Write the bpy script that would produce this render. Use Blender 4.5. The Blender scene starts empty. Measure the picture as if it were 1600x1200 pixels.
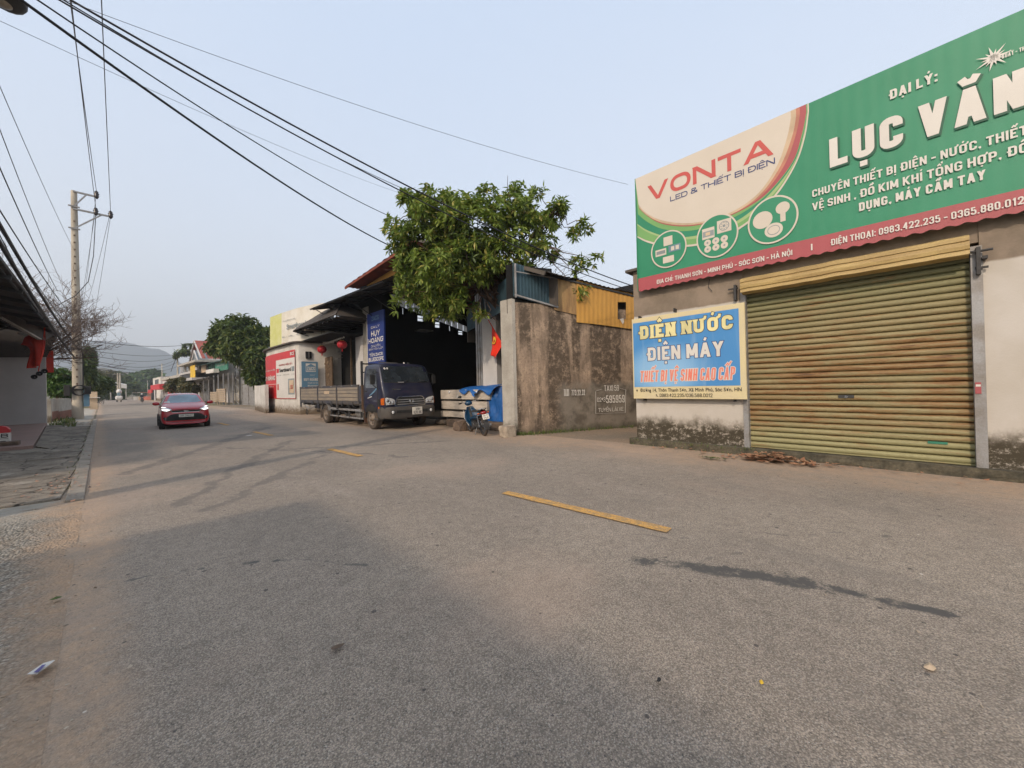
import bpy, bmesh, math, random
import numpy as np
from mathutils import Vector, Matrix, Euler
from mathutils.bvhtree import BVHTree
from mathutils import noise as mnoise
R = math.radians
SC = bpy.context.scene
COL = SC.collection
random.seed(7); np.random.seed(7)

# ------------------------------------------------------------------ camera
CAMP = Vector((0, 0, 1.45))
F = 600.0                                   # focal length in pixels of the 1600-wide photograph
cam_d = bpy.data.cameras.new('camera')
cam = bpy.data.objects.new('camera', cam_d); COL.objects.link(cam)
CR = Matrix.Rotation(R(-45), 3, 'Z') @ Matrix.Rotation(R(90.3), 3, 'X') @ Matrix.Rotation(R(-1.38), 3, 'Z')
cam.matrix_world = Matrix.Translation(CAMP) @ CR.to_4x4()
cam_d.sensor_width = 36; cam_d.lens = 36*F/1600; cam_d.clip_end = 6000; cam_d.clip_start = .05
SC.camera = cam

# ------------------------------------------------------------------ light
SUN_EL, SUN_AZ = 34, 250                     # azimuth of the sun, degrees clockwise from +Y
world = bpy.data.worlds.new('World'); SC.world = world; world.use_nodes = True
wn = world.node_tree; wn.nodes.clear()
wo = wn.nodes.new('ShaderNodeOutputWorld'); wb = wn.nodes.new('ShaderNodeBackground')
sk = wn.nodes.new('ShaderNodeTexSky'); sk.sky_type = 'NISHITA'; sk.sun_disc = False
sk.sun_elevation = R(SUN_EL); sk.sun_rotation = R(SUN_AZ); sk.air_density = 1.2; sk.dust_density = 5.5; sk.ozone_density = 1.5
hm = wn.nodes.new('ShaderNodeMix'); hm.data_type = 'RGBA'; hm.inputs[0].default_value = .66
hm.inputs[7].default_value = (4.2, 4.75, 5.6, 1)   # thin even overcast veil
wt = wn.nodes.new('ShaderNodeTexCoord'); wx = wn.nodes.new('ShaderNodeSeparateXYZ'); wn.links.new(wt.outputs['Generated'], wx.inputs[0])
wr = wn.nodes.new('ShaderNodeMapRange'); wr.inputs[1].default_value = 0; wr.inputs[2].default_value = .75; wn.links.new(wx.outputs[2], wr.inputs[0])
wnz = wn.nodes.new('ShaderNodeTexNoise'); wnz.inputs['Scale'].default_value = 1.6; wnz.inputs['Detail'].default_value = 4; wn.links.new(wt.outputs['Generated'], wnz.inputs['Vector'])
wa = wn.nodes.new('ShaderNodeMath'); wa.operation = 'MULTIPLY_ADD'; wn.links.new(wnz.outputs[0], wa.inputs[0]); wa.inputs[1].default_value = .35; wn.links.new(wr.outputs[0], wa.inputs[2])
wc = wn.nodes.new('ShaderNodeMapRange'); wn.links.new(wa.outputs[0], wc.inputs[0]); wc.inputs[1].default_value = .12; wc.inputs[2].default_value = 1.1
wm = wn.nodes.new('ShaderNodeMix'); wm.data_type = 'RGBA'; wn.links.new(wc.outputs[0], wm.inputs[0]); wm.inputs[6].default_value = (5.0, 4.95, 4.9, 1); wm.inputs[7].default_value = (3.75, 4.35, 5.25, 1); wn.links.new(wm.outputs[2], hm.inputs[7])
wn.links.new(sk.outputs[0], hm.inputs[6]); wn.links.new(hm.outputs[2], wb.inputs[0])
wb.inputs[1].default_value = .10
wn.links.new(wb.outputs[0], wo.inputs[0])
sun_d = bpy.data.lights.new('sun', 'SUN'); sun_d.energy = 1.25; sun_d.angle = R(2.2); sun_d.color = (1, .83, .66)
sun = bpy.data.objects.new('sun', sun_d); COL.objects.link(sun)
sv = Vector((math.sin(R(SUN_AZ))*math.cos(R(SUN_EL)), math.cos(R(SUN_AZ))*math.cos(R(SUN_EL)), math.sin(R(SUN_EL))))
sun.rotation_euler = sv.to_track_quat('Z', 'Y').to_euler(); sun.location = (-20, -10, 30)
SC.view_settings.view_transform = 'Standard'; SC.view_settings.look = 'None'
SC.view_settings.exposure = 1.2; SC.view_settings.gamma = 1; SC.view_settings.use_curve_mapping = False
SC.cycles.volume_bounces = 0; SC.cycles.max_bounces = 5
SC.cycles.transparent_max_bounces = 8

# ------------------------------------------------------------------ helpers
def ray(px, py): return CR @ Vector(((px-800)/F, (600-py)/F, -1))
def ground(px, py, z=0.):
    d = ray(px, py); return CAMP + d*((z-CAMP.z)/d.z)
def at_depth(px, py, depth): return CAMP + ray(px, py)*depth
def on_x(px, py, X):
    d = ray(px, py); return CAMP + d*(X/d.x)
def on_y(px, py, Y):
    d = ray(px, py); return CAMP + d*(Y/d.y)

class Frame:
    """local x to the viewer's right along the face, local y into it, z up"""
    def __init__(s, ox, oy, deg, oz=0): s.o = Vector((ox, oy, oz)); s.a = R(deg); s.m = Matrix.Translation(s.o) @ Matrix.Rotation(s.a, 4, 'Z'); s.i = s.m.inverted()
    def at(s, px, py, d=0.):
        o = s.i @ CAMP; r = s.i.to_3x3() @ ray(px, py); t = (d-o.y)/r.y; p = o + r*t
        return p.x, p.z
    def u(s, px, py=600, d=0.): return s.at(px, py, d)[0]
    def z(s, px, py, d=0.): return s.at(px, py, d)[1]
    def w(s, x, y, z): return s.m @ Vector((x, y, z))

USED = {}
def link(o, parent=None):
    COL.objects.link(o)
    if parent is not None: o.parent = parent
    return o
def tag(o, label=None, cat=None, group=None, kind=None):
    if label: o['label'] = label
    if cat: o['category'] = cat
    if group: o['group'] = group
    if kind: o['kind'] = kind
    return o
def thing(name, label, cat, fr=None, loc=(0, 0, 0), rz=0., group=None):
    o = bpy.data.objects.new(name, None); COL.objects.link(o); o.empty_display_size = .2
    if fr is not None: o.location = fr.o; o.rotation_euler = (0, 0, fr.a)
    else: o.location = loc; o.rotation_euler = (0, 0, rz)
    return tag(o, label, cat, group)

class MB:
    def __init__(s): s.v = []; s.f = []
    def add(s, vs, fs):
        n = len(s.v); s.v += [tuple(p) for p in vs]; s.f += [tuple(i+n for i in f) for f in fs]; return s
    def box(s, x0, x1, y0, y1, z0, z1):
        return s.add([(x0,y0,z0),(x1,y0,z0),(x1,y1,z0),(x0,y1,z0),(x0,y0,z1),(x1,y0,z1),(x1,y1,z1),(x0,y1,z1)],
                     [(0,3,2,1),(4,5,6,7),(0,1,5,4),(1,2,6,5),(2,3,7,6),(3,0,4,7)])
    def hexa(s, pts): return s.add(pts, [(0,3,2,1),(4,5,6,7),(0,1,5,4),(1,2,6,5),(2,3,7,6),(3,0,4,7)])
    def bar(s, a, b, w, h=None, up=(0,0,1)):
        a = Vector(a); b = Vector(b); h = h or w; d = (b-a).normalized(); up = Vector(up)
        if abs(d.dot(up)) > .98: up = Vector((1, 0, 0))
        x = d.cross(up).normalized()*w/2; y = x.cross(d).normalized()*h/2
        P = [p+q for p in (a, b) for q in (-x-y, x-y, x+y, -x+y)]
        return s.add(P, [(0,1,2,3),(7,6,5,4),(0,4,5,1),(1,5,6,2),(2,6,7,3),(3,7,4,0)])
    def tube(s, pts, r, n=6, cap=True):
        pts = [Vector(p) for p in pts]; rs = r if isinstance(r, (list, tuple)) else [r]*len(pts)
        V = []; prev = None
        for i, p in enumerate(pts):
            t = (pts[min(i+1, len(pts)-1)]-pts[max(i-1, 0)])
            t = t.normalized() if t.length > 1e-9 else Vector((0, 0, 1))
            if prev is None:
                u = t.cross(Vector((0, 0, 1)))
                if u.length < .1: u = t.cross(Vector((1, 0, 0)))
                u.normalize()
            else: u = (prev - t*prev.dot(t)).normalized()
            prev = u; w = t.cross(u)
            V += [p + (u*math.cos(k*2*math.pi/n)+w*math.sin(k*2*math.pi/n))*rs[i] for k in range(n)]
        Fs = [(i*n+k, i*n+(k+1) % n, (i+1)*n+(k+1) % n, (i+1)*n+k) for i in range(len(pts)-1) for k in range(n)]
        if cap: Fs += [tuple(range(n-1, -1, -1)), tuple((len(pts)-1)*n+k for k in range(n))]
        return s.add(V, Fs)
    def prism(s, poly, y0, y1, axis='y'):
        n = len(poly)
        def P(a, b, c): return (a, c, b) if axis == 'y' else ((c, a, b) if axis == 'x' else (a, b, c))
        V = [P(a, b, y0) for a, b in poly]+[P(a, b, y1) for a, b in poly]
        return s.add(V, [tuple(range(n)), tuple(range(2*n-1, n-1, -1))]+[(i, i+n, (i+1) % n+n, (i+1) % n) for i in range(n)])
    def poly(s, pts): return s.add(pts, [tuple(range(len(pts)))])
    def grid(s, fn, nu, nv):
        V = [fn(i/nu, j/nv) for j in range(nv+1) for i in range(nu+1)]
        return s.add(V, [(j*(nu+1)+i, j*(nu+1)+i+1, (j+1)*(nu+1)+i+1, (j+1)*(nu+1)+i) for j in range(nv) for i in range(nu)])
    def lathe(s, prof, c=(0,0,0), axis='z', n=20, a0=0, a1=360):
        full = abs(a1-a0-360) < .1; m = n if full else n+1; V = []
        for k in range(m):
            a = R(a0+(a1-a0)*k/n); ca, sa = math.cos(a), math.sin(a)
            for (r, h) in prof:
                if axis == 'z': q = (r*ca, r*sa, h)
                elif axis == 'x': q = (h, r*ca, r*sa)
                else: q = (r*ca, h, r*sa)
                V.append((q[0]+c[0], q[1]+c[1], q[2]+c[2]))
        L = len(prof); Fs = []
        for k in range(n):
            k2 = (k+1) % m
            for i in range(L-1): Fs.append((k*L+i, k2*L+i, k2*L+i+1, k*L+i+1))
        return s.add(V, Fs)
    def sphere(s, c, r, n=10, m=6):
        rx, ry, rz = r if isinstance(r, (tuple, list)) else (r, r, r)
        V = []; Fs = []
        for j in range(m+1):
            t = math.pi*j/m
            for i in range(n):
                a = 2*math.pi*i/n; V.append((c[0]+rx*math.sin(t)*math.cos(a), c[1]+ry*math.sin(t)*math.sin(a), c[2]+rz*math.cos(t)))
        for j in range(m):
            for i in range(n): Fs.append((j*n+i, (j+1)*n+i, (j+1)*n+(i+1) % n, j*n+(i+1) % n))
        return s.add(V, Fs)
    def xf(s, M):
        s.v = [tuple(M @ Vector(p)) for p in s.v]; return s
    def jitter(s, a, sc=1.):
        out = []
        for p in s.v:
            q = mnoise.noise_vector(Vector(p)*sc); out.append((p[0]+q.x*a, p[1]+q.y*a, p[2]+q.z*a))
        s.v = out; return s
    def mesh(s, name, m=None, smooth=False):
        me = bpy.data.meshes.new(name); me.from_pydata([tuple(p) for p in s.v], [], s.f)
        bm = bmesh.new(); bm.from_mesh(me); bmesh.ops.remove_doubles(bm, verts=bm.verts, dist=1e-6)
        bmesh.ops.recalc_face_normals(bm, faces=bm.faces); bm.to_mesh(me); bm.free()
        if m: me.materials.append(m)
        if smooth: me.shade_smooth()
        return me
    def build(s, name, m=None, parent=None, smooth=False, bevel=0, subsurf=0, auto=0, rough=0):
        o = bpy.data.objects.new(name, s.mesh(name, m, smooth)); link(o, parent)
        if bevel:
            b = o.modifiers.new('bevel', 'BEVEL'); b.width = bevel; b.segments = 2; b.limit_method = 'ANGLE'; b.angle_limit = R(35)
        if subsurf:
            b = o.modifiers.new('sub', 'SUBSURF'); b.levels = subsurf; b.render_levels = subsurf
        if auto: o.data.set_sharp_from_angle(angle=R(auto))
        return o

def box(name, m, parent, *b, bevel=0): return MB().box(*b).build(name, m, parent, bevel=bevel)
def copy_tree(o, parent=None):
    c = o.copy(); COL.objects.link(c)
    if parent is not None: c.parent = parent
    for ch in list(o.children): copy_tree(ch, c)
    return c

# ------------------------------------------------------------------ materials
class NT:
    def __init__(s, name):
        s.m = bpy.data.materials.new(name); s.m.use_nodes = True; s.t = s.m.node_tree
        s.b = s.t.nodes['Principled BSDF']; s.geo = s.t.nodes.new('ShaderNodeNewGeometry'); s.tc = s.t.nodes.new('ShaderNodeTexCoord')
        s.pos = s.geo.outputs['Position']; s.obj = s.tc.outputs['Object']
    def put(s, sock, v):
        if isinstance(v, bpy.types.NodeSocket): s.t.links.new(v, sock)
        else:
            if isinstance(v, (tuple, list)) and len(v) == 3 and sock.type == 'RGBA': v = (*v, 1)
            sock.default_value = v
    def math(s, op, a, b=0., c=0., clamp=False):
        n = s.t.nodes.new('ShaderNodeMath'); n.operation = op; n.use_clamp = clamp
        for i, v in enumerate((a, b, c)): s.put(n.inputs[i], v)
        return n.outputs[0]
    def vmath(s, op, a, b=(0,0,0), sc=None):
        n = s.t.nodes.new('ShaderNodeVectorMath'); n.operation = op; s.put(n.inputs[0], a); s.put(n.inputs[1], b)
        if sc is not None: s.put(n.inputs[3], sc)
        return n.outputs['Value'] if op in ('DOT_PRODUCT', 'LENGTH', 'DISTANCE') else n.outputs[0]
    def scaled(s, v, sc): return s.vmath('MULTIPLY', v, tuple(sc) if isinstance(sc, (tuple, list)) else (sc, sc, sc))
    def noise(s, v, scale=1., detail=4., rough=.55, dist=0.):
        n = s.t.nodes.new('ShaderNodeTexNoise'); s.put(n.inputs['Vector'], v); n.inputs['Scale'].default_value = scale
        n.inputs['Detail'].default_value = detail; n.inputs['Roughness'].default_value = rough; n.inputs['Distortion'].default_value = dist
        return n.outputs[0]
    def voro(s, v, scale, feature='F1', out='Distance'):
        n = s.t.nodes.new('ShaderNodeTexVoronoi'); n.feature = feature; s.put(n.inputs['Vector'], v); n.inputs['Scale'].default_value = scale
        return n.outputs[out]
    def step(s, v, a, b):
        n = s.t.nodes.new('ShaderNodeMapRange'); n.interpolation_type = 'SMOOTHSTEP'; s.put(n.inputs[0], v)
        n.inputs[1].default_value = a; n.inputs[2].default_value = b; return n.outputs[0]
    def lin(s, v, a, b, c=0., d=1.):
        n = s.t.nodes.new('ShaderNodeMapRange'); s.put(n.inputs[0], v)
        for i, q in zip((1,2,3,4), (a,b,c,d)): n.inputs[i].default_value = q
        return n.outputs[0]
    def mix(s, f, a, b, mode='MIX'):
        n = s.t.nodes.new('ShaderNodeMix'); n.data_type = 'RGBA'; n.blend_type = mode; s.put(n.inputs[0], f); s.put(n.inputs[6], a); s.put(n.inputs[7], b)
        return n.outputs[2]
    def xyz(s, v):
        n = s.t.nodes.new('ShaderNodeSeparateXYZ'); s.put(n.inputs[0], v); return n.outputs
    def sep(s, c): return s.xyz(c)
    def bump(s, h, strength=.3, dist=.01, normal=None):
        n = s.t.nodes.new('ShaderNodeBump'); s.put(n.inputs['Height'], h); n.inputs['Strength'].default_value = strength; n.inputs['Distance'].default_value = dist
        if normal is not None: s.put(n.inputs['Normal'], normal)
        return n.outputs[0]
    def done(s, color, rough=.8, normal=None, metal=0., spec=.5, coat=0., trans=0.):
        s.put(s.b.inputs['Base Color'], color); s.put(s.b.inputs['Roughness'], rough); s.b.inputs['Metallic'].default_value = metal
        s.b.inputs['Specular IOR Level'].default_value = spec
        if coat: s.b.inputs['Coat Weight'].default_value = coat; s.b.inputs['Coat Roughness'].default_value = .06
        if normal is not None: s.put(s.b.inputs['Normal'], normal)
        return s.m

def mat(name, c1, c2=None, scale=2., stretch=(1,1,1), rough=.75, bump=0., bscale=40., metal=0., spec=.4, coat=0., dirt=None, space='pos', sharp=(.35,.68), grain=.12):
    n = NT(name); P = n.pos if space == 'pos' else n.obj
    c = c1
    if c2 is None: c2 = tuple(x*.75 for x in c1)
    f = n.step(n.noise(n.scaled(P, stretch), scale, 5, .6), *sharp)
    c = n.mix(f, c1, c2)
    if grain:
        g = n.lin(n.noise(P, bscale*1.3, 3, .6), .3, .7, 1-grain, 1+grain); c = n.vmath('MULTIPLY', c, n.mix(1., (1,1,1), g))
    if dirt:
        dc, z0, z1 = dirt
        z = n.xyz(n.pos)[2]; h = n.math('ADD', z, n.math('MULTIPLY', n.math('SUBTRACT', n.noise(P, 5, 5, .65), .5), (z1-z0)*1.6))
        c = n.mix(n.math('SUBTRACT', 1., n.step(h, z0, z1)), c, dc)
    nm = n.bump(n.noise(P, bscale, 4, .6), bump, .01) if bump else None
    return n.done(c, rough, nm, metal, spec, coat)

MT = {}
def m_asphalt():
    n = NT('asphalt'); P = n.pos; x, y, z = n.xyz(P)
    lat = n.math('ADD', x, n.math('MULTIPLY', y, .034))              # across the road
    w1 = n.noise(P, .35, 4, .6, .5); w2 = n.noise(n.scaled(P, (1.0, .22, 1)), 1.1, 5, .6); w3 = n.noise(P, 9, 4, .6)
    cell = n.voro(P, 140., 'F1', 'Color'); cr = n.sep(cell)
    d = n.voro(P, 140., 'F1', 'Distance'); cell2 = n.sep(n.voro(P, 210., 'F1', 'Color'))[0]
    base = n.mix(n.step(w1, .38, .62), (.275, .230, .186), (.325, .272, .218))
    base = n.mix(n.step(w2, .5, .72), base, (.33, .275, .225))
    # aggregate: pale and dark stones with dark binder between
    st = n.mix(n.step(cr[0], .05, .95), (.55, .54, .53), (1.5, 1.48, 1.44))
    base = n.mix(.62, base, n.mix(1., base, st, 'MULTIPLY'))
    base = n.mix(n.math('MULTIPLY', n.step(d, .40, .62), .42), base, (.085, .076, .068))
    base = n.mix(n.math('MULTIPLY', n.step(cell2, .93, .97), .5), base, (.46, .43, .38))
    base = n.mix(n.math('MULTIPLY', n.step(cell2, .07, .03), .6), base, (.03, .03, .033))
    fine = n.lin(w3, .3, .7, .88, 1.12); base = n.mix(1., base, fine, 'MULTIPLY')
    # sandy dust: heavier at both edges, light streaks along the wheel lines
    dn = n.math('MULTIPLY', n.math('SUBTRACT', n.noise(P, .8, 6, .65), .5), 2.4)
    right = n.step(n.math('ADD', lat, dn), 6.3, 8.1)
    left = n.step(n.math('ADD', lat, n.math('MULTIPLY', dn, .22)), .22, -.12)
    dust = n.math('MAXIMUM', right, left)
    sand = n.mix(n.step(n.noise(P, 3.5, 6, .7), .35, .7), (.43, .30, .20), (.33, .255, .19))
    spk = n.lin(cr[1], 0, 1, .8, 1.12); sand = n.mix(1., sand, spk, 'MULTIPLY')
    base = n.mix(n.math('MULTIPLY', dust, n.lin(n.noise(P, 22, 3, .6), .35, .6, .45, .95)), base, sand)
    patch = n.step(n.noise(n.vmath('ADD', P, (13., 4., 0)), .28, 5, .6), .52, .66)
    base = n.mix(n.math('MULTIPLY', patch, .35), base, (.42, .31, .235))
    fd = n.voro(P, 7., 'F1', 'Distance'); fc = n.sep(n.voro(P, 7., 'F1', 'Color')); rad = n.lin(fc[1], 0, 1, .03, .13)
    base = n.mix(n.math('MULTIPLY', n.math('MULTIPLY', n.math('LESS_THAN', fd, rad), n.math('GREATER_THAN', fc[0], .55)), .75), base, (.05, .046, .045))
    fd2 = n.voro(n.vmath('ADD', P, (3.1, 7.7, 0)), 5., 'F1', 'Distance'); fc2 = n.sep(n.voro(n.vmath('ADD', P, (3.1, 7.7, 0)), 5., 'F1', 'Color'))
    base = n.mix(n.math('MULTIPLY', n.math('MULTIPLY', n.math('LESS_THAN', fd2, n.lin(fc2[1], 0, 1, .01, .05)), n.math('GREATER_THAN', fc2[0], .6)), .8), base, (.60, .55, .48))
    wear = n.step(n.noise(n.scaled(P, (1.6, .35, 1)), .9, 7, .7, .6), .52, .70); base = n.mix(n.math('MULTIPLY', wear, .28), base, (.15, .135, .12))
    # dark oily dribble, tyre marks at right, soft dark streaks at left
    def seg(a, b, w, k, c, wob=.12):
        nonlocal base
        a = Vector((a[0], a[1], 0)); b = Vector((b[0], b[1], 0)); L = (b-a).length; t = (b-a)/L
        wp = n.vmath('ADD', P, n.vmath('SCALE', n.vmath('SUBTRACT', n.nc(P, 1.7), (.5, .5, .5)), sc=wob*2))
        r = n.vmath('SUBTRACT', wp, tuple(a)); al = n.vmath('DOT_PRODUCT', r, tuple(t)); al = n.math('MINIMUM', n.math('MAXIMUM', al, 0.), L)
        dd = n.vmath('LENGTH', n.vmath('SUBTRACT', r, n.vmath('SCALE', tuple(t), sc=al)))
        dd = n.math('ADD', dd, n.math('MULTIPLY', n.math('SUBTRACT', n.noise(P, 13, 8, .8), .5), w*2.6)); f = n.math('MULTIPLY', n.step(dd, w, w*.55), n.math('MULTIPLY', n.step(n.noise(P, 6, 6, .75), .3, .5), k)); base = n.mix(f, base, c)
    g = lambda a, b: ground(a, b)
    seg(g(1010, 880), g(1260, 915), .11, 1.0, (.085, .08, .074), .12)
    seg(g(1240, 912), g(1480, 965), .055, 1.0, (.085, .08, .074), .10)
    seg(g(1225, 900), g(1300, 932), .045, 1.0, (.085, .08, .074), .08)
    seg(g(1030, 885), g(1190, 862), .03, .4, (.09, .085, .08), .15)
    seg(g(170, 912), g(420, 880), .035, .9, (.09, .085, .08), .25); seg(g(420, 880), g(620, 880), .03, .8, (.09, .085, .08), .2)
    for a, b, w in (((280, 790), (450, 690), .16), ((330, 800), (520, 705), .14), ((200, 740), (420, 668), .2), ((350, 700), (640, 715), .10), ((420, 705), (700, 690), .12), ((1180, 830), (1600, 850), .03), ((1000, 842), (1500, 838), .025)):
        seg(g(*a), g(*b), w, .62, (.125, .112, .10), .35)
    hgt = n.math('ADD', n.math('MULTIPLY', n.math('SUBTRACT', .6, d), 1.2), n.math('MULTIPLY', cr[0], .6))
    nm = n.bump(hgt, .55, .004)
    return n.done(base, .88, nm, spec=.3)
def _nc(s, v, scale):
    n = s.t.nodes.new('ShaderNodeTexNoise'); s.put(n.inputs['Vector'], v); n.inputs['Scale'].default_value = scale; n.inputs['Detail'].default_value = 3
    return n.outputs['Color']
NT.nc = _nc

def m_ground():
    n = NT('dry_earth'); P = n.pos
    c = n.mix(n.step(n.noise(P, .5, 6, .65), .35, .65), (.27, .20, .14), (.20, .165, .125))
    c = n.mix(n.step(n.noise(P, .09, 4, .6), .5, .62), c, (.12, .125, .06))
    cr = n.sep(n.voro(P, 70., 'F1', 'Color'))[0]; c = n.mix(1., c, n.lin(cr, 0, 1, .7, 1.25), 'MULTIPLY')
    return n.done(c, .95, n.bump(n.noise(P, 12, 8, .7), .6, .03), spec=.2)
def m_pebbly():
    n = NT('worn_concrete_paving'); P = n.pos; x, y, z = n.xyz(P)
    c = n.mix(n.step(n.noise(P, 1.2, 6, .65), .35, .65), (.42, .39, .335), (.31, .28, .23))
    cr = n.sep(n.voro(n.scaled(P, (1, 1, 1)), 48., 'F1', 'Color')); d = n.voro(P, 48., 'F1', 'Distance')
    near = n.step(y, 8.2, 6.6)
    st = n.mix(1., c, n.lin(cr[0], 0, 1, .5, 1.35), 'MULTIPLY'); st = n.mix(n.math('MULTIPLY', n.step(d, .38, .62), .8), st, (.09, .08, .065))
    c = n.mix(near, c, st)
    c = n.mix(n.math('MULTIPLY', n.step(n.noise(P, .8, 6, .7, .4), .52, .66), .65), c, (.30, .22, .15))
    c = n.mix(n.math('MULTIPLY', n.step(n.noise(n.vmath('ADD', P, (4, 4, 4)), 2.2, 6, .7), .58, .72), .55), c, (.10, .09, .07))
    lat = n.math('ADD', n.math('ADD', x, n.math('MULTIPLY', y, .034)), n.math('MULTIPLY', n.math('SUBTRACT', n.noise(P, .9, 6, .7), .5), 1.1))
    sd = n.math('MULTIPLY', n.step(lat, -.62, -.30), n.lin(n.noise(P, 22, 3, .6), .35, .6, .55, .97)); sand = n.mix(n.step(n.noise(P, 3.5, 6, .7), .35, .7), (.43, .30, .20), (.33, .255, .19)); sand = n.mix(1., sand, n.lin(n.noise(P, 60, 4, .7), .3, .7, .82, 1.12), 'MULTIPLY')
    lr = n.math('ADD', x, n.math('MULTIPLY', y, .034)); sd = n.math('MAXIMUM', sd, n.step(lr, -.46, -.24))
    c = n.mix(sd, c, sand)
    nm = n.bump(n.math('ADD', n.noise(P, 14, 6, .7), n.math('MULTIPLY', n.math('MULTIPLY', d, near), -1.)), .9, .02)
    return n.done(c, .9, nm, spec=.25)
def m_slab():
    n = NT('cracked_paving'); P = n.pos
    c = n.mix(n.step(n.noise(P, .9, 7, .7), .35, .62), (.29, .25, .20), (.17, .145, .115)); c = n.mix(n.math('MULTIPLY', n.step(n.noise(P, 3, 8, .75, .4), .50, .62), .6), c, (.10, .085, .068))
    w = n.vmath('ADD', P, n.vmath('SCALE', n.vmath('SUBTRACT', n.nc(P, 3.), (.5, .5, .5)), sc=.35)); e = n.voro(w, 1.1, 'DISTANCE_TO_EDGE', 'Distance')
    c = n.mix(n.math('MULTIPLY', n.step(e, .022, .006), .85), c, (.05, .042, .035)); c = n.mix(n.math('MULTIPLY', n.step(n.noise(n.vmath('ADD', P, (9, 2, 0)), 1.4, 6, .7), .56, .64), .5), c, (.42, .38, .32))
    c = n.mix(1., c, n.lin(n.noise(P, 45, 4, .7), .3, .7, .75, 1.2), 'MULTIPLY')
    return n.done(c, .93, n.bump(n.math('ADD', n.noise(P, 12, 7, .75), n.math('MULTIPLY', n.step(e, .0, .02), .5)), .8, .02), spec=.2)
def m_shopwall():
    n = NT('white_plaster_weathered'); P = n.pos; x, y, z = n.xyz(P)
    c = n.mix(n.step(n.noise(P, 1.3, 5, .6), .3, .7), (.51, .475, .43), (.45, .41, .355))
    c = n.mix(n.math('MULTIPLY', n.step(n.noise(n.scaled(P, (3, 3, .5)), 2, 5, .65), .55, .8), .3), c, (.45, .38, .29))
    # unpainted cement band on top
    cem = n.mix(n.step(n.noise(P, 2, 6, .65), .3, .7), (.27, .215, .165), (.18, .145, .11))
    c = n.mix(n.step(n.math('ADD', z, n.math('MULTIPLY', n.noise(P, 5, 3, .5), .04)), 3.02, 3.06), c, cem)
    # black mould above the footing
    hz = n.math('SUBTRACT', n.math('ADD', z, n.math('MULTIPLY', n.math('SUBTRACT', n.noise(n.scaled(P, (1, 1, .7)), 3.2, 6, .7), .5), .55)), 0)
    flake = n.lin(n.step(n.noise(n.scaled(P, (1, 1, 1.3)), 6.5, 9, .82), .36, .50), 0, 1, .08, 1.)
    c = n.mix(n.math('MULTIPLY', n.step(hz, .78, .40), .30), c, (.38, .30, .20))
    c = n.mix(n.math('MULTIPLY', n.step(hz, .74, .42), flake), c, (.060, .050, .034))
    return n.done(c, .9, n.bump(n.noise(P, 30, 6, .7), .35, .01), spec=.2)
def m_dirtywall():
    n = NT('mould_streaked_wall'); P = n.obj; x, y, z = n.xyz(P)
    st = n.noise(n.scaled(P, (1.7, 1.7, .40)), 1.9, 9, .74, .5); st2 = n.noise(n.scaled(P, (4, 4, .35)), 2.6, 5, .65); blot = n.noise(P, 2.4, 8, .72); fin = n.noise(P, 16, 6, .75)
    c = n.mix(n.step(blot, .3, .62), (.42, .315, .225), (.26, .195, .145))
    c = n.mix(n.math('MULTIPLY', n.step(st2, .48, .64), .35), c, (.16, .115, .08))
    big = n.step(n.noise(n.vmath('ADD', n.scaled(P, (1.25, 1.25, .13)), (3.3, 0, 0)), 1.7, 3, .5, .25), .41, .53); rag = n.step(n.noise(P, 4.5, 10, .82), .38, .54)
    c = n.mix(n.math('MULTIPLY', n.math('MULTIPLY', big, rag), .93), c, (.070, .054, .040))
    c = n.mix(n.math('MULTIPLY', n.step(st, .50, .58), .5), c, (.10, .078, .058))
    c = n.mix(n.math('MULTIPLY', n.step(fin, .50, .66), .55), c, (.06, .05, .04))
    # grey cement wash with the phone numbers, lower right
    hz = n.math('ADD', z, n.math('MULTIPLY', n.math('SUBTRACT', n.noise(P, 2, 5, .6), .5), .7))
    hx = n.math('ADD', x, n.math('MULTIPLY', n.math('SUBTRACT', n.noise(P, 3, 5, .6), .5), .6))
    g = n.math('MULTIPLY', n.step(hz, 1.62, 1.30), n.step(hx, 1.25, 1.7))
    grey = n.mix(n.step(n.noise(P, 1.5, 6, .65), .42, .64), (.20, .175, .145), (.085, .075, .06))
    c = n.mix(n.math('MULTIPLY', g, .9), c, grey)
    # bare sandy render low on the left, pale edge by the pillar
    c = n.mix(n.math('MULTIPLY', n.math('MULTIPLY', n.step(x, .10, .05), n.step(fin, .62, .45)), .9), c, (.46, .35, .25))
    c = n.mix(n.math('MULTIPLY', n.step(n.math('ADD', z, n.math('MULTIPLY', blot, .5)), .5, .22), .75), c, (.055, .052, .032))
    c = n.mix(n.step(n.noise(P, 3.1, 8, .8), .70, .73), c, (.5, .47, .42))
    return n.done(c, .93, n.bump(n.math('ADD', fin, n.math('MULTIPLY', n.noise(P, 50, 4, .6), .5)), .5, .02), spec=.15)
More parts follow.
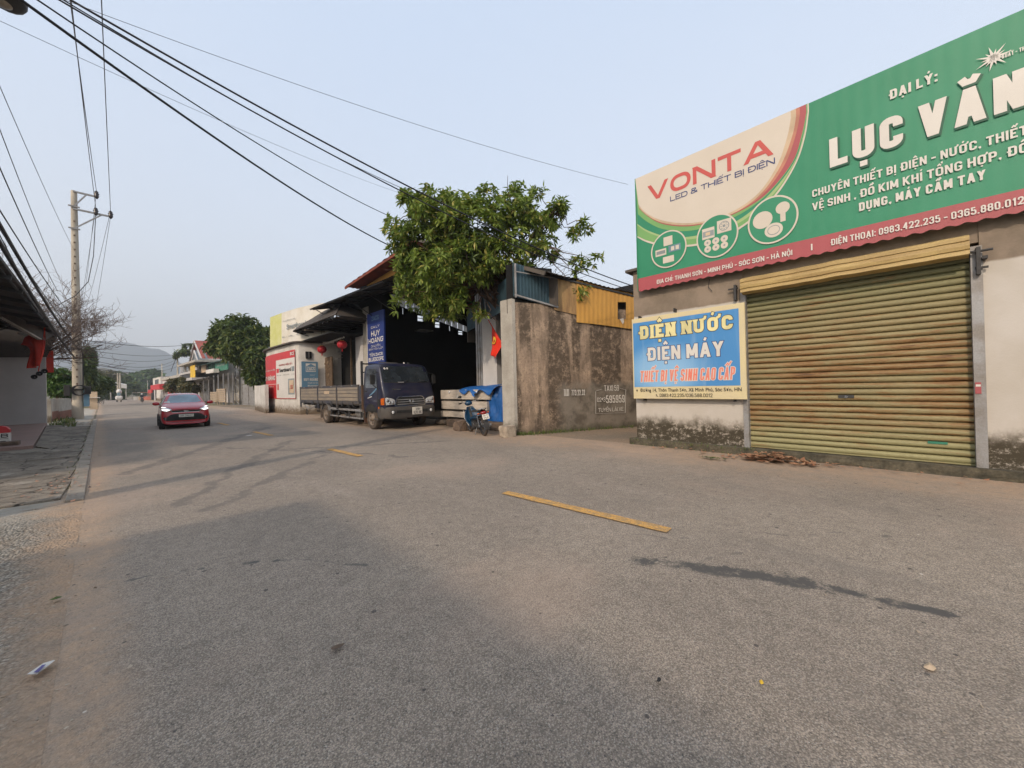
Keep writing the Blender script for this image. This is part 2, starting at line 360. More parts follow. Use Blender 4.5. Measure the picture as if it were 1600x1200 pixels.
def m_shutter():
    n = NT('olive_yellow_rusty_steel'); P = n.pos; x, y, z = n.xyz(P)
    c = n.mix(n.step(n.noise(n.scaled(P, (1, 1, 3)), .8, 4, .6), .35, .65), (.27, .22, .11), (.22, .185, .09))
    c = n.mix(n.math('MULTIPLY', n.step(z, 2.3, 3.15), .8), c, (.17, .18, .09))  # top slats darkened in the colour, as shade under the hood
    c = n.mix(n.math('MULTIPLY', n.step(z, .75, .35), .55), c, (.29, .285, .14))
    r = n.noise(n.scaled(P, (1.2, 1.2, 16)), 1.3, 7, .72); band = n.math('MULTIPLY', n.step(z, .25, .9), n.step(z, 2.75, 1.7)); big = n.noise(P, .9, 4, .6)
    rr = n.math('ADD', r, n.math('ADD', n.math('MULTIPLY', band, .10), n.math('MULTIPLY', n.math('SUBTRACT', big, .5), .35)))
    c = n.mix(n.math('MULTIPLY', n.step(rr, .52, .70), .8), c, (.22, .105, .035))
    c = n.mix(n.math('MULTIPLY', n.step(rr, .67, .80), .92), c, (.085, .040, .018))
    fine = n.noise(n.scaled(P, (1, 1, 5)), 18, 4, .7); c = n.mix(1., c, n.lin(fine, .3, .7, .82, 1.15), 'MULTIPLY')
    return n.done(c, .62, n.bump(fine, .15, .004), spec=.4)
def m_bluesign():
    n = NT('faded_blue_print'); x, y, z = n.xyz(n.obj)
    d = n.math('ADD', n.math('POWER', n.math('SUBTRACT', x, .75), 2.), n.math('MULTIPLY', n.math('POWER', n.math('SUBTRACT', z, 1.72), 2.), 2.2))
    c = n.mix(n.step(d, 1.1, .0), (.065, .235, .50), (.24, .44, .66))
    c = n.mix(n.math('MULTIPLY', n.step(n.noise(n.scaled(n.obj, (3, 3, .4)), 2, 3, .5), .5, .8), .35), c, (.36, .50, .62))
    return n.done(c, .5, None, spec=.35)
def m_leaf(name, a, b, c3, tr=.25):
    n = NT(name); rnd = n.geo.outputs['Random Per Island']
    c = n.mix(rnd, a, b); c = n.mix(n.step(n.math('FRACT', n.math('MULTIPLY', rnd, 17.3)), .86, .93), c, c3)
    n.put(n.b.inputs['Base Color'], c); n.b.inputs['Roughness'].default_value = .48; n.b.inputs['Specular IOR Level'].default_value = .4
    t = n.t.nodes.new('ShaderNodeBsdfTranslucent'); n.put(t.inputs[0], c); ms = n.t.nodes.new('ShaderNodeMixShader'); ms.inputs[0].default_value = tr
    out = n.t.nodes['Material Output']; n.t.links.new(n.b.outputs[0], ms.inputs[1]); n.t.links.new(t.outputs[0], ms.inputs[2]); n.t.links.new(ms.outputs[0], out.inputs[0])
    return n.m
def m_glass(name, c=(.02, .025, .03), rough=.06): 
    n = NT(name); n.b.inputs['Coat Weight'].default_value = .5
    return n.done(n.mix(n.step(n.noise(n.pos, 2.5, 3, .5), .3, .8), c, tuple(q*1.6+.006 for q in c)), n.lin(n.noise(n.pos, 9, 4, .6), .3, .8, rough, rough+.12), spec=.8)
def m_emit(name, c, s):
    n = NT(name); n.b.inputs['Emission Color'].default_value = (*c, 1); n.b.inputs['Emission Strength'].default_value = s
    return n.done(c, .3)

OUT = (.2, .04)
W = {}
def setup_mats():
    W['asphalt'] = m_asphalt(); W['earth'] = m_ground(); W['pebbly'] = m_pebbly(); W['shopwall'] = m_shopwall(); W['dirty'] = m_dirtywall(); W['shutter'] = m_shutter(); W['bluesign'] = m_bluesign()
    W['kerb'] = mat('kerb_concrete', (.30, .26, .21), (.21, .18, .145), 2.5, rough=.9, bump=.5, bscale=25)
    W['slab'] = mat('grey_paving', (.27, .235, .19), (.16, .135, .105), 1.1, rough=.9, bump=.6, bscale=14, grain=.25)
    W['slab'] = m_slab(); W['terr'] = mat('terracotta_floor', (.27, .17, .14), (.21, .145, .12), 1.2, rough=.6, bump=.1)
    W['conc'] = mat('grey_concrete', (.42, .39, .34), (.30, .275, .235), 1.5, rough=.9, bump=.3, dirt=((.12, .10, .07), .1, .5))
    W['pole'] = mat('pole_concrete', (.46, .41, .33), (.34, .30, .24), 1.2, (1,1,.4), rough=.9, bump=.4, bscale=22)
    W['footing'] = mat('mossy_footing', (.11, .095, .065), (.045, .042, .03), 4, rough=.95, bump=.8, bscale=22, grain=.3)
    W['green'] = mat('sign_green', (.024, .205, .105), (.03, .225, .12), 1, rough=.5, grain=.03)
    W['maroon'] = mat('sign_maroon', (.36, .075, .085), (.33, .08, .085), 1, rough=.5, grain=.03)
    W['cream'] = mat('sign_cream', (.58, .52, .44), (.55, .49, .41), 1, rough=.5, grain=.02)
    W['txtw'] = mat('print_white', (.62, .59, .54), (.58, .55, .50), 1, rough=.5, grain=.02)
    W['shade'] = mat('print_dark_green', (.012, .09, .05), rough=.5, grain=0)
    W['txtred'] = mat('print_red', (.50, .085, .07), (.46, .08, .07), 1, rough=.5, grain=.02)
    W['txtnavy'] = mat('print_navy', (.03, .05, .17), rough=.5, grain=.02)
    W['lgreen'] = mat('print_light_green', (.18, .36, .12), (.15, .33, .11), 1, rough=.5, grain=.02)
    W['lgreen2'] = mat('print_pale_green', (.33, .45, .20), (.30, .42, .18), 1, rough=.5, grain=.02)
    W['tan'] = mat('print_tan', (.56, .42, .28), rough=.5, grain=.02); W['orange'] = mat('print_rust', (.48, .20, .13), rough=.5, grain=.02)
    W['printgrey'] = mat('print_grey', (.25, .28, .28), rough=.5, grain=.02); W['printblue'] = mat('print_grey_blue', (.16, .27, .32), rough=.5, grain=.02)
    W['yellowtxt'] = mat('print_pale_yellow', (.72, .65, .33), rough=.5, grain=.02); W['signframe'] = mat('sign_cream_yellow', (.60, .51, .29), (.56, .48, .31), 2, rough=.6, grain=.03)
    W['salmon'] = mat('print_salmon', (.70, .19, .13), (.64, .25, .19), 3, rough=.5, grain=.02); W['txtk'] = mat('print_black', (.03, .028, .025), rough=.5, grain=0)
    W['steel'] = mat('dull_grey_steel', (.30, .30, .30), (.22, .20, .18), 4, rough=.55, metal=.3, spec=.5)
    W['dark'] = mat('dark_steel', (.045, .045, .045), (.03, .027, .025), 3, rough=.6)
    W['black'] = mat('black_rubber', (.018, .018, .018), (.03, .028, .025), 4, rough=.75, grain=.05)
    W['hood'] = mat('yellowed_sheet', (.42, .30, .115), (.30, .20, .075), 1.6, (1,1,6), rough=.55, dirt=None, bump=.1)
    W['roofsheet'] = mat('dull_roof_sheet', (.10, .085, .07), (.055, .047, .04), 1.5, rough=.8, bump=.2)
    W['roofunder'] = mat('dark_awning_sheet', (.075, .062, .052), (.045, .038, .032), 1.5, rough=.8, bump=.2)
    W['rustred'] = mat('rust_red_roof', (.24, .055, .03), (.15, .04, .025), 2, rough=.8, bump=.2)
    W['yellow'] = mat('ochre_sheet', (.52, .28, .06), (.42, .215, .045), .9, (1,1,.5), rough=.6, bump=.1)
    W['tansheet'] = mat('dirty_tan_sheet', (.38, .24, .10), (.22, .13, .06), 2.2, (3,3,.5), rough=.7, bump=.1)
    W['bluelouver'] = mat('blue_green_sheet', (.035, .075, .10), (.025, .05, .065), 2, rough=.6)
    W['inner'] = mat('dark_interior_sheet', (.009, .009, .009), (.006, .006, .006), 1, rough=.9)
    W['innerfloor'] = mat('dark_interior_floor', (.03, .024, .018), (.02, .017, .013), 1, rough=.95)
    W['whitep'] = mat('white_plaster', (.62, .59, .54), (.50, .47, .42), 1.2, rough=.9, bump=.2, dirt=((.16, .12, .08), .15, .7))
    W['whitep2'] = mat('pale_grey_plaster', (.50, .48, .46), (.44, .42, .40), .8, rough=.9, bump=.15)
    W['navy'] = mat('navy_banner', (.012, .03, .16), (.015, .035, .18), 1, rough=.5, grain=.02)
    W['red'] = mat('red_banner', (.52, .03, .035), (.45, .028, .03), 1, rough=.5, grain=.02)
    W['bluegrey'] = mat('blue_grey_banner', (.10, .21, .31), (.13, .24, .33), 1, rough=.5, grain=.02)
    W['lime'] = mat('faded_lime_banner', (.50, .50, .15), (.56, .55, .25), 1.3, rough=.6, grain=.03)
    W['ivory'] = mat('faded_ivory_banner', (.66, .62, .54), (.58, .53, .43), .9, rough=.6, grain=.03)
    W['wood'] = mat('pale_weathered_wood', (.40, .31, .22), (.30, .23, .16), 3, (1,1,6), rough=.85, bump=.3)
    W['board'] = mat('pale_board', (.50, .44, .37), (.38, .33, .27), 3, (1,1,5), rough=.8, bump=.2)
    W['brownwood'] = mat('brown_carved_wood', (.13, .085, .05), (.07, .045, .028), 8, rough=.7, bump=.6, bscale=30)
    W['tarp'] = mat('blue_tarpaulin', (.012, .10, .33), (.010, .075, .25), 2.5, (1,1,.5), rough=.55, bump=.5, bscale=8)
    W['flag'] = mat('red_flag_cloth', (.75, .035, .012), (.68, .03, .012), 2, rough=.7)
    W['flagdull'] = mat('faded_red_flag_cloth', (.58, .05, .028), (.46, .04, .025), 2, rough=.8)
    W['gold'] = mat('gold_print', (.75, .48, .04), rough=.6, grain=0)
    W['bark'] = mat('brown_bark', (.11, .07, .05), (.06, .042, .032), 6, (1,1,.3), rough=.9, bump=.6, bscale=25)
    W['twig'] = mat('reddish_grey_twigs', (.17, .125, .10), (.11, .08, .065), 4, rough=.9)
    W['brick'] = mat('red_brick', (.27, .12, .08), (.20, .095, .065), 3, rough=.9, bump=.4)
    W['cable'] = mat('cable_black', (.012, .012, .014), rough=.5, grain=0); W['wire'] = mat('wire_grey', (.07, .07, .075), rough=.5, grain=0)
    W['insul'] = mat('dark_brown_glaze', (.03, .022, .02), rough=.25, grain=0)
    W['paintred'] = mat('dark_red_car_paint', (.42, .012, .020), (.36, .010, .017), 1, rough=.28, coat=.8, grain=0)
    W['truckblue'] = mat('dusty_navy_truck_paint', (.010, .013, .036), (.026, .025, .040), 1.6, rough=.42, coat=.25, grain=.05)
    W['truckbed'] = mat('dusty_dark_blue_steel', (.055, .058, .075), (.10, .085, .07), 2.5, rough=.65, grain=.1)
    W['bedpanel'] = mat('dusty_grey_panel', (.22, .19, .155), (.30, .245, .18), 1.5, (1,1,5), rough=.7)
    W['truckbump'] = mat('dusty_black_plastic', (.06, .055, .05), (.085, .072, .06), 2, rough=.7)
    W['tyre'] = mat('dusty_tyre', (.055, .045, .036), (.10, .075, .055), 5, rough=.9, bump=.3, bscale=30)
    W['rim'] = mat('muddy_wheel', (.22, .17, .125), (.12, .09, .07), 8, rough=.7)
    W['alloy'] = mat('dark_alloy', (.10, .10, .105), (.07, .07, .07), 4, rough=.4, metal=.6)
    W['glass'] = m_glass('dark_glass'); W['glassb'] = m_glass('blue_tinted_glass', (.10, .15, .18), .08)
    W['lamp'] = mat('headlamp_clear', (.72, .72, .70), (.4, .4, .4), 18, rough=.15, spec=.8, coat=.5, grain=0)
    W['lampon'] = m_emit('headlamp_lit', (1, .97, .92), 1.1)
    W['amber'] = mat('amber_lens', (.55, .12, .015), rough=.2, coat=.6, grain=0); W['redlens'] = mat('red_lens', (.25, .01, .012), rough=.2, coat=.6, grain=0)
    W['chrome'] = mat('worn_chrome', (.55, .55, .55), (.45, .45, .45), 5, rough=.22, metal=.9, grain=0)
    W['plate'] = mat('plate_white', (.72, .68, .60), (.66, .62, .54), 4, rough=.5, grain=.02); W['plateY'] = mat('plate_yellow', (.72, .60, .28), rough=.5, grain=.02)
    W['scooter'] = mat('metallic_blue_paint', (.008, .045, .10), (.006, .035, .075), 1, rough=.3, coat=.5, grain=0)
    W['lantern'] = mat('red_lantern_cloth', (.42, .012, .02), rough=.6, grain=.05)
    W['stone'] = mat('broken_limestone', (.42, .35, .27), (.26, .21, .16), 5, rough=.9, bump=.6, bscale=14)
    W['dkstone'] = mat('soiled_concrete_block', (.17, .12, .085), (.09, .065, .05), 5, rough=.95, bump=.6, bscale=14)
    W['deadleaf'] = m_leaf('dead_leaves', (.30, .13, .07), (.42, .25, .15), (.10, .06, .04), .1)
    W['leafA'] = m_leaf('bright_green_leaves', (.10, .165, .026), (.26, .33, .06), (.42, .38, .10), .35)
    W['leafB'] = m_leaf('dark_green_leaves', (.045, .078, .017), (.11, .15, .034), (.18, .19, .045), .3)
    W['leafC'] = m_leaf('fresh_green_leaves', (.05, .10, .02), (.09, .16, .035), (.14, .18, .05))
    W['leafD'] = m_leaf('olive_leaves', (.085, .09, .035), (.14, .13, .05), (.20, .15, .06))
    W['grass'] = m_leaf('weed_blades', (.06, .10, .02), (.12, .15, .04), (.22, .18, .08))
    W['hill'] = mat('forested_hill', (.03, .05, .05), (.04, .055, .05), .02, rough=1, grain=0)
    W['hill2'] = mat('scrub_hill', (.09, .085, .06), (.14, .12, .09), .05, rough=1, grain=0)
    W['skin'] = mat('skin', (.30, .17, .11), rough=.6, grain=0); W['cloth'] = mat('dark_jacket', (.03, .035, .05), rough=.8, grain=0); W['helmet'] = mat('white_helmet', (.7, .7, .68), rough=.3, grain=0)
    W['greenpaint'] = mat('green_sign_paint', (.03, .16, .10), (.04, .19, .12), 1, rough=.5); W['greenroof'] = mat('dark_green_awning', (.02, .055, .04), (.015, .04, .03), 1, rough=.7)
    W['redroof'] = mat('tiled_red_roof', (.32, .075, .05), (.24, .06, .045), 3, rough=.8, bump=.3); W['greywall'] = mat('slate_wall', (.16, .18, .20), rough=.8)
    W['paint'] = None
    n = NT('road_paint_yellow'); P = n.pos; f = n.step(n.noise(P, 16, 6, .75), .40, .60)
    c = n.mix(f, (.60, .33, .09), (.38, .25, .12)); cr = n.sep(n.voro(P, 95., 'F1', 'Color'))[0]; c = n.mix(1., c, n.lin(cr, 0, 1, .72, 1.15), 'MULTIPLY')
    W['paint'] = n.done(c, .8, n.bump(n.voro(P, 95.), .4, .004), spec=.3)
setup_mats()

# ------------------------------------------------------------------ lettering
def text_mesh(txt, bold=0., shear=0.):
    """flat glyph outlines; weight comes from shifted copies a hair apart in depth"""
    cu = bpy.data.curves.new('t', 'FONT'); cu.body = txt; cu.shear = shear; cu.resolution_u = 3; cu.fill_mode = 'FRONT'; cu.space_character = 1+bold*1.3
    ob = bpy.data.objects.new('t', cu); COL.objects.link(ob)
    dg = bpy.context.evaluated_depsgraph_get(); dg.update()
    me = bpy.data.meshes.new_from_object(ob.evaluated_get(dg)); bpy.data.objects.remove(ob); bpy.data.curves.remove(cu)
    if bold <= .004: return me
    n = len(me.vertices); co = np.empty(n*3); me.vertices.foreach_get('co', co); co = co.reshape(-1, 3); fs = [tuple(p.vertices) for p in me.polygons]; V = []; Fs = []
    for k, (sx, sy) in enumerate(((-1,-1),(0,-1),(1,-1),(1,0),(1,1),(0,1),(-1,1),(-1,0),(0,0))):
        q = co+np.array([bold*sx, bold*sy*.8, 0]); q[:, 2] = k; Fs += [tuple(i+k*n for i in f) for f in fs]; V.append(q)
    m2 = bpy.data.meshes.new('t'); m2.from_pydata(np.concatenate(V).tolist(), [], Fs); return m2
# block capitals drawn as ribbons: x 0..1 and y 0..1 run between stroke centres
import unicodedata
GL = {
 'A': (1.08, [((0, 0), (.5, 1)), ((.5, 1), (1, 0)), ((.2, .25), (.8, .25))]), 'B': (.92, [((0, 0), (0, 1)), 'r', ((0, 1), (.96, 1), (.96, .53), (0, .53)), ((0, .53), (1, .53), (1, 0), (0, 0))]),
 'C': (.92, ['r', ((1, .70), (1, 1), (0, 1), (0, 0), (1, 0), (1, .30))]), 'D': (.94, [((0, 0), (0, 1)), 'r', ((0, 1), (1, 1), (1, 0), (0, 0))]), 'E': (.78, [((0, 0), (0, 1)), ((0, 1), (1, 1)), ((0, .5), (.9, .5)), ((0, 0), (1, 0))]),
 'F': (.76, [((0, 0), (0, 1)), ((0, 1), (1, 1)), ((0, .5), (.9, .5))]), 'G': (.95, ['r', ((1, .74), (1, 1), (0, 1), (0, 0), (1, 0), (1, .47)), 's', ((1, .45), (.55, .45))]), 'H': (.96, [((0, 0), (0, 1)), ((1, 0), (1, 1)), ((0, .5), (1, .5))]),
 'I': (0., [((0, 0), (0, 1))]), 'J': (.7, ['r', ((1, 1), (1, 0), (0, 0), (0, .3))]), 'K': (1., [((0, 0), (0, 1)), ((0, .35), (1, 1)), ((.3, .6), (1, 0))]), 'L': (.74, [((0, 0), (0, 1)), ((0, 0), (1, 0))]),
 'M': (1.25, [((0, 0), (0, 1)), ((1, 0), (1, 1)), ((0, 1), (.5, .1)), ((.5, .1), (1, 1))]), 'N': (.98, [((0, 0), (0, 1)), ((1, 0), (1, 1)), ((0, 1), (1, 0))]), 'O': (.96, ['c', ((0, 0), (0, 1), (1, 1), (1, 0))]),
 'P': (.9, [((0, 0), (0, 1)), 'r', ((0, 1), (1, 1), (1, .44), (0, .44))]), 'Q': (.96, ['c', ((0, 0), (0, 1), (1, 1), (1, 0)), 's', ((.55, .3), (1, 0))]), 'R': (.94, [((0, 0), (0, 1)), 'r', ((0, 1), (1, 1), (1, .46), (0, .46)), 's', ((.5, .46), (1, 0))]),
 'S': (.9, ['r', ((1, .74), (1, 1), (0, 1), (0, .53), (1, .47), (1, 0), (0, 0), (0, .26))]), 'T': (.9, [((0, 1), (1, 1)), ((.5, 0), (.5, 1))]), 'U': (.95, ['r', ((0, 1), (0, 0), (1, 0), (1, 1))]), 'V': (1.06, [((0, 1), (.5, 0)), ((.5, 0), (1, 1))]),
 'W': (1.5, [((0, 1), (.25, 0)), ((.25, 0), (.5, 1)), ((.5, 1), (.75, 0)), ((.75, 0), (1, 1))]), 'X': (1., [((0, 0), (1, 1)), ((0, 1), (1, 0))]), 'Y': (1.04, [((0, 1), (.5, .45)), ((1, 1), (.5, .45)), ((.5, 0), (.5, .5))]), 'Z': (.86, [((0, 1), (1, 1)), ((0, 0), (1, 0)), ((0, 0), (1, 1))]),
 '0': (.84, ['c', ((0, 0), (0, 1), (1, 1), (1, 0))]), '1': (.45, [((.1, .76), (.8, 1)), ((.8, 0), (.8, 1))]), '2': (.84, ['r', ((0, .70), (0, 1), (1, 1), (1, .58), (.05, .0)), 's', ((0, 0), (1, 0))]), '3': (.84, ['r', ((0, .75), (0, 1), (1, 1), (1, .53), (.4, .53)), ((.4, .53), (1, .53), (1, 0), (0, 0), (0, .25))]),
 '4': (.88, [((.75, 0), (.75, 1)), ((0, .3), (1.05, .3)), ((.0, .3), (.7, 1))]), '5': (.84, [((.05, 1), (.95, 1)), ((.05, .5), (.05, 1)), 'r', ((.05, .58), (1, .62), (1, 0), (0, 0), (0, .25))]), '6': (.84, ['r', ((1, .75), (1, 1), (0, 1), (0, 0), (1, 0), (1, .56), (0, .56))]),
 '7': (.8, [((0, 1), (1, 1)), ((1, 1), (.3, 0))]), '8': (.84, ['c', ((.04, .53), (.04, 1), (.96, 1), (.96, .53)), ((0, 0), (0, .53), (1, .53), (1, 0))]), '9': (.84, ['r', ((0, .25), (0, 0), (1, 0), (1, 1), (0, 1), (0, .44), (1, .44))]),
 '-': (.45, [((0, .45), (1, .45))]), '|': (0., [((0, 0), (0, 1))]), '/': (.6, [((0, 0), (1, 1))]), '*': (.5, [((0, .4), (1, .9)), ((0, .9), (1, .4)), ((.5, .35), (.5, .95))]), '&': (1., ['r', ((1, 0), (.1, .75), (.1, 1), (.75, 1), (.75, .72), (0, .4), (0, 0), (.7, 0), (1, .45))])}
def _round(P, r, closed=False):
    out = []; n = len(P)
    for i, p in enumerate(P):
        if not closed and i in (0, n-1): out.append(p); continue
        a = P[i-1]; b = P[(i+1) % n]; la = math.dist(a, p); lb = math.dist(b, p); q = min(r, la*.49 if closed or 0 < i-1 else la*.9, lb*.49 if closed or i+1 < n-1 else lb*.9)
        A = (p[0]+(a[0]-p[0])*q/la, p[1]+(a[1]-p[1])*q/la); B = (p[0]+(b[0]-p[0])*q/lb, p[1]+(b[1]-p[1])*q/lb)
        for k in range(6):
            t = k/5; u = 1-t; w = .80; den = u*u+2*u*t*w+t*t; out.append(tuple((u*u*A[j]+2*u*t*w*p[j]+t*t*B[j])/den for j in (0, 1)))
    return out
def _ribbon(P, h, closed, ext, lo, hi):
    n = len(P)
    if not closed:
        def e(a, b, d): L = math.dist(a, b) or 1; return (a[0]+(a[0]-b[0])/L*d, a[1]+(a[1]-b[1])/L*d)
        P = [e(P[0], P[1], ext[0])]+list(P[1:-1])+[e(P[-1], P[-2], ext[1])]
    L_, R_ = [], []
    for i in range(n):
        a = P[i-1] if (closed or i) else P[i]; b = P[(i+1) % n] if (closed or i < n-1) else P[i]; p = P[i]
        def un(u, v): L = math.dist(u, v); return None if L < 1e-9 else ((v[0]-u[0])/L, (v[1]-u[1])/L)
        d0 = un(a, p) or un(p, b); d1 = un(p, b) or d0; nx, ny = -(d0[1]+d1[1]), d0[0]+d1[0]; l = math.hypot(nx, ny) or 1; nx /= l; ny /= l; c = max(.4, nx*-d0[1]+ny*d0[0]); m = h/c
        L_.append((p[0]+nx*m, p[1]+ny*m)); R_.append((p[0]-nx*m, p[1]-ny*m))
    quads = [[L_[i], L_[(i+1) % n], R_[(i+1) % n], R_[i]] for i in range(n if closed else n-1)]
    out = []
    for q in quads:
        for s, lim in ((1, lo), (-1, hi)):
            r = []; 
            for i in range(len(q)):
                a, b = q[i], q[(i+1) % len(q)]; fa, fb = (a[1]-lim)*s, (b[1]-lim)*s
                if fa >= 0: r.append(a)
                if (fa > 0) != (fb > 0) and fa != fb: t = fa/(fa-fb); r.append((a[0]+(b[0]-a[0])*t, a[1]+(b[1]-a[1])*t))
            q = r
            if len(q) < 3: break
        if len(q) >= 3: out.append(q)
    return out
def block_text(txt, s, wf, gap, grow=0., serif=False, rr=.42):
    polys = []; x = 0.; h = s/2
    for ch in txt:
        if ch == ' ': x += .34*wf+gap; continue
        dj = ch in 'Đđ'; dec = unicodedata.normalize('NFD', 'D' if dj else ch); base, marks = dec[0].upper(), dec[1:]
        if base in '.,': polys.append([(x-grow, -grow), (x+s+grow, -grow), (x+s+grow, s+grow), (x-grow, s+grow)]); 
        if base == ',': polys.append([(x+s*.3-grow, -s*.7-grow), (x+s+grow, 0), (x+s*.4, 0)])
        if base == ':': polys += [[(x-grow, z-grow), (x+s+grow, z-grow), (x+s+grow, z+s+grow), (x-grow, z+s+grow)] for z in (.0, .55)]
        if base in '.,:': x += s+gap; continue
        if dj: x += h*.7
        w, st = GL[base]; W_ = w*wf*(1-s*.3) if w else 0.; X = lambda p: (x+h+p[0]*W_, h+p[1]*(1-s)); mode = 's'
        for q in st:
            if isinstance(q, str): mode = q; continue
            P = [X(p) for p in q]; closed = mode == 'c'
            if mode == 's' and len(q) == 2 and abs(q[0][0]-q[1][0]) > .05 and abs(q[0][1]-q[1][1]) > .05: P = [(a_[0], float(e_[1]) if e_[1] in (0, 1) else a_[1]) for a_, e_ in zip(P, q)]
            if mode in 'rc': P = _round(P, rr*max(W_, .3), closed)
            diag = not closed and len(q) == 2 and abs(q[0][0]-q[1][0]) > .05 and abs(q[0][1]-q[1][1]) > .05
            def ex(e, other):
                if diag: return s*1.2 if e[1] in (0, 1) else 0.
                if e[1] in (0, 1) and e[0] == other[0]: return h
                if e[0] in (0, 1) and e[1] == other[1] and len(q) == 2: return h
                return 0.
            polys += _ribbon(P, h+grow, closed, (ex(q[0], q[1])+grow, ex(q[-1], q[-2])+grow), -grow, 1+grow)
            if serif and not closed:
                for e, o_ in ((q[0], q[1]), (q[-1], q[-2])):
                    if e[1] in (0, 1) and abs(e[0]-o_[0]) < .6 and e[1] != o_[1] and base not in 'UOCDG' or (base == 'U' and e[1] == 1):
                        c = X(e); z0, z1 = (-grow, s*.55+grow) if e[1] == 0 else (1-s*.55-grow, 1+grow); polys.append([(c[0]-s*.78-grow, z0), (c[0]+s*.78+grow, z0), (c[0]+s*.66+grow, z1), (c[0]-s*.66-grow, z1)] if e[1] == 0 else [(c[0]-s*.66-grow, z0), (c[0]+s*.66+grow, z0), (c[0]+s*.78+grow, z1), (c[0]-s*.78-grow, z1)])
        if dj: polys += _ribbon([(x-h*.9, .5), (x+h+.32*wf, .5)], s*.36+grow, False, (grow, grow), -9, 9)
        cx = x+h+W_/2; m = s*.36+grow; top = 1.10+s*.2; sx = .30*max(wf, .6)
        def mk(P): polys.extend(_ribbon(P, m, False, (grow, grow), -9, 9))
        has = {ord(c) for c in marks}; up = 0.; dx = 0.
        if 0x302 in has: mk([(cx-sx*.75, top), (cx, top+.17), (cx+sx*.75, top)]); up = .12; dx = sx*1.0
        if 0x306 in has: mk([(cx-sx*.8, top+.17), (cx-sx*.4, top+.03), (cx+sx*.4, top+.03), (cx+sx*.8, top+.17)]); up = .2
        if 0x31b in has: r_ = x+s+W_; mk([(r_-h*.8, 1-h*.8), (r_+s*.35, 1.0), (r_+s*.45, 1.10+s*.3)])
        if 0x301 in has: mk([(cx+dx-sx*.2, top+up), (cx+dx+sx*.35, top+up+.20)])
        if 0x300 in has: mk([(cx+dx+sx*.2, top+up), (cx+dx-sx*.35, top+up+.20)])
        if 0x309 in has: mk([(cx+dx-sx*.3, top+up+.20), (cx+dx+sx*.1, top+up+.22), (cx+dx+sx*.1, top+up+.12), (cx+dx-sx*.05, top+up+.08)])
        if 0x303 in has: mk([(cx-sx*.8, top+up), (cx-sx*.3, top+up+.12), (cx+sx*.3, top+up+.03), (cx+sx*.8, top+up+.15)])
        if 0x323 in has: polys.append([(cx-s*.42-grow, -.12-s*.8-grow), (cx+s*.42+grow, -.12-s*.8-grow), (cx+s*.42+grow, -.12+grow), (cx-s*.42-grow, -.12+grow)])
        x += s+W_+gap
        if 0x31b in has: x += s*.35
    return polys, x-gap
def block_lettering(txt, parent, m, x0, x1, z0, z1, y, s=.2, grow=0., serif=False, name='lettering', slant=0., capfit=False):
    gap = .45*s+.03; p1_, w1 = block_text(txt, s, .6, gap, 0, serif); zs = [q[1] for p in p1_ for q in p]; lo, hi = (0., 1.) if capfit else (min(zs), max(zs)); cap = (z1-z0)/(hi-lo); want = (x1-x0)/cap
    for _p in range(5):
        lo_w, hi_w = .08, 3.
        for _ in range(18):
            mid = (lo_w+hi_w)/2
            if block_text(txt, s, mid, gap, 0, serif)[1] < want: lo_w = mid
            else: hi_w = mid
        if lo_w*.92 >= s*1.25: break
        s *= .86; gap = .45*s+.03; grow *= .92
    P, w = block_text(txt, s, lo_w, gap, grow, serif); sc = (x1-x0)/w; V = []; Fs = []
    for k, q in enumerate(P):
        n = len(V); V += [(x0+(a+slant*b)*sc, y-.00010*(k % 9), z0+(b-lo)*cap) for a, b in q]; Fs.append(tuple(range(n, n+len(q))))
    me = bpy.data.meshes.new(name); me.from_pydata(V, [], Fs); me.materials.append(m); o = bpy.data.objects.new(name, me); link(o, parent); return o
def lettering(txt, parent, m, x0, x1, z0, z1, y, bold=.02, shear=0., name='lettering', label=None, skew=0., capfit=False):
    """flat print standing in the local x-z plane at depth y, fitted to the rectangle"""
    if txt == txt.upper() and skew == 0:
        s_ = .11+bold*1.75; g_ = 0.
        if name.endswith('outline') or name.endswith('shadow'): s_, g_ = OUT
        o = block_lettering(txt, parent, m, x0, x1, z0, z1, y, s_, g_, name.startswith('serif'), name.replace('serif_', ''), shear, capfit)
        if label: o['label'] = label
        return o
    me = text_mesh(txt, bold, shear); n = len(me.vertices)
    co = np.empty(n*3); me.vertices.foreach_get('co', co); co = co.reshape(-1, 3)
    mn = co.min(0); mx = co.max(0); s = np.maximum(mx-mn, 1e-6)
    u = (co[:, 0]-mn[0])/s[0]*(x1-x0)+x0; v = (co[:, 1]-mn[1])/s[1]*(z1-z0)+z0
    out = np.stack([u, y-co[:, 2]*.00012, v+skew*(u-x0)], 1); me.vertices.foreach_set('co', out.ravel()); me.update(); me.materials.clear(); me.materials.append(m)
    o = bpy.data.objects.new(name, me); link(o, parent)
    if label: o['label'] = label
    return o

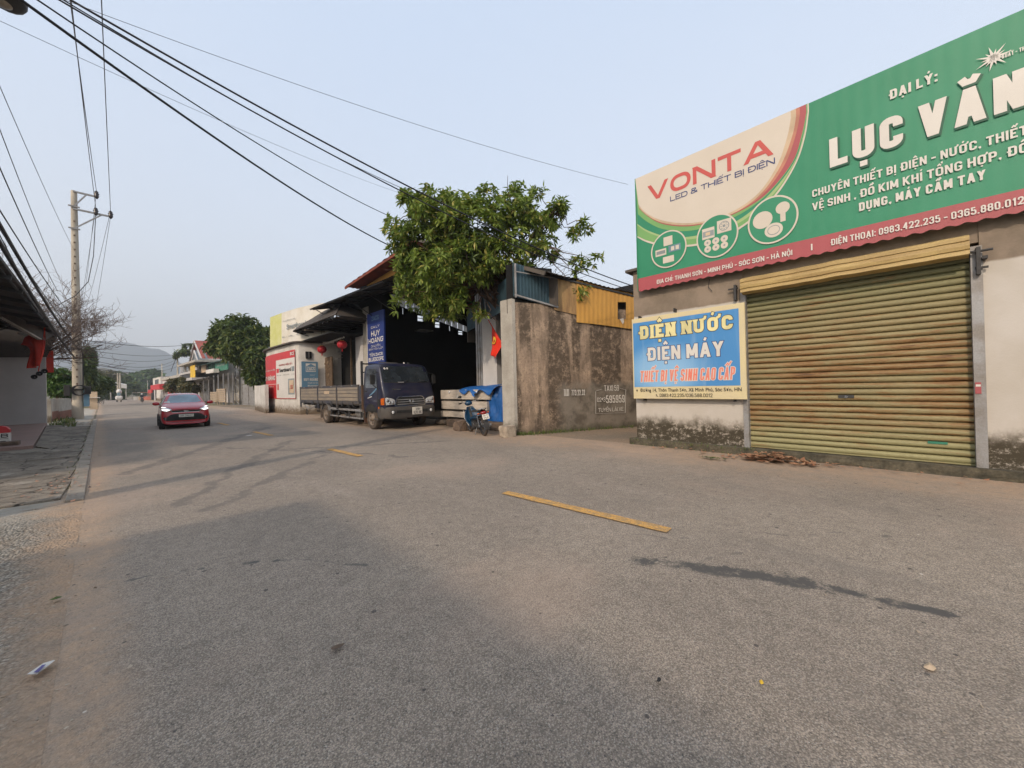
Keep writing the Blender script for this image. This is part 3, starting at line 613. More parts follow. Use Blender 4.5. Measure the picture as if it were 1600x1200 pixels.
# ------------------------------------------------------------------ surface patches on curved bodies
def eval_bvh(o):
    dg = bpy.context.evaluated_depsgraph_get(); dg.update(); e = o.evaluated_get(dg); me = e.to_mesh()
    b = BVHTree.FromPolygons([v.co.copy() for v in me.vertices], [tuple(p.vertices) for p in me.polygons]); e.to_mesh_clear(); return b
def patch(bvh, outline, axis, m, name, parent, off=.008, rings=5, dens=28, thick=.02, smooth=True):
    """outline in (a,b): axis '+y' looks along +y with (x,z); '+x'/'-x' look along the x axis with (y,z)"""
    pts = []; L = len(outline)
    per = [math.dist(outline[i], outline[(i+1) % L]) for i in range(L)]; tot = sum(per)
    for i in range(L):
        k = max(1, round(dens*per[i]/tot)); a = outline[i]; b = outline[(i+1) % L]
        pts += [(a[0]+(b[0]-a[0])*j/k, a[1]+(b[1]-a[1])*j/k) for j in range(k)]
    cx = sum(p[0] for p in pts)/len(pts); cy = sum(p[1] for p in pts)/len(pts); n = len(pts)
    def hit(a, b):
        if axis == '+y': o, d = Vector((a, -5, b)), Vector((0, 1, 0))
        elif axis == '-y': o, d = Vector((a, 15, b)), Vector((0, -1, 0))
        elif axis == '+x': o, d = Vector((-5, a, b)), Vector((1, 0, 0))
        else: o, d = Vector((5, a, b)), Vector((-1, 0, 0))
        h = bvh.ray_cast(o, d); return (h[0] if h[0] is not None else None), d
    V = []; bad = []; last = None
    for k in range(rings+1):
        for (a, b) in pts:
            q = k/rings if k else 0.0
            aa, bb = cx+(a-cx)*max(q, .02), cy+(b-cy)*max(q, .02); h, d = hit(aa, bb)
            if h is None: h = last if last is not None else Vector((aa, 0, bb)); h = Vector((aa, h.y, bb)) if 'y' in axis else Vector((h.x, aa, bb))
            last = h; V.append(h - d*off)
    edge = [V[rings*n+i]+d*thick for i in range(n)]; V += edge
    Fs = [tuple(range(n))]
    for k in range(rings+1):
        for i in range(n): Fs.append((k*n+i, k*n+(i+1) % n, (k+1)*n+(i+1) % n, (k+1)*n+i))
    o = MB().add(V, Fs).build(name, m, parent, smooth=smooth, auto=40)
    return o
# ================================================================== SETTING
def road_x(y, lat): return lat - .034*y
g = MB(); 
def gfn(u, v):
    x = -400+800*u; y = -60+3000*v*v; return (x, y, 0)
tag(g.grid(gfn, 8, 16).build('ground', W['earth']), kind='structure')
def rfn(u, v):
    y = -12+332*v**2.2
    lat = -.25+8.9*u; x = road_x(y, lat)
    return (x, y, .004 + .02*math.sin(math.pi*min(1, max(0, u/.92))))
tag(MB().grid(rfn, 18, 60).build('road', W['asphalt'], smooth=True), kind='structure')
# kerb edging stones and the paving on the left
pave = MB().grid(lambda u, v: (road_x(-3+11.2*v, -.18 - 5*u), -3+11.2*v, .006+.012*mnoise.noise(Vector((u*5*2, v*11*2, 0)))), 24, 40).build('pavement', W['pebbly'], smooth=True); tag(pave, kind='structure')
far_pave = MB().grid(lambda u, v: (road_x(8.2+60*v, -.36-2.6*u), 8.2+60*v, .004), 2, 12)
fp = far_pave.build('verge', W['pebbly']); tag(fp, kind='structure')
kb = bpy.data.objects.new('kerb', None); COL.objects.link(kb); tag(kb, kind='structure')
y = 8.0; i = 0
while y < 34:
    L = .95; w0, w1 = (-.18, -.355)
    mb = MB().hexa([(road_x(y+.015, w1), y+.015, -.02), (road_x(y+.015, w0), y+.015, -.02), (road_x(y+L, w0), y+L, -.02), (road_x(y+L, w1), y+L, -.02),
                    (road_x(y+.015, w1), y+.015, .05+random.uniform(-.01, .012)), (road_x(y+.015, w0), y+.015, .035+random.uniform(-.01, .01)), (road_x(y+L, w0), y+L, .035+random.uniform(-.01, .01)), (road_x(y+L, w1), y+L, .05)])
    o = mb.build('kerb_stone', W['kerb'], kb, bevel=.008); y += L+.012; i += 1
# large cracked slabs between kerb and houses (y 8 .. 26)
sl = bpy.data.objects.new('slab_paving', None); COL.objects.link(sl); tag(sl, kind='structure')
random.seed(11); y = 8.3
while y < 27:
    D = random.uniform(1.5, 2.0); xs = [-.40, -1.5-random.random()*.4, -2.7-random.random()*.3, -4.6]
    for k in range(3):
        if k == 2 and y > 14: continue
        xa, xb = xs[k+1]+.012, xs[k]-.012; h = .038+random.uniform(-.010, .012); tilt = random.uniform(-.008, .008)
        n = 4; top = []
        mb = MB().hexa([(road_x(y, xa), y+.012, -.02), (road_x(y, xb), y+.012+tilt*3, -.02), (road_x(y, xb), y+D-.012, -.02), (road_x(y, xa), y+D-.012, -.02),
                        (road_x(y, xa), y+.012, h+tilt), (road_x(y, xb), y+.012+tilt*3, h), (road_x(y, xb), y+D-.012, h-tilt), (road_x(y, xa), y+D-.012, h)])
        mb.build('paving_slab', W['slab'], sl, bevel=.01)
    y += D
# centre dashes
mk = bpy.data.objects.new('road_marking', None); COL.objects.link(mk); tag(mk, kind='structure')
def dash(p, q, w=.15):
    a = ground(*p); b = ground(*q); t = (b-a).normalized(); s = Vector((-t.y, t.x, 0))*w/2; N = 14; random.seed(int(a.x*100))
    def fn(u, v):
        c = a.lerp(b, u); c = c + s*((v-.5)*2)*(1+random.uniform(-.12, .05)); z = .031+.004
        return (c.x, c.y, z)
    MB().grid(fn, N, 1).build('dash', W['paint'], mk)
dash((789, 773), (1046, 834)); dash((515, 703.5), (563, 715)); dash((397, 676), (425, 682)); dash((342, 662), (357, 665.5))
# alley floor strip
A0 = ground(806, 680)

# distant hills
def ridge(name, prof, dist, m, base=-2, dep=260, sd=0):
    """prof: list of (px,py) of the skyline at forward depth dist"""
    xs = [p[0] for p in prof]
    def fn(u, v):
        px = xs[0]+(xs[-1]-xs[0])*u; py = np.interp(px, xs, [p[1] for p in prof]); top = at_depth(px, py, dist); d = Vector((top.x, top.y, 0)).normalized()
        s = math.sin(v*math.pi/2); off = (1-v)*-dep
        q = top + d*off; q.z = base+(top.z-base)*s + mnoise.noise(Vector((q.x*.006+sd, q.y*.006, 0)))*14*(1-v)*s*2.2; return tuple(q)
    tag(MB().grid(fn, 70, 14).build(name, m, smooth=True), kind='structure')
ridge('mountain', [(-500, 600), (-200, 560), (40, 540), (100, 533), (150, 532), (185, 534), (205, 536), (222, 542), (236, 545), (252, 546), (268, 555), (290, 575), (330, 590), (420, 606)], 1500, W['hill'])
ridge('hill', [(-400, 590), (0, 580), (110, 577), (160, 574), (190, 581), (230, 586), (300, 590), (420, 600)], 420, W['hill2'], dep=90, sd=4)

# ================================================================== SHOP
S = Frame(8.585, 4.40, -91.15)
shop = thing('shop_building', 'white plastered shop with mouldy base on the near right, closed behind its rusty shutter', 'building', S)
uL, uR = S.u(1168, 600), S.u(1524, 600)
WALL_TOP = 4.1
box('wall', W['shopwall'], shop, 0, uL-.03, 0, .22, 0, WALL_TOP)
box('wall', W['shopwall'], shop, uR+.07, 10.5, 0, .22, 0, WALL_TOP)
box('lintel', W['shopwall'], shop, uL-.03, uR+.07, .02, .22, 3.32, WALL_TOP)
box('side_wall', W['shopwall'], shop, 0, .22, .22, 9, 0, WALL_TOP); box('rear_wall', W['conc'], shop, .22, 10.5, 8.8, 9, 0, WALL_TOP); box('side_wall', W['conc'], shop, 10.3, 10.5, .22, 8.8, 0, WALL_TOP)
MB().hexa([(-.15, -.1, 3.55+.55), (10.7, -.1, 4.1), (10.7, 9.2, 3.9), (-.15, 9.2, 3.9), (-.15, -.1, 4.16), (10.7, -.1, 4.16), (10.7, 9.2, 3.96), (-.15, 9.2, 3.96)]).build('roof', W['roofsheet'], shop)
# footing: rough step along the whole front
def foot(x0, x1, name):
    def fn(u, v):
        x = x0+(x1-x0)*u; nz = mnoise.noise(Vector((x*3, v*3, 1)))*.018
        if v < .5: return (x, -.15+nz*1.2, .14*(v/.5)+nz*.4)
        return (x, -.15+.17*((v-.5)/.5)+nz*(1-v), .145+nz*.5*(1-v))
    return MB().grid(fn, 90, 8).build(name, W['footing'], shop, smooth=False)
foot(-.12, 10.5, 'footing'); box('footing_end', W['footing'], shop, -.12, -.1, -.14, .3, 0, .13)
# shutter: slats are separate pieces
def slat_mesh(w):
    prof = [(.03, -.006), (-.016, .006), (-.026, .030), (-.026, .058), (-.012, .080), (.012, .090), (.032, .0965)]
    return MB().grid(lambda u, v: (w*u, *prof[round(v*6)]), 1, 6).mesh('slat', W['shutter'], True)
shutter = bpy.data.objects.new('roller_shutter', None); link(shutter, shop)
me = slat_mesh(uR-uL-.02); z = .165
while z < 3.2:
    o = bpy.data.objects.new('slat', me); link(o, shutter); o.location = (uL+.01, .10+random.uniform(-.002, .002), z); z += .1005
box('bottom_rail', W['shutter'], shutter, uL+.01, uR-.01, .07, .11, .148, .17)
box('guide_rail', W['steel'], shutter, uL-.075, uL+.012, -.03, .14, .14, 3.26); box('guide_rail', W['steel'], shutter, uR-.014, uR+.095, -.04, .14, .14, 3.26)
ks = S.at(1322, 620, .06); box('lock_plate', W['dark'], shutter, ks[0]-.10, ks[0]+.10, .060, .068, ks[1]-.02, ks[1]+.03); MB().lathe([(0, -.012), (.022, -.012), (.022, 0)], (ks[0], .06, ks[1]), 'y', 14).build('lock', W['chrome'], shutter)
ks = S.at(1465, 692, .06); box('name_tag', W['greenpaint'], shutter, ks[0]-.10, ks[0]+.10, .062, .069, ks[1]-.018, ks[1]+.018)
# hood over the shutter roll
h0 = S.at(1156, 432, -.22); h1 = S.at(1514, 368, -.22); hb0 = S.at(1157, 455, -.1); hb1 = S.at(1514, 405, -.1)
zt, zb = (h0[1]+h1[1])/2, (hb0[1]+hb1[1])/2; print('hood', h0, h1, hb0, hb1)
hp = [(.0, zt+.02), (-.10, zt+.01), (-.22, zt-.03), (-.225, zt-.09), (-.21, zt-.10), (-.23, zt-.16), (-.225, zt-.21), (-.205, zt-.22), (-.215, zt-.28), (-.19, zb+.06), (-.12, zb), (-.02, zb-.02)]
def hood_fn(u, v):
    i = v*(len(hp)-1); p = hp[round(i)]; s = 1+.01*mnoise.noise(Vector((u*14, v*4, 0))); return (h0[0]+(h1[0]-h0[0])*u, p[0]*s, p[1]+.012*mnoise.noise(Vector((u*9, 5, 0))))
hd = MB().grid(hood_fn, 40, len(hp)-1).build('shutter_hood', W['hood'], shop, smooth=False)
for xx in (h0[0], h1[0]): MB().prism([(-y_, z_) for y_, z_ in []] or [(p[0], p[1]) for p in hp], xx-.004, xx+.004, 'x').build('hood_end', W['hood'], shop)
# roll shaft brackets
bx = S.at(1530, 395, -.08)
b = MB(); b.box(bx[0]-.03, bx[0]+.01, -.12, 0, bx[1]-.30, bx[1]+.08); b.tube([(bx[0]-.15, -.10, bx[1]+.02), (bx[0]+.12, -.10, bx[1]+.02)], .018); b.box(bx[0]+.02, bx[0]+.07, -.14, -.02, bx[1]-.1, bx[1]-.06); b.box(bx[0]-.04, bx[0]+.08, -.07, -.05, bx[1]-.22, bx[1]-.19)
b.build('shaft_bracket', W['dark'], shop)
bx = S.at(1149, 455, -.06); b = MB(); b.box(bx[0]-.02, bx[0]+.02, -.10, 0, bx[1]-.18, bx[1]+.12); b.tube([(bx[0]-.12, -.08, bx[1]+.05), (bx[0]+.05, -.08, bx[1]+.05)], .015); b.build('shaft_bracket', W['dark'], shop)
st = S.at(1528, 604, -.05); o = box('sticker', W['maroon'], shop, st[0]-.025, st[0]+.03, -.052, -.044, st[1]-.10, st[1]+.06, ); o['label'] = 'small faded red sticker on guide rail'
box('sticker_band', W['txtw'], shop, st[0]-.02, st[0]+.025, -.056, -.053, st[1]+.0, st[1]+.03)

# ------------------------------------------------------------------ big green sign
SD = -.17
sign = thing('shop_sign', 'large green corrugated sheet sign with white lettering above the roller shutter', 'sign', S)
zB, zT = 3.585, 6.19; uE = 10.4; print('sign z', S.z(996, 457, SD), S.z(1590, 338, SD), S.z(996, 288, SD), S.z(1590, 34, SD))
x0s = S.u(995.5, 380, SD)
def corr(u, v): 
    x = x0s+(uE-x0s)*u; return (x, SD+.0005*math.sin(x*2*math.pi/.17), zB+(zT-zB)*v+(1-v)*(.013*math.sin(x*2*math.pi/.17)))
MB().grid(corr, 620, 1).build('corrugated_panel', W['green'], sign, smooth=True)
def strip(m, z0, z1, off, name):
    def fn(u, v):
        x = x0s+(uE-x0s)*u; return (x, SD-off+.0005*math.sin(x*2*math.pi/.17), z0+(z1-z0)*v+(1-v)*(.013*math.sin(x*2*math.pi/.17)))
    return MB().grid(fn, 620, 1).build(name, m, sign, smooth=True)
zr = S.z(996, 436, SD); strip(W['maroon'], zB-.012, zr, .003, 'maroon_band')
for zz in (zB+.25, 4.6, 5.5, zT-.1): MB().bar((x0s, SD+.06, zz), (uE, SD+.06, zz), .04).build('frame_rail', W['steel'], sign)
for xx in np.arange(x0s+.03, uE, 1.7): MB().bar((xx, SD+.10, zB+.02), (xx, SD+.10, zT-.02), .04).build('frame_post', W['steel'], sign)
MB().box(x0s-.008, x0s+.006, SD-.02, SD+.03, zB-.01, zT).build('edge_trim', W['green'], sign)
L0 = SD-.005
def layer(pts, m, k, name='print_panel'):
    """print layer: px outline -> polygon on the sign face, clipped to the sheet"""
    P = []
    for p in pts:
        a, b = S.at(p[0], p[1], L0); P.append((max(a, x0s+.002), L0-.0012*k, min(b, zT-.003)))
    return MB().poly(P).build(name, m, sign)
def uz_ellipse(cx, cz, rx, rz, m, k, n=64, a0=0, name='print_panel'):
    P = []
    for i in range(n):
        a = 2*math.pi*i/n; P.append((max(x0s+.002, cx+rx*math.cos(a)), L0-.0012*k, min(zT-.002, max(zB, cz+rz*math.sin(a)))))
    return MB().poly(P).build(name, m, sign)
# logo field: curved bands behind a cream oval
def uz(px, py): return S.at(px, py, L0)
bl = [uz(*p) for p in ((1000, 318), (1012, 333), (1035, 345), (1070, 350), (1110, 346), (1150, 331), (1185, 307), (1212, 275), (1230, 238), (1238, 200), (1240, 184))]
def band(outer, m, k):
    P = [(x0s+.002, zT-.002)]+[(max(x0s+.002, p[0]), min(zT-.002, p[1])) for p in outer]
    P = [(a, b) for a, b in P]; P.append((P[-1][0], zT-.002))
    # smooth curve through the points
    def cr(P, i, t):
        a, b, c, d = P[max(i-1, 0)], P[i], P[min(i+1, len(P)-1)], P[min(i+2, len(P)-1)]
        return tuple(.5*((2*b[j])+(-a[j]+c[j])*t+(2*a[j]-5*b[j]+4*c[j]-d[j])*t*t+(-a[j]+3*b[j]-3*c[j]+d[j])*t**3) for j in (0, 1))
    Q = [P[0]]
    for i in range(1, len(P)-2):
        for s in range(6): Q.append(cr(P[1:-1], i-1, s/6))
    Q += P[-2:]
    MB().poly([(min(max(a, x0s+.002), 99), L0-.0012*k, min(b, zT-.002)) for a, b in Q]).build('print_panel', m, sign)
bw = [uz(*p) for p in ((996, 371), (1012, 379), (1040, 385), (1080, 385), (1125, 374), (1170, 348), (1212, 307), (1243, 258), (1258, 214), (1264, 174))]
bs = lambda pts: [uz(*p) for p in pts]
band(bw, W['cream'], 1)                                                                                  # thin pale outline
band(bs(((996, 369), (1012, 376), (1040, 382), (1080, 382), (1123, 371), (1168, 346), (1210, 305), (1241, 257), (1256, 213), (1262, 175))), W['lgreen'], 2)
band(bs(((996, 352), (1012, 363), (1040, 372), (1078, 374), (1120, 364), (1165, 342), (1209, 303), (1240.5, 256), (1255.5, 213), (1261.5, 175))), W['lgreen2'], 3)
band(bs(((996, 350), (1012, 360), (1040, 369), (1076, 370), (1118, 360), (1160, 340), (1204, 302), (1240, 255), (1255, 212), (1261, 175))), W['green'], 4)
band(bs(((997, 335), (1012, 347), (1036, 358), (1074, 361), (1115, 352), (1158, 334), (1200, 303), (1238, 255), (1254, 211), (1260.5, 176))), W['lgreen'], 5)
band(bs(((999, 326), (1012, 338), (1035, 350), (1072, 354), (1112, 347), (1155, 331), (1198, 303), (1238, 254), (1253, 210), (1260, 176))), W['maroon'], 6)
band(bs(((999, 325), (1012, 337), (1035, 349), (1071, 353), (1112, 346), (1154, 330), (1193, 303), (1226, 258), (1243, 213), (1250, 180))), W['orange'], 7)
band(bs(((999, 325), (1012, 337), (1035, 348), (1071, 352), (1111, 346), (1153, 330), (1190, 302), (1220, 259), (1238, 213), (1244, 182))), W['tan'], 8)
band(bs(((998, 320), (1010, 333), (1033, 344), (1069, 349), (1109, 344), (1150, 328), (1186, 301), (1214, 260), (1230, 215), (1236, 184))), W['cream'], 9)
LT = L0-.0145
def st_(txt, m, pl, pr, pb, pt, bold=.03, shear=0., k=0, name='lettering'):
    x0 = S.u(*pl, LT); x1 = S.u(*pr, LT); z0 = S.z(*pb, LT); z1 = S.z(*pt, LT); return lettering(txt, sign, m, x0, x1, z0, z1, LT-.001*k, bold, shear, name, capfit=True)
st_('VONTA', W['txtred'], (1012, 295), (1208, 230), (1026, 310.7), (1013, 291), .055, .0)
st_('LED & THIẾT BỊ ĐIỆN', W['txtnavy'], (1047, 310), (1211, 252), (1049, 314.6), (1049, 306.6), .03)
def shadowed(txt, m, pl, pr, pb, pt, bold=.05):
    global OUT
    OUT = (.11+bold*1.75, .02); sh = st_(txt, W['shade'], (pl[0]+2.5, pl[1]), (pr[0]+2.5, pr[1]), (pb[0], pb[1]+2.5), (pt[0], pt[1]+2.5), bold, 0, 0, 'lettering_shadow'); return st_(txt, m, pl, pr, pb, pt, bold, 0, 2)
st_('ĐẠI LÝ:', W['txtw'], (1389, 145), (1465, 125), (1390, 156), (1391, 141), .05)
shadowed('LỤC', W['txtw'], (1296, 240), (1411, 210), (1298, 262), (1298, 217.5), .085)
shadowed('VĂN', W['txtw'], (1435, 190), (1604, 140), (1453, 213), (1436.6, 166), .085)
st_('CHUYÊN THIẾT BỊ ĐIỆN - NƯỚC, THIẾT BỊ', W['txtw'], (1269, 300), (1637, 205), (1270.7, 308), (1271.5, 296.5), .04)
st_('VỆ SINH , ĐỒ KIM KHÍ TỔNG HỢP, ĐỒ GIA', W['txtw'], (1269, 322), (1660, 240), (1272, 328.6), (1270, 317.5), .04)
st_('DỤNG, MÁY CẦM TAY', W['txtw'], (1342, 318), (1540, 275), (1343.5, 330), (1343.5, 317), .05)
st_('ĐỊA CHỈ: THANH SƠN - MINH PHÚ - SÓC SƠN - HÀ NỘI', W['txtw'], (1026, 440), (1238, 395), (1026.5, 443.8), (1026.5, 437.4), .035)
st_('|', W['txtw'], (1267, 385), (1269.5, 385), (1268, 391), (1268, 381), .05)
st_('ĐIỆN THOẠI: 0983.422.235 - 0365.880.012', W['txtw'], (1298, 378), (1600, 315), (1298.6, 383.6), (1298.6, 374), .028)
st_('SẢN XUẤT - THƯƠNG MẠI', W['txtw'], (1549, 95), (1640, 75), (1550, 98), (1550, 92), .04)
cx, cz = uz(1552, 91)
star = MB()
for k in range(14):
    a = 2*math.pi*k/14; r = .11 if k % 2 else .17; star.poly([(cx+.02*math.cos(a+1.5), LT, cz+.02*math.sin(a+1.5)), (cx+r*math.cos(a), LT, cz+r*math.sin(a)), (cx+.02*math.cos(a-1.5), LT, cz+.02*math.sin(a-1.5))])
star.build('starburst', W['txtw'], sign)
def ring(cpx, rpx):
    (cx, cz) = S.at(*cpx, LT); x0 = S.u(cpx[0]-rpx[0], cpx[1], LT); x1 = S.u(cpx[0]+rpx[0], cpx[1], LT); rr = (x1-x0)/2; rx = rr; cx = (x0+x1)/2; rz = (S.z(cpx[0], cpx[1]-rpx[1], LT)-S.z(cpx[0], cpx[1]+rpx[1], LT))/2
    uz_ellipse(cx, cz, rx, rz, W['cream'], 10, name='circle_ring'); uz_ellipse(cx, cz, rx*.93, rz*.93, W['green'], 11, name='circle_ground'); return cx, cz, rx, rz
LI = LT-.002
def qd(cx, cz, w, h, m, name='pictogram', k=0): MB().poly([(cx-w/2, LI-.001*k, cz-h/2), (cx+w/2, LI-.001*k, cz-h/2), (cx+w/2, LI-.001*k, cz+h/2), (cx-w/2, LI-.001*k, cz+h/2)]).build(name, m, sign)
def disc(cx, cz, r, m, k=0, rz=None): MB().poly([(cx+r*math.cos(a), LI-.001*k, cz+(rz or r)*math.sin(a)) for a in np.linspace(0, 2*math.pi, 26)[:-1]]).build('pictogram', m, sign)
cx, cz, rx, rz = ring((1045, 389), (28, 29))
qd(cx, cz+rz*.45, rx*.5, rz*.48, W['cream']); qd(cx-rx*.42, cz-rz*.08, rx*.62, rz*.36, W['cream']); qd(cx-rx*.42, cz-rz*.08, rx*.5, rz*.18, W['printgrey'], k=1); qd(cx+rx*.35, cz-rz*.02, rx*.66, rz*.36, W['printblue'])
qd(cx+rx*.25, cz-rz*.02, rx*.18, rz*.22, W['cream'], k=1); qd(cx+rx*.5, cz-rz*.02, rx*.18, rz*.22, W['cream'], k=1); qd(cx, cz-rz*.55, rx*.62, rz*.34, W['cream'])
cx, cz, rx, rz = ring((1121, 368), (33, 34))
qd(cx-rx*.40, cz+rz*.22, rx*.60, rz*.50, W['cream']); qd(cx-rx*.40, cz+rz*.20, rx*.54, rz*.26, W['printgrey'], k=1); qd(cx-rx*.42, cz+rz*.20, rx*.22, rz*.14, W['tan'], k=2)
qd(cx+rx*.36, cz+rz*.36, rx*.66, rz*.58, W['cream']); disc(cx+rx*.36, cz+rz*.36, rx*.24, W['printgrey'], 1); disc(cx+rx*.36, cz+rz*.36, rx*.20, W['cream'], 2); disc(cx+rx*.36, cz+rz*.36, rx*.07, W['printgrey'], 3)
for k in range(8):
    a = 2*math.pi*k/8; disc(cx+rx*(.36+.14*math.cos(a)), cz+rz*(.36+.14*math.sin(a)), rx*.03, W['printgrey'], 3)
for k in range(3):
    for j in range(2): disc(cx-rx*.45+k*rx*.40, cz-rz*.22-j*rz*.30, rx*.17, W['cream']); disc(cx-rx*.45+k*rx*.40, cz-rz*.22-j*rz*.30, rx*.05, W['printgrey'], 1)
cx, cz, rx, rz = ring((1208, 343), (40, 37))
disc(cx-rx*.38, cz+rz*.10, rx*.40, W['cream']); disc(cx+rx*.42, cz+rz*.38, rx*.27, W['cream']); qd(cx+rx*.42, cz-rz*.02, rx*.2, rz*.34, W['cream']); disc(cx+rx*.05, cz-rz*.45, rx*.36, W['cream'], 0, rz*.30); disc(cx+rx*.05, cz-rz*.45, rx*.25, W['printgrey'], 1, rz*.2); disc(cx+rx*.05, cz-rz*.45, rx*.22, W['cream'], 2, rz*.17)

# ------------------------------------------------------------------ blue sign by the shutter
BD = -.16
bs_ = thing('wall_sign', 'blue and cream rectangular sign hung on the shop wall left of the shutter', 'sign', S)
q0 = S.u(988.5, 560, BD); q1 = S.u(1165, 550, BD); zb_, zt_ = 1.085, 2.95; print('blue', q0, q1, S.z(989, 500, BD), S.z(1164, 472, BD), S.z(991, 622, BD), S.z(1166, 621, BD))
box('backing', W['signframe'], bs_, q0, q1, BD, BD+.05, zb_, zt_, bevel=.006)
in1 = q1-.10; zi0 = zb_+.27; fr = MB().add([(q0+.03, BD-.003, zi0), (in1, BD-.003, zi0), (in1, BD-.003, zt_-.10), (q0+.03, BD-.003, zt_-.10)], [(0,1,2,3)]).build('blue_panel', W['bluesign'], bs_)
w = q1-q0
def bt(txt, m, a, b, c, d, bold, shear=0., k=0, name='lettering'): return lettering(txt, bs_, m, q0+w*a, q0+w*b, zb_+(zt_-zb_)*c, zb_+(zt_-zb_)*d, BD-.006-.0015*k, bold, shear, name)
def bc(t, m, xl, xr, pb, pt, s_, nm, g_=0., sh=0., k=1, ol=None):
    global OUT
    x0, x1 = S.u(xl, pb[1], BD-.006), S.u(xr, 500, BD-.006); z0, z1 = S.z(*pb, BD-.006), S.z(*pt, BD-.006)
    if ol: OUT = (.11+s_*1.75, g_); lettering(t, bs_, ol, x0, x1, z0, z1, BD-.006, s_, sh, nm+'lettering_outline', capfit=True)
    lettering(t, bs_, m, x0, x1, z0, z1, BD-.006-.0015*k, s_, sh, nm+'lettering', capfit=True)
bc('ĐIỆN', W['yellowtxt'], 998.5, 1055, (998, 530.8), (998, 510.3), .085, 'serif_', .04, ol=W['txtk']); bc('NƯỚC', W['yellowtxt'], 1065, 1145, (1067, 522.3), (1067, 501.8), .085, 'serif_', .04, ol=W['txtk'])
bc('ĐIỆN MÁY', W['txtw'], 1011, 1129.5, (1011, 564), (1011, 543.6), .06, '', .04, ol=W['txtnavy'])
bc('THIẾT BỊ VỆ SINH CAO CẤP', W['salmon'], 1000, 1145, (1000, 596.7), (1000, 580), .055, '', .06, .1, ol=W['txtw'])
bt('Đường 14, Thôn Thanh Sơn, Xã Minh Phú, Sóc Sơn, HN', W['txtk'], .075, .965, .072, .128, .018); bt('0983.422.235/036.588.0012', W['txtk'], .27, .74, .022, .062, .018)
mx, mz = q0+w*.04, zb_+.195; MB().poly([(mx+.018*math.cos(a), BD-.006, mz+.018*math.sin(a)) for a in np.linspace(-.5, math.pi+.5, 12)]+[(mx, BD-.006, mz-.045)]).build('pin_icon', W['txtk'], bs_)
mx = q0+w*.245; mz = zb_+.08; MB().tube([(mx-.02, BD-.006, mz+.025), (mx-.015, BD-.006, mz-.01), (mx+.02, BD-.006, mz-.025)], .007).build('phone_icon', W['txtk'], bs_)
for a, zz in ((.10, zb_-.05), (.90, zb_-.05), (.07, zt_-.02), (.42, zt_+.03)): box('bracket', W['dark'], bs_, q0+w*a-.01, q0+w*a+.012, BD+.02, -.002, zz, zz+.08)
# short wire stubs and a hook over the sign
MB().tube([(q0+w*.72, -.02, 3.56), (q0+w*.71, -.03, 3.40), (q0+w*.74, -.03, 3.30)], .006).build('wire_stub', W['dark'], shop)

# ================================================================== ALLEY WALL
D = Frame(A0.x, A0.y, -25)
aw = thing('boundary_wall', 'mould streaked brown concrete wall with white painted phone numbers beside the alley', 'wall', D)
uH = 7.2
def wtop(u): return D.z(806+(u/5.0)*200, 470, 0)
def wall_fn(u, v):
    x = .0+uH*u; z = (3.93-.10*u)*v; n = mnoise.noise(Vector((x*1.3, z*1.3, 0)))*.018; return (x, n, z)
MB().grid(wall_fn, 60, 34).build('rendered_face', W['dirty'], aw, smooth=True)
box('core', W['dirty'], aw, .02, uH, .03, .2, 0, 3.88)
# grey pillar at the road end
P0 = D.w(0, 0, 0)
pil = MB(); a = P0.x-.06; pil.hexa([(a, P0.y-.02, 0), (a+.10, P0.y-.05, 0), (a+.32, P0.y+.47, 0), (a, P0.y+.47, 0), (a, P0.y-.02, 4.02), (a+.10, P0.y-.05, 4.0), (a+.32, P0.y+.47, 4.02), (a, P0.y+.47, 4.02)])
o = pil.build('pillar', W['conc'], None); o.data.transform(D.i @ Matrix.Identity(4)); o.parent = aw; o['label'] = 'grey cement pillar at road end'
# painted numbers
def wl(txt, pl, pr, pb, pt, bold=-.002): 
    return lettering(txt, aw, W['txtw'], D.u(*pl, -.03), D.u(*pr, -.03), D.z(*pb, -.03), D.z(*pt, -.03), -.030, bold, 0, 'painted_lettering')
wl('TAXI 59', (944, 607), (967, 605), (950, 611), (950, 602)); wl('02*3', (933, 625), (946, 625), (935, 628), (940, 621)); wl('595959', (947, 622), (976, 620), (950, 630), (970, 617), .01); wl('TUYỂN LÁI XE', (935, 640), (974, 638), (950, 643), (950, 634)); wl('773.22.32', (893, 616), (914, 613), (895, 618), (900, 609), .01)
wl('TAXI', (881, 612), (889, 612), (883, 619), (886, 608), .05)
for (p, q) in (((931, 611), (931, 646)), ((931, 646), (977, 645)), ((977, 645), (978, 609)), ((931, 611), (941, 608)), ((969, 607), (978, 609))):
    a = D.at(*p, -.03); b = D.at(*q, -.03); MB().bar((a[0], -.028, a[1]), (b[0], -.028, b[1]), .016, .004).build('painted_line', W['txtw'], aw)
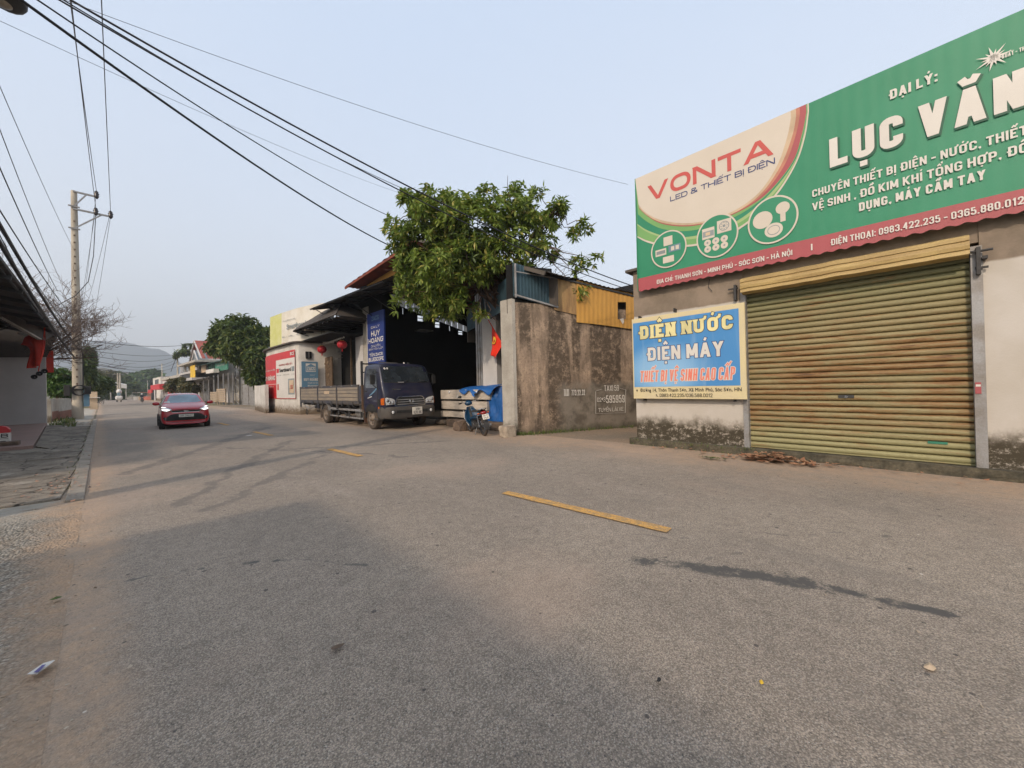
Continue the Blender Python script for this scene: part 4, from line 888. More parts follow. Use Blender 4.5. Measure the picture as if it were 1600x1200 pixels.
# yellow sheets above, part of a metal lean-to on the wall
lt = thing('metal_lean_to', 'ochre and tan corrugated metal lean-to standing on top of the streaked wall', 'shed', D)
def sheet(pts, m, d, name, pitch=.16, amp=.006):
    """corrugated sheet from px corners TL,TR,BR,BL on the wall plane"""
    c = [D.at(p[0], p[1], d) for p in pts]
    def fn(u, v):
        a = (c[3][0]*(1-u)+c[2][0]*u, c[3][1]*(1-u)+c[2][1]*u); b = (c[0][0]*(1-u)+c[1][0]*u, c[0][1]*(1-u)+c[1][1]*u)
        x = a[0]*(1-v)+b[0]*v; z = a[1]*(1-v)+b[1]*v; return (x, d+amp*math.sin(x*2*math.pi/pitch), z)
    n = max(12, int(abs(c[1][0]-c[0][0])/pitch*8)); return MB().grid(fn, n, 1).build(name, m, lt, smooth=True)
ym = -.05
sheet([(868, 432), (903, 440), (901, 492), (866, 484)], W['tansheet'], ym+.01, 'tan_panel'); 
# yellow wall with a hole: built around the opening
hl, hr, ht, hbm = 965, 978, 472, 499
sheet([(901, 437), (935, 446), (935, 507), (901, 503.5)], W['yellow'], ym, 'ochre_panel'); sheet([(935, 446), (hl, 452), (hl, 511), (935, 507)], W['yellow'], ym-.004, 'ochre_panel')
sheet([(hl, 452), (hr, 455), (hr, ht), (hl, ht)], W['yellow'], ym, 'ochre_panel'); sheet([(hl, hbm), (hr, hbm), (hr, 513), (hl, 511)], W['yellow'], ym, 'ochre_panel'); sheet([(hr, 455), (1010, 462), (1010, 516), (hr, 513)], W['yellow'], ym-.003, 'ochre_panel')
a = D.at(964, 471, .25); b2 = D.at(981, 501, .25); box('vent_fan', W['dark'], lt, a[0]-.05, b2[0]+.05, .2, .25, b2[1]-.05, a[1]+.05); a = D.at(966, 484, .15); b2 = D.at(976, 499, .15); box('vent_grille', W['steel'], lt, a[0], b2[0], .12, .16, b2[1], a[1])
a = D.at(970, 500, -.07); MB().poly([(a[0]-.04, -.075, a[1]+.03), (a[0]+.1, -.075, a[1]+.06), (a[0]+.12, -.08, a[1]-.06), (a[0]+.06, -.085, a[1]-.14)]).build('torn_flap', W['cream'], lt)
# roof sheet edge
def roof_pts(d):
    return [D.at(x, y, d) for x, y in ((846, 424), (868, 431), (903, 437), (945, 449), (990, 459), (1010, 465))]
rp = roof_pts(-.12); rp0 = rp
for i in range(len(rp)-1):
    (xa, za), (xb, zb2) = rp[i], rp[i+1]
    def fn(u, v, xa=xa, xb=xb, za=za, zb2=zb2):
        x = xa+(xb-xa)*u; return (x, -.14+6*v, za+(zb2-za)*u+.012*math.sin(x*2*math.pi/.16)+.03)
    MB().grid(fn, 40, 1).build('roof_sheet', W['roofsheet'], lt, smooth=True)
MB().bar((rp[0][0], -.06, rp[0][1]-.05), (rp[-1][0], -.06, rp[-1][1]-.03), .05).build('edge_purlin', W['dark'], lt)
# blue slatted balcony end, left of the tan sheets
l0 = D.at(803, 432, .02); l1 = D.at(866, 482, .02); zb0 = D.z(806, 463, .02); 
for k in range(26):
    u = k/25; x = l0[0]+(l1[0]-l0[0])*u; zz0 = zb0+(D.z(864, 480, .02)-zb0)*u; MB().box(x-.028, x+.028, .02+(.03 if k % 2 else 0), .05+(.03 if k % 2 else 0), zz0, zz0+1.0).build('slat', W['bluelouver'], lt)
box('louver_back', W['inner'], lt, l0[0]-.2, l1[0], .12, .16, zb0-.5, zb0+.95)
for zo in (.0, ): MB().bar((l0[0]-.02, -.05, zb0+.03), (l1[0]+.1, -.05, D.z(866, 482, 0)+.03), .045).build('balcony_rail', W['steel'], lt)
MB().bar((l0[0]+.02, -.04, zb0-.05), (l0[0]+.02, -.04, zb0+.95), .05).build('balcony_post', W['steel'], lt); MB().bar((l0[0]-.02, -.05, zb0+.72), (l1[0]+.1, -.05, zb0+.60), .03).build('balcony_rail', W['steel'], lt)
box('side_wall', W['bluelouver'], lt, .0, .06, .2, 5.8, 3.85, rp[1][1]); box('rear_wall', W['roofsheet'], lt, .0, uH, 5.7, 5.8, 3.4, rp[0][1]-.2)

# ================================================================== WAREHOUSE
XW = 9.4; Wf = Frame(XW, 24.0, -90)            # local x = 24 - world y
wh = thing('warehouse', 'dark open fronted metal warehouse with rust red roof and yellow gable behind the blue truck', 'building', Wf)
DEP = 13.
def wpt(px, py, d=0): return Wf.at(px, py, d)
ul, ur = 0.0, 15.9
apx = 8.0
OV = -1.0
zl = Wf.z(540, 447, OV); zm = Wf.z(620, 392, OV); u_l = Wf.u(538, 447, OV); u_m = Wf.u(620, 392, OV); u_r = Wf.u(846, 424, OV); zr_ = Wf.z(846, 424, OV); print('wh', u_l, zl, u_m, zm, u_r, zr_)
slope = (zm-zl)/(u_m-u_l); u_a = u_m+1.6; z_a = zm+slope*1.6
# roof: two corrugated pitches
def rfL(u, v):
    x = u_l+(u_a-u_l)*u; y = OV+(DEP-OV)*v; return (x, y+ (0.03*math.sin(x*9) if v == 0 else 0), zl+(z_a-zl)*u+.02*math.sin(y*2*math.pi/.25))
MB().grid(rfL, 24, 120).build('roof_pitch', W['rustred'], wh, smooth=True)
def rfR(u, v):
    x = u_a+(u_r+.1-u_a)*u; y = OV+(DEP-OV)*v; return (x, y, z_a+(zr_-z_a)*u+.02*math.sin(y*2*math.pi/.25))
MB().grid(rfR, 24, 120).build('roof_pitch', W['roofsheet'], wh, smooth=True)
MB().bar((u_l, OV+.04, zl-.07), (u_a, OV+.04, z_a-.07), .05, .12).build('verge_board', W['rustred'], wh); MB().bar((u_a, OV+.04, z_a-.07), (u_r+.1, OV+.04, zr_-.07), .05, .12).build('verge_board', W['roofsheet'], wh)
for v in np.linspace(.1, 1, 7): 
    yy = OV+(DEP-OV)*v; MB().bar((u_l+.2, yy, zl-.12), (u_a, yy, z_a-.12), .06, .1).build('rafter', W['dark'], wh); MB().bar((u_a, yy, z_a-.12), (u_r, yy, zr_-.12), .06, .1).build('rafter', W['dark'], wh)
# yellow gable strip over the awning
gz = Wf.z(566, 470, -.25)
MB().add([(u_l+1.1, -.25, zl-.3), (u_a, -.25, zl-.15), (u_a, -.25, z_a-.1), (u_l+1.1, -.25, zl+slope*1.1-.1)], [(0,1,2,3)]).build('gable_panel', W['yellow'], wh)
MB().add([(u_a, -.25, zl-.5), (u_r, -.25, zr_-.9), (u_r, -.25, zr_-.1), (u_a, -.25, z_a-.1)], [(0,1,2,3)]).build('gable_panel', W['roofunder'], wh)
MB().add([(u_l+.3, -.24, zl-.5), (u_l+1.1, -.24, zl-.4), (u_l+1.1, -.24, zl+slope*1.1-.1), (u_l+.3, -.24, zl+.05)], [(0,1,2,3)]).build('gable_corner', W['bluelouver'], wh)
# walls
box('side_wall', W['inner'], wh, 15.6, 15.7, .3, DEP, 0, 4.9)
# far side wall with small windows that let the sky in
YS = 20.75; wins = [(658, 497, 5.5, 5), (684, 507.5, 4.2, 4.5), (703, 513, 1.0, 4), (720, 519.5, 3.8, 3.5), (630, 486, .9, 5), (737, 523, 1.5, 2.5)]
rects = [(on_y(px-a, py, YS).x, on_y(px+a, py, YS).x, on_y(px, py+b_, YS).z, on_y(px, py-b_, YS).z) for px, py, a, b_ in wins]
s0l, s0u, s1l, s1u = on_y(612, 473, YS), on_y(612, 457, YS), on_y(750, 527, YS), on_y(750, 519, YS); XS0, XS1 = s0l.x, s1l.x
ZLO = lambda x: s0l.z+(s1l.z-s0l.z)*(x-XS0)/(XS1-XS0); ZUP = lambda x: s0u.z+(s1u.z-s0u.z)*(x-XS0)/(XS1-XS0)
rects = [(a_, b_, c_, min(d_, ZLO(a_)-.03, ZLO(b_)-.03)) for a_, b_, c_, d_ in rects]
xs = sorted({9.5, XW+DEP, XS0, XS1} |  {q for r in rects for q in r[:2]}); bw = MB()
for i in range(len(xs)-1):
    xa, xb = xs[i], xs[i+1]; r = [q for q in rects if q[0] < (xa+xb)/2 < q[1]]
    def wb(z0, z1, z1b=None):
        z1b = z1 if z1b is None else z1b; z0a, z0b = z0 if isinstance(z0, tuple) else (z0, z0)
        q = lambda y, x, z: (24-y, x-XW, z)
        bw.hexa([q(YS+.1, xa, z0a), q(YS, xa, z0a), q(YS, xb, z0b), q(YS+.1, xb, z0b), q(YS+.1, xa, z1), q(YS, xa, z1), q(YS, xb, z1b), q(YS+.1, xb, z1b)])
    full = xa < XS0-.01 or xb > XS1+.01; zt_a, zt_b = (zl-.05, zl-.05) if full else (ZLO(xa), ZLO(xb))
    if r: wb(0, r[0][2]); wb(r[0][3], zt_a, zt_b)
    else: wb(0, zt_a, zt_b)
    if not full: wb((ZUP(xa), ZUP(xb)), zl-.05)
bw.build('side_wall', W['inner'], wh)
for (xa, xb, za, zb3) in rects:
    if xb-xa > .4: 
        xm = (xa+xb)/2-XW; MB().bar((24-YS+.02, xm+.15, za), (24-YS+.02, xm+.15, zb3), .06).build('window_bar', W['dark'], wh); MB().bar((24-YS+.02, xa-XW, (za+zb3)/2), (24-YS+.02, xb-XW, (za+zb3)/2), .04).build('window_bar', W['dark'], wh)
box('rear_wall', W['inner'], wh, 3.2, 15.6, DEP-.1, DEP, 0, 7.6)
SHT = m_leaf('grey_translucent_sheet', (.42, .40, .38), (.36, .35, .33), (.30, .29, .28), .75)
for k in range(14):
    xa = XS0+(XS1-XS0)*k/14+.02; xb = XS0+(XS1-XS0)*(k+.94)/14; MB().poly([(24-YS-.05, x-XW, z) for x, z in ((xa, ZLO(xa)), (xb, ZLO(xb)), (xb, ZUP(xb)), (xa, ZUP(xa)))]).build('light_sheet', SHT, wh)
p = on_y(648, 516, YS-1.2); q = on_y(668, 514, YS-1.2); MB().hexa([(24-p.y, p.x-XW, p.z-.05), (24-p.y+.6, p.x-XW, p.z-.05), (24-p.y+.6, q.x-XW, p.z-.05), (24-p.y, q.x-XW, p.z-.05), (24-p.y, p.x-XW, p.z), (24-p.y+.6, p.x-XW, p.z), (24-p.y+.6, q.x-XW, p.z), (24-p.y, q.x-XW, p.z)]).build('inner_shelf', W['steel'], wh)
# portal frame inside
for yy in (4., 8.5):
    MB().bar((u_l+.4, yy, zl-1.2), (u_r, yy, zr_-.9), .07, .09).build('truss_chord', W['dark'], wh)
    for k in range(10):
        t = k/9; x = u_l+.4+(u_r-u_l-.4)*t; MB().bar((x, yy, zl-1.2+(zr_-.9-zl+1.2)*t), (x+(.9 if k % 2 else -.9)*.5, yy, min(zl+slope*(x-u_l), z_a-(x-u_a)*(z_a-zr_)/(u_r-u_a))-.25), .04).build('truss_web', W['dark'], wh)
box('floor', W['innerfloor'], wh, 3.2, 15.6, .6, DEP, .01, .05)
# front columns
c0, c1 = Wf.u(555, 520, -.1), Wf.u(566, 520, -.1); box('pillar', W['whitep2'], wh, c0, c1+.05, -.1, .35, 0, Wf.z(560, 526, -.1)); box('pillar', W['conc'], wh, c1+.06, Wf.u(575, 520, -.1), -.08, .3, 0, Wf.z(570, 480, -.1))
for a_, b_ in ((743, 745.5), (746.5, 749), (750, 752.5)): box('steel_column', W['steel'], wh, Wf.u(a_, 520, -.1), Wf.u(b_, 520, -.1), -.1, .1, 0, Wf.z(748, 449, -.1))
x0_, x1_ = Wf.u(752.5, 520, -.3), Wf.u(775, 520, -.3); box('white_column', W['whitep2'], wh, x0_+.02, x1_, -.3, .2, 0, Wf.z(760, 489, -.3))
box('blue_side_panel', W['bluelouver'], wh, Wf.u(775, 450, 0), Wf.u(812, 450, 0), .0, .05, Wf.z(780, 497, 0), Wf.z(780, 440, 0))
for k in range(9): 
    x = Wf.u(775+k*3, 450, 0); MB().bar((x, -.02, Wf.z(780, 497, 0)), (x, -.02, Wf.z(780, 440, 0)), .035).build('panel_rib', W['bluelouver'], wh)
box('recess_wall', W['inner'], wh, Wf.u(775, 560, .3), Wf.u(812, 560, .3), .35, .45, 0, 3.9)
MB().bar((Wf.u(758.5, 470, -.2), -.2, Wf.z(758, 489, -.2)), (Wf.u(758.5, 470, -.2), -.2, Wf.z(758, 446, -.2)), .04).build('pipe', W['steel'], wh)
# upper awning (seen from below), with corrugation
AX0, AX1 = -1.9, -.02; au0 = Wf.u(483, 483, AX0); az0 = Wf.z(483, 483, AX0); au1 = Wf.u(640, 421, AX0); az1 = Wf.z(640, 421, AX0); print('awn', au0, az0, au1, az1)
def awf(u, v):
    x = au0+(13.5-au0)*u; sl_ = (az1-az0)/(au1-au0); y = AX0+(AX1-AX0)*v; return (x, y, az0+sl_*min(x-au0, 9)+.42*v+.012*math.sin(x*2*math.pi/.2))
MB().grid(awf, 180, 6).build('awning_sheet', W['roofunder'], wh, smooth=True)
for x in np.linspace(au0+.3, 13.3, 7):
    z_ = az0+(az1-az0)/(au1-au0)*min(x-au0, 9); MB().bar((x, AX0+.1, z_-.05), (x, AX1, z_+.34), .05, .07).build('awning_rafter', W['dark'], wh); MB().bar((x, AX0+.3, z_-.05), (x, AX1, z_-.9), .035).build('awning_strut', W['dark'], wh)
for v in (.04, .5, .95):
    y = AX0+(AX1-AX0)*v; MB().bar((au0, y, az0+.42*v-.04), (au0+9, y, az0+(az1-az0)/(au1-au0)*9+.42*v-.04), .05).build('awning_purlin', W['dark'], wh)
box('beam', W['inner'], wh, -.5, 11, -.05, .05, az0+.15, az0+.6)
MB().add([(-.5, -.02, 5.0), (5.2, -.02, 5.2), (5.2, -.02, az0+.3), (-.5, -.02, az0+.3)], [(0,1,2,3)]).build('dark_fascia', W['inner'], wh)
# blue vertical sign
vs = thing('banner_sign', 'tall navy vertical banner with white lettering on the warehouse front above the truck', 'sign', Wf)
v0, v1 = Wf.u(574, 520, -.3), Wf.u(600, 520, -.3); vt, vb = Wf.z(587, 487, -.3), 1.9
box('banner', W['navy'], vs, v0, v1, -.30, -.22, vb, vt); box('edge', W['txtw'], vs, v0-.035, v0-.002, -.31, -.2, vb, vt)
def vt_(t, py0, py1, a, b, bold=.03, m='txtw'): lettering(t, vs, W[m], v0+(v1-v0)*a, v0+(v1-v0)*b, Wf.z(587, py1, -.31), Wf.z(587, py0, -.31), -.306, bold)
vt_('ZACS', 493, 500, .28, .72, .02, 'bluegrey'); vt_('ĐẠI LÝ', 507, 513, .24, .76); vt_('HUY', 516, 524.5, .25, .77, .05); vt_('HOÀNG', 524.5, 535, .07, .95, .05); vt_('CHUYÊN', 537, 541.5, .22, .78, .02); vt_('BÁN TẤM LỢP', 542, 547, .08, .93, .02); vt_('TÔN ZACS', 549.5, 556, .12, .9, .05); vt_('BLUESCOPE', 558, 564, .06, .95, .05)

# ---------------- small shophouse between warehouse and corner (porch, door, lanterns)
ph = thing('porch_house', 'house with dark hipped porch roof and dark doorway behind the truck bed', 'building', Wf)
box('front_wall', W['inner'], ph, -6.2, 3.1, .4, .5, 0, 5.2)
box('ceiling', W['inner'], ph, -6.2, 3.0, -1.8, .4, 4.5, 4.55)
pu0 = Wf.u(458, 518, -1.9); pz0 = Wf.z(458, 518, -1.9); pu1 = Wf.u(557, 478, -1.9); print('porch', pu0, pz0, pu1)
PZ = pz0
def tri(name, pts, m=W['roofunder']): return MB().poly(pts).build(name, m, ph)
th = .05; rz = Wf.z(497, 491, -.6); ru0, ru1 = Wf.u(488, 500, -.6), Wf.u(510, 500, -.6)
e0, e1 = pu0, pu0+7.2
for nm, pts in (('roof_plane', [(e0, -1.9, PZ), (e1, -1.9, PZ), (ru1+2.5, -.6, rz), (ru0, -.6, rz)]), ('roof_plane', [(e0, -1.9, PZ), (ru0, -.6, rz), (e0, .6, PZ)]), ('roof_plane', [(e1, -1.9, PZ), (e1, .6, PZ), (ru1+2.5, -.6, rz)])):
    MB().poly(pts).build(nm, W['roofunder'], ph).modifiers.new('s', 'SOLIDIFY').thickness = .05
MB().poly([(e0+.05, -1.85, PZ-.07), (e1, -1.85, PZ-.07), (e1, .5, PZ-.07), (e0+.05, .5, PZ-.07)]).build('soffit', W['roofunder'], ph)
MB().tube([(ru0+.6, -.6, rz), (ru0+.6, -.6, rz+.2), (ru0+.6, -.6, rz+.5)], [.06, .05, .008]).build('finial', W['dark'], ph)
for k in range(9): MB().bar((e0+.4+k*.75, -1.8, PZ-.12), (e0+.4+k*.75, .4, PZ-.12), .05, .08).build('soffit_beam', W['wood'] if k == 2 else W['dark'], ph)
MB().bar((e0+.3, -1.6, PZ-.14), (e0+1.7, -.2, PZ-.75), .06).build('strut', W['dark'], ph)
fa = Wf.at(505, 538, -.9); fb = Wf.at(537, 527, -.9)
for k in range(14): 
    t = k/13; MB().sphere((fa[0]+(fb[0]-fa[0])*t, -.9, fa[1]+(fb[1]-fa[1])*t), .055, 8, 5).build('fringe_knob', W['txtw'], ph)
for dz in (0, .22, .44, .66): MB().bar((-4.2, .2, 3.5+dz), (-.7, .2, 3.5+dz), .03).build('grille_bar', W['steel'], ph)
for px in (520, 549): MB().bar((Wf.u(px, 570, 0), 0, 0), (Wf.u(px, 570, 0), 0, 4.5), .09).build('post', W['brownwood'], ph)
dA = Wf.at(492, 562, -.5); dB = Wf.at(520, 604, -.5)
dr = thing('carved_door_panel', 'brown carved wooden panel standing upright between blue banner and doorway', 'panel', Wf)
box('frame', W['brownwood'], dr, dA[0], dB[0], -.55, -.45, 0.2, dA[1], bevel=.02)
rl = MB()
random.seed(3)
for k in range(70):
    x = random.uniform(dA[0]+.25, dB[0]-.25); zz = random.uniform(.5, dA[1]-.3); rl.sphere((x, -.56, zz), (random.uniform(.04, .12), .04, random.uniform(.04, .14)), 8, 4)
o = rl.build('carving', mat('carved_brown_light', (.19, .135, .085), (.10, .07, .045), 6, rough=.7), dr, smooth=True); o['kind'] = 'stuff'
for px, py, lab in ((503, 546, 'red round lantern hanging under the porch, left of the pair'), (534.5, 538.5, 'red round lantern hanging under the porch nearer the white pillar')):
    c = Wf.at(px, py, -1.0); t = thing('lantern', lab, 'lantern', Wf, group='lanterns under the porch')
    MB().sphere((c[0], -1., c[1]), (.27, .27, .24), 14, 8).build('shade', W['lantern'], t, smooth=True); MB().lathe([(.10, .24), (.11, .22), (0, .22)], (c[0], -1., c[1]), 'z', 10).build('cap', W['gold'], t)
    MB().tube([(c[0], -1., c[1]+.24), (c[0], -1., PZ-.1)], .01).build('cord', W['dark'], t); MB().tube([(c[0], -1., c[1]-.23), (c[0], -1., c[1]-.38)], .03).build('tassel', W['lantern'], t)

# ================================================================== CORNER BUILDING
cb = thing('corner_building', 'white corner building with curved wall, mouldy base and small dark window', 'building', loc=(0, 0, 0))
CP = [(9.6, 25.4), (8.6, 25.6), (7.55, 25.8), (7.38, 25.95), (7.30, 26.3), (7.20, 28.5), (7.14, 30.5), (7.20, 32.2), (7.42, 33.6), (7.9, 34.8), (8.8, 35.8)]
def cpt(s):
    i = min(int(s), len(CP)-2); t = s-i; a, b, c, d = CP[max(i-1, 0)], CP[i], CP[i+1], CP[min(i+2, len(CP)-1)]
    return tuple(.5*((2*b[j])+(-a[j]+c[j])*t+(2*a[j]-5*b[j]+4*c[j]-d[j])*t*t+(-a[j]+3*b[j]-3*c[j]+d[j])*t**3) for j in (0, 1))
def cnorm(s):
    a = cpt(max(s-.02, 0)); b = cpt(min(s+.02, len(CP)-1.001)); t = Vector((b[0]-a[0], b[1]-a[1])).normalized(); return (-t.y, t.x)
def csurf(s0, s1, z0, z1, off, m, name, parent, nu=30, nv=6):
    def fn(u, v):
        s = s0+(s1-s0)*u; p = cpt(min(s, len(CP)-1.001)); n = cnorm(s); zb_v = z0(s) if callable(z0) else z0; zt_v = z1(s) if callable(z1) else z1
        return (p[0]+n[0]*off, p[1]+n[1]*off, zb_v+(zt_v-zb_v)*v)
    return MB().grid(fn, nu, nv).build(name, m, parent, smooth=False)
sgn = 1 if cnorm(5)[0] < 0 else -1
csurf(0, 9.99, 0, 4.42, 0, W['whitep'], 'curved_wall', cb, 70, 20)
csurf(0, 9.99, 4.42, 4.50, sgn*.22, W['roofsheet'], 'roof_edge', cb, 70, 1)
MB().poly([(cpt(s)[0]+cnorm(s)[0]*sgn*.22, cpt(s)[1]+cnorm(s)[1]*sgn*.22, 4.42) for s in np.linspace(0, 9.99, 50)]+[(13, 35.8, 4.42), (13, 25.4, 4.42)]).build('roof_slab', W['roofunder'], cb)
MB().box(12.9, 13.1, 25.4, 35.8, 0, 4.4).box(9.6, 13, 25.4, 25.5, 0, 4.4).build('rear_wall', W['whitep'], cb)
wp = on_y(482, 555, 25.66); wq = on_y(478, 563, 25.66); box('window', W['inner'], cb, wp.x-.16, wp.x+.16, 25.60, 25.70, wp.z-.22, wp.z+.22); MB().bar((wp.x, 25.57, wp.z-.22), (wp.x, 25.57, wp.z+.22), .02).build('window_bar', W['steel'], cb)
def s_at(px):
    best = min(np.linspace(3.6, 9.5, 600), key=lambda s: abs((lambda q: 800+F*(q[0]-q[1])/(q[0]+q[1]))(cpt(s))-px)); return best
sA, sB = s_at(463), s_at(416); sM = s_at(433.5); print('ban', sA, sB)
rb = thing('red_banner', 'red and white advertising banner on curved wall of the corner building', 'banner')
csurf(sA, sB, .98, 4.02, sgn*.05, W['red'], 'red_field', rb, 20, 2); csurf(sA+.03, sM, 1.02, 3.55, sgn*.058, W['txtw'], 'white_field', rb, 12, 2)
def ctext(txt, s0, s1, z0, z1, m, bold=.03, name='lettering', par=None, off=.066):
    me = text_mesh(txt, bold); n = len(me.vertices); co = np.empty(n*3); me.vertices.foreach_get('co', co); co = co.reshape(-1, 3); mn = co.min(0); mx_ = co.max(0)
    out = []
    for p in co:
        u = (p[0]-mn[0])/(mx_[0]-mn[0]); v = (p[1]-mn[1])/(mx_[1]-mn[1]); s = s1+(s0-s1)*u; q = cpt(s); nn = cnorm(s); out.append((q[0]+nn[0]*sgn*off, q[1]+nn[1]*sgn*off, z0+(z1-z0)*v))
    me.vertices.foreach_set('co', np.array(out).ravel()); me.update(); me.materials.clear(); me.materials.append(m); o = bpy.data.objects.new(name, me); link(o, par or rb); return o
# lettering runs from the far end (left in the picture) to the near end
ctext('HUY HOÀNG', sM+.1, sB-.05, 2.25, 2.62, W['txtw'], .05); ctext('NHÀ PHÂN PHỐI', sM+.1, sB-.05, 2.9, 3.02, W['txtw']); ctext('SCG', sA+.08, sA+.55, 3.7, 3.9, W['txtw'], .05)
csurf(sM+.03, sB-.02, 1.95, 1.98, sgn*.06, W['txtw'], 'rule', rb, 6, 1); ctext('VẬT LIỆU', sM+.3, sB-.1, 1.75, 1.86, W['txtw'])
ctext('THƯƠNG HIỆU SỐ 1', sA+.35, sM-.3, 3.1, 3.3, W['txtred'], .04); ctext('Smartboard', sA+.5, sM-.35, 2.72, 2.98, W['txtk'], .05); csurf(sA+.12, sA+.45, 2.70, 3.0, sgn*.062, W['printgrey'], 'print_block', rb, 3, 1); csurf(sM-.3, sM-.05, 2.70, 2.98, sgn*.062, W['red'], 'print_block', rb, 3, 1)
ctext('bền chắc  -  chịu nước  -  an toàn', sA+.1, sM-.08, 2.48, 2.58, W['txtk'], .0); csurf(sA+.15, sA+.75, 1.25, 2.25, sgn*.062, W['printgrey'], 'product_panel', rb, 4, 2); csurf(sA+.25, sA+.65, 1.35, 2.15, sgn*.068, W['tan'], 'product_face', rb, 4, 2)
ctext('SCG', sA+.35, sA+.55, 1.6, 1.85, W['txtred'], .05, off=.078); csurf(sM-.25, sM-.1, 1.55, 1.95, sgn*.062, W['txtred'], 'print_block', rb, 2, 1)
# blue ZACS banner on the flank
zbn = thing('blue_banner', 'grey blue banner with house logo and white lettering hung beside the red banner', 'banner')
yb = 25.5; a = on_y(464, 565, yb-.1); b = on_y(493, 565, yb-.1); zt2 = on_y(478, 565, yb-.1).z; zb2 = on_y(478, 607, yb-.1).z
xa, xb = 7.42, b.x+.12; box('banner', W['bluegrey'], zbn, xa, xb, yb-.16, yb-.13, zb2, zt2); ww = xb-xa
box('hem', W['txtw'], zbn, xa, xb, yb-.17, yb-.12, zt2, zt2+.05)
def zt_f(t, a, b, c, d, m='txtw', bold=.05, k=0): 
    hh = zt2-zb2; return lettering(t, zbn, W[m], xa+ww*a, xa+ww*b, zb2+hh*c, zb2+hh*d, yb-.165-.003*k, bold)
hh = zt2-zb2; MB().box(xa+ww*.25, xa+ww*.86, yb-.166, yb-.164, zb2+hh*.62, zb2+hh*.93).build('logo_frame', W['txtw'], zbn); MB().box(xa+ww*.28, xa+ww*.83, yb-.170, yb-.168, zb2+hh*.65, zb2+hh*.84).build('logo_ground', W['bluegrey'], zbn)
MB().poly([(xa+ww*.27, yb-.172, zb2+hh*.82), (xa+ww*.84, yb-.172, zb2+hh*.82), (xa+ww*.56, yb-.172, zb2+hh*.92)]).build('logo_roof', W['bluegrey'], zbn)
zt_f('ZACS', .33, .79, .67, .81, k=2); zt_f('ĐẠI LÝ', .5, .8, .47, .53, bold=.03); zt_f('HUY HOÀNG', .12, 1.0-.02, .28, .42, bold=.08); zt_f('Chuyên bán tôn', .35, .95, .17, .23, bold=.02); zt_f('Bluescope', .35, .95, .06, .13, bold=.03)
# roof billboard, curved
bb = thing('billboard', 'faded lime and ivory curved billboard on top of the corner building', 'billboard')
BPTS = [(422, 33.3), (440, 30.6), (462, 28.0), (485, 26.2), (522, 24.6)]
BT = {422: (496, 546), 440: (489, 543), 462: (482, 539.5), 485: (476.5, 537), 522: (471, 537)}
bcx = [p[0] for p in BPTS]
def bsurf(p0, p1, v0, v1, off, m, name, par, nu=16):
    def fn(u, v):
        px = p0+(p1-p0)*u; y_ = np.interp(px, bcx, [p[1] for p in BPTS]); pt = np.interp(px, bcx, [BT[c][0] for c in bcx]); pb = np.interp(px, bcx, [BT[c][1] for c in bcx]); py = pb+(pt-pb)*(v0+(v1-v0)*v)
        p = on_y(px, py, y_); return (p.x-off, p.y-off*.3, p.z)
    return MB().grid(fn, nu, 1).build(name, m, par)
bsurf(422, 440, 0, 1, 0, W['lime'], 'lime_panel', bb); bsurf(440, 522, 0, 1, 0, W['ivory'], 'ivory_panel', bb, 24)
def btext(t, p0, p1, v0, v1, m, bold=.02):
    me = text_mesh(t, bold); n = len(me.vertices); co = np.empty(n*3); me.vertices.foreach_get('co', co); co = co.reshape(-1, 3); mn = co.min(0); mx_ = co.max(0); out = []
    for p in co:
        u = (p[0]-mn[0])/(mx_[0]-mn[0]); v = (p[1]-mn[1])/(mx_[1]-mn[1]); px = p0+(p1-p0)*u; y_ = np.interp(px, bcx, [q[1] for q in BPTS]); pt = np.interp(px, bcx, [BT[c][0] for c in bcx]); pb = np.interp(px, bcx, [BT[c][1] for c in bcx]); q = on_y(px, pb+(pt-pb)*(v0+(v1-v0)*v), y_); out.append((q.x-.06, q.y-.02, q.z))
    me.vertices.foreach_set('co', np.array(out).ravel()); me.update(); me.materials.clear(); me.materials.append(m); o = bpy.data.objects.new('lettering', me); link(o, bb)
btext('TẤM XI MĂNG CAO CẤP', 443, 462, .72, .76, W['printgrey']); btext('Smartboard', 449, 479, .48, .62, W['printgrey'], .03); btext('sàn  -  trần  -  vách', 442, 470, .27, .31, W['printgrey']); btext('SCG', 442, 446, .06, .12, W['txtred'])
pbase = [on_y(px, 545, y_) for px, y_ in BPTS]
for px, y_ in BPTS: 
    p = on_y(px, np.interp(px, bcx, [BT[c][0] for c in bcx]), y_); MB().bar((p.x+.12, p.y, 4.4), (p.x+.12, p.y, p.z-.02), .06).build('post', W['steel'], bb)
# ================================================================== VEHICLES
def cage(stations, name, m, parent, npt, levels=2):
    """stations: list of (y, [half-profile (x,z) from bottom centre to top centre])"""
    V = []; Fs = []; N = 2*npt-2
    for y, pr in stations:
        ys = y if isinstance(y, list) else [y]*npt
        right = [(p[0], ys[i], p[1]) for i, p in enumerate(pr)]; left = [(-p[0], ys[i], p[1]) for i, p in enumerate(pr)][1:-1][::-1]
        V += right+left
    for i in range(len(stations)-1):
        for k in range(N): Fs.append((i*N+k, i*N+(k+1) % N, (i+1)*N+(k+1) % N, (i+1)*N+k))
    for base, flip in ((0, True), ((len(stations)-1)*N, False)):
        h = npt-1
        for k in range(h):                      # quads across the end caps
            a = base+k; b = base+k+1; c = base+(N-k-1) % N if k+1 < npt else base; d = base+(N-k) % N
            f = [a, b, c, d]; f2 = []
            for q in f:
                if q not in f2: f2.append(q)
            if len(f2) >= 3: Fs.append(tuple(f2))
    return MB().add(V, Fs).build(name, m, parent, smooth=True, subsurf=levels)
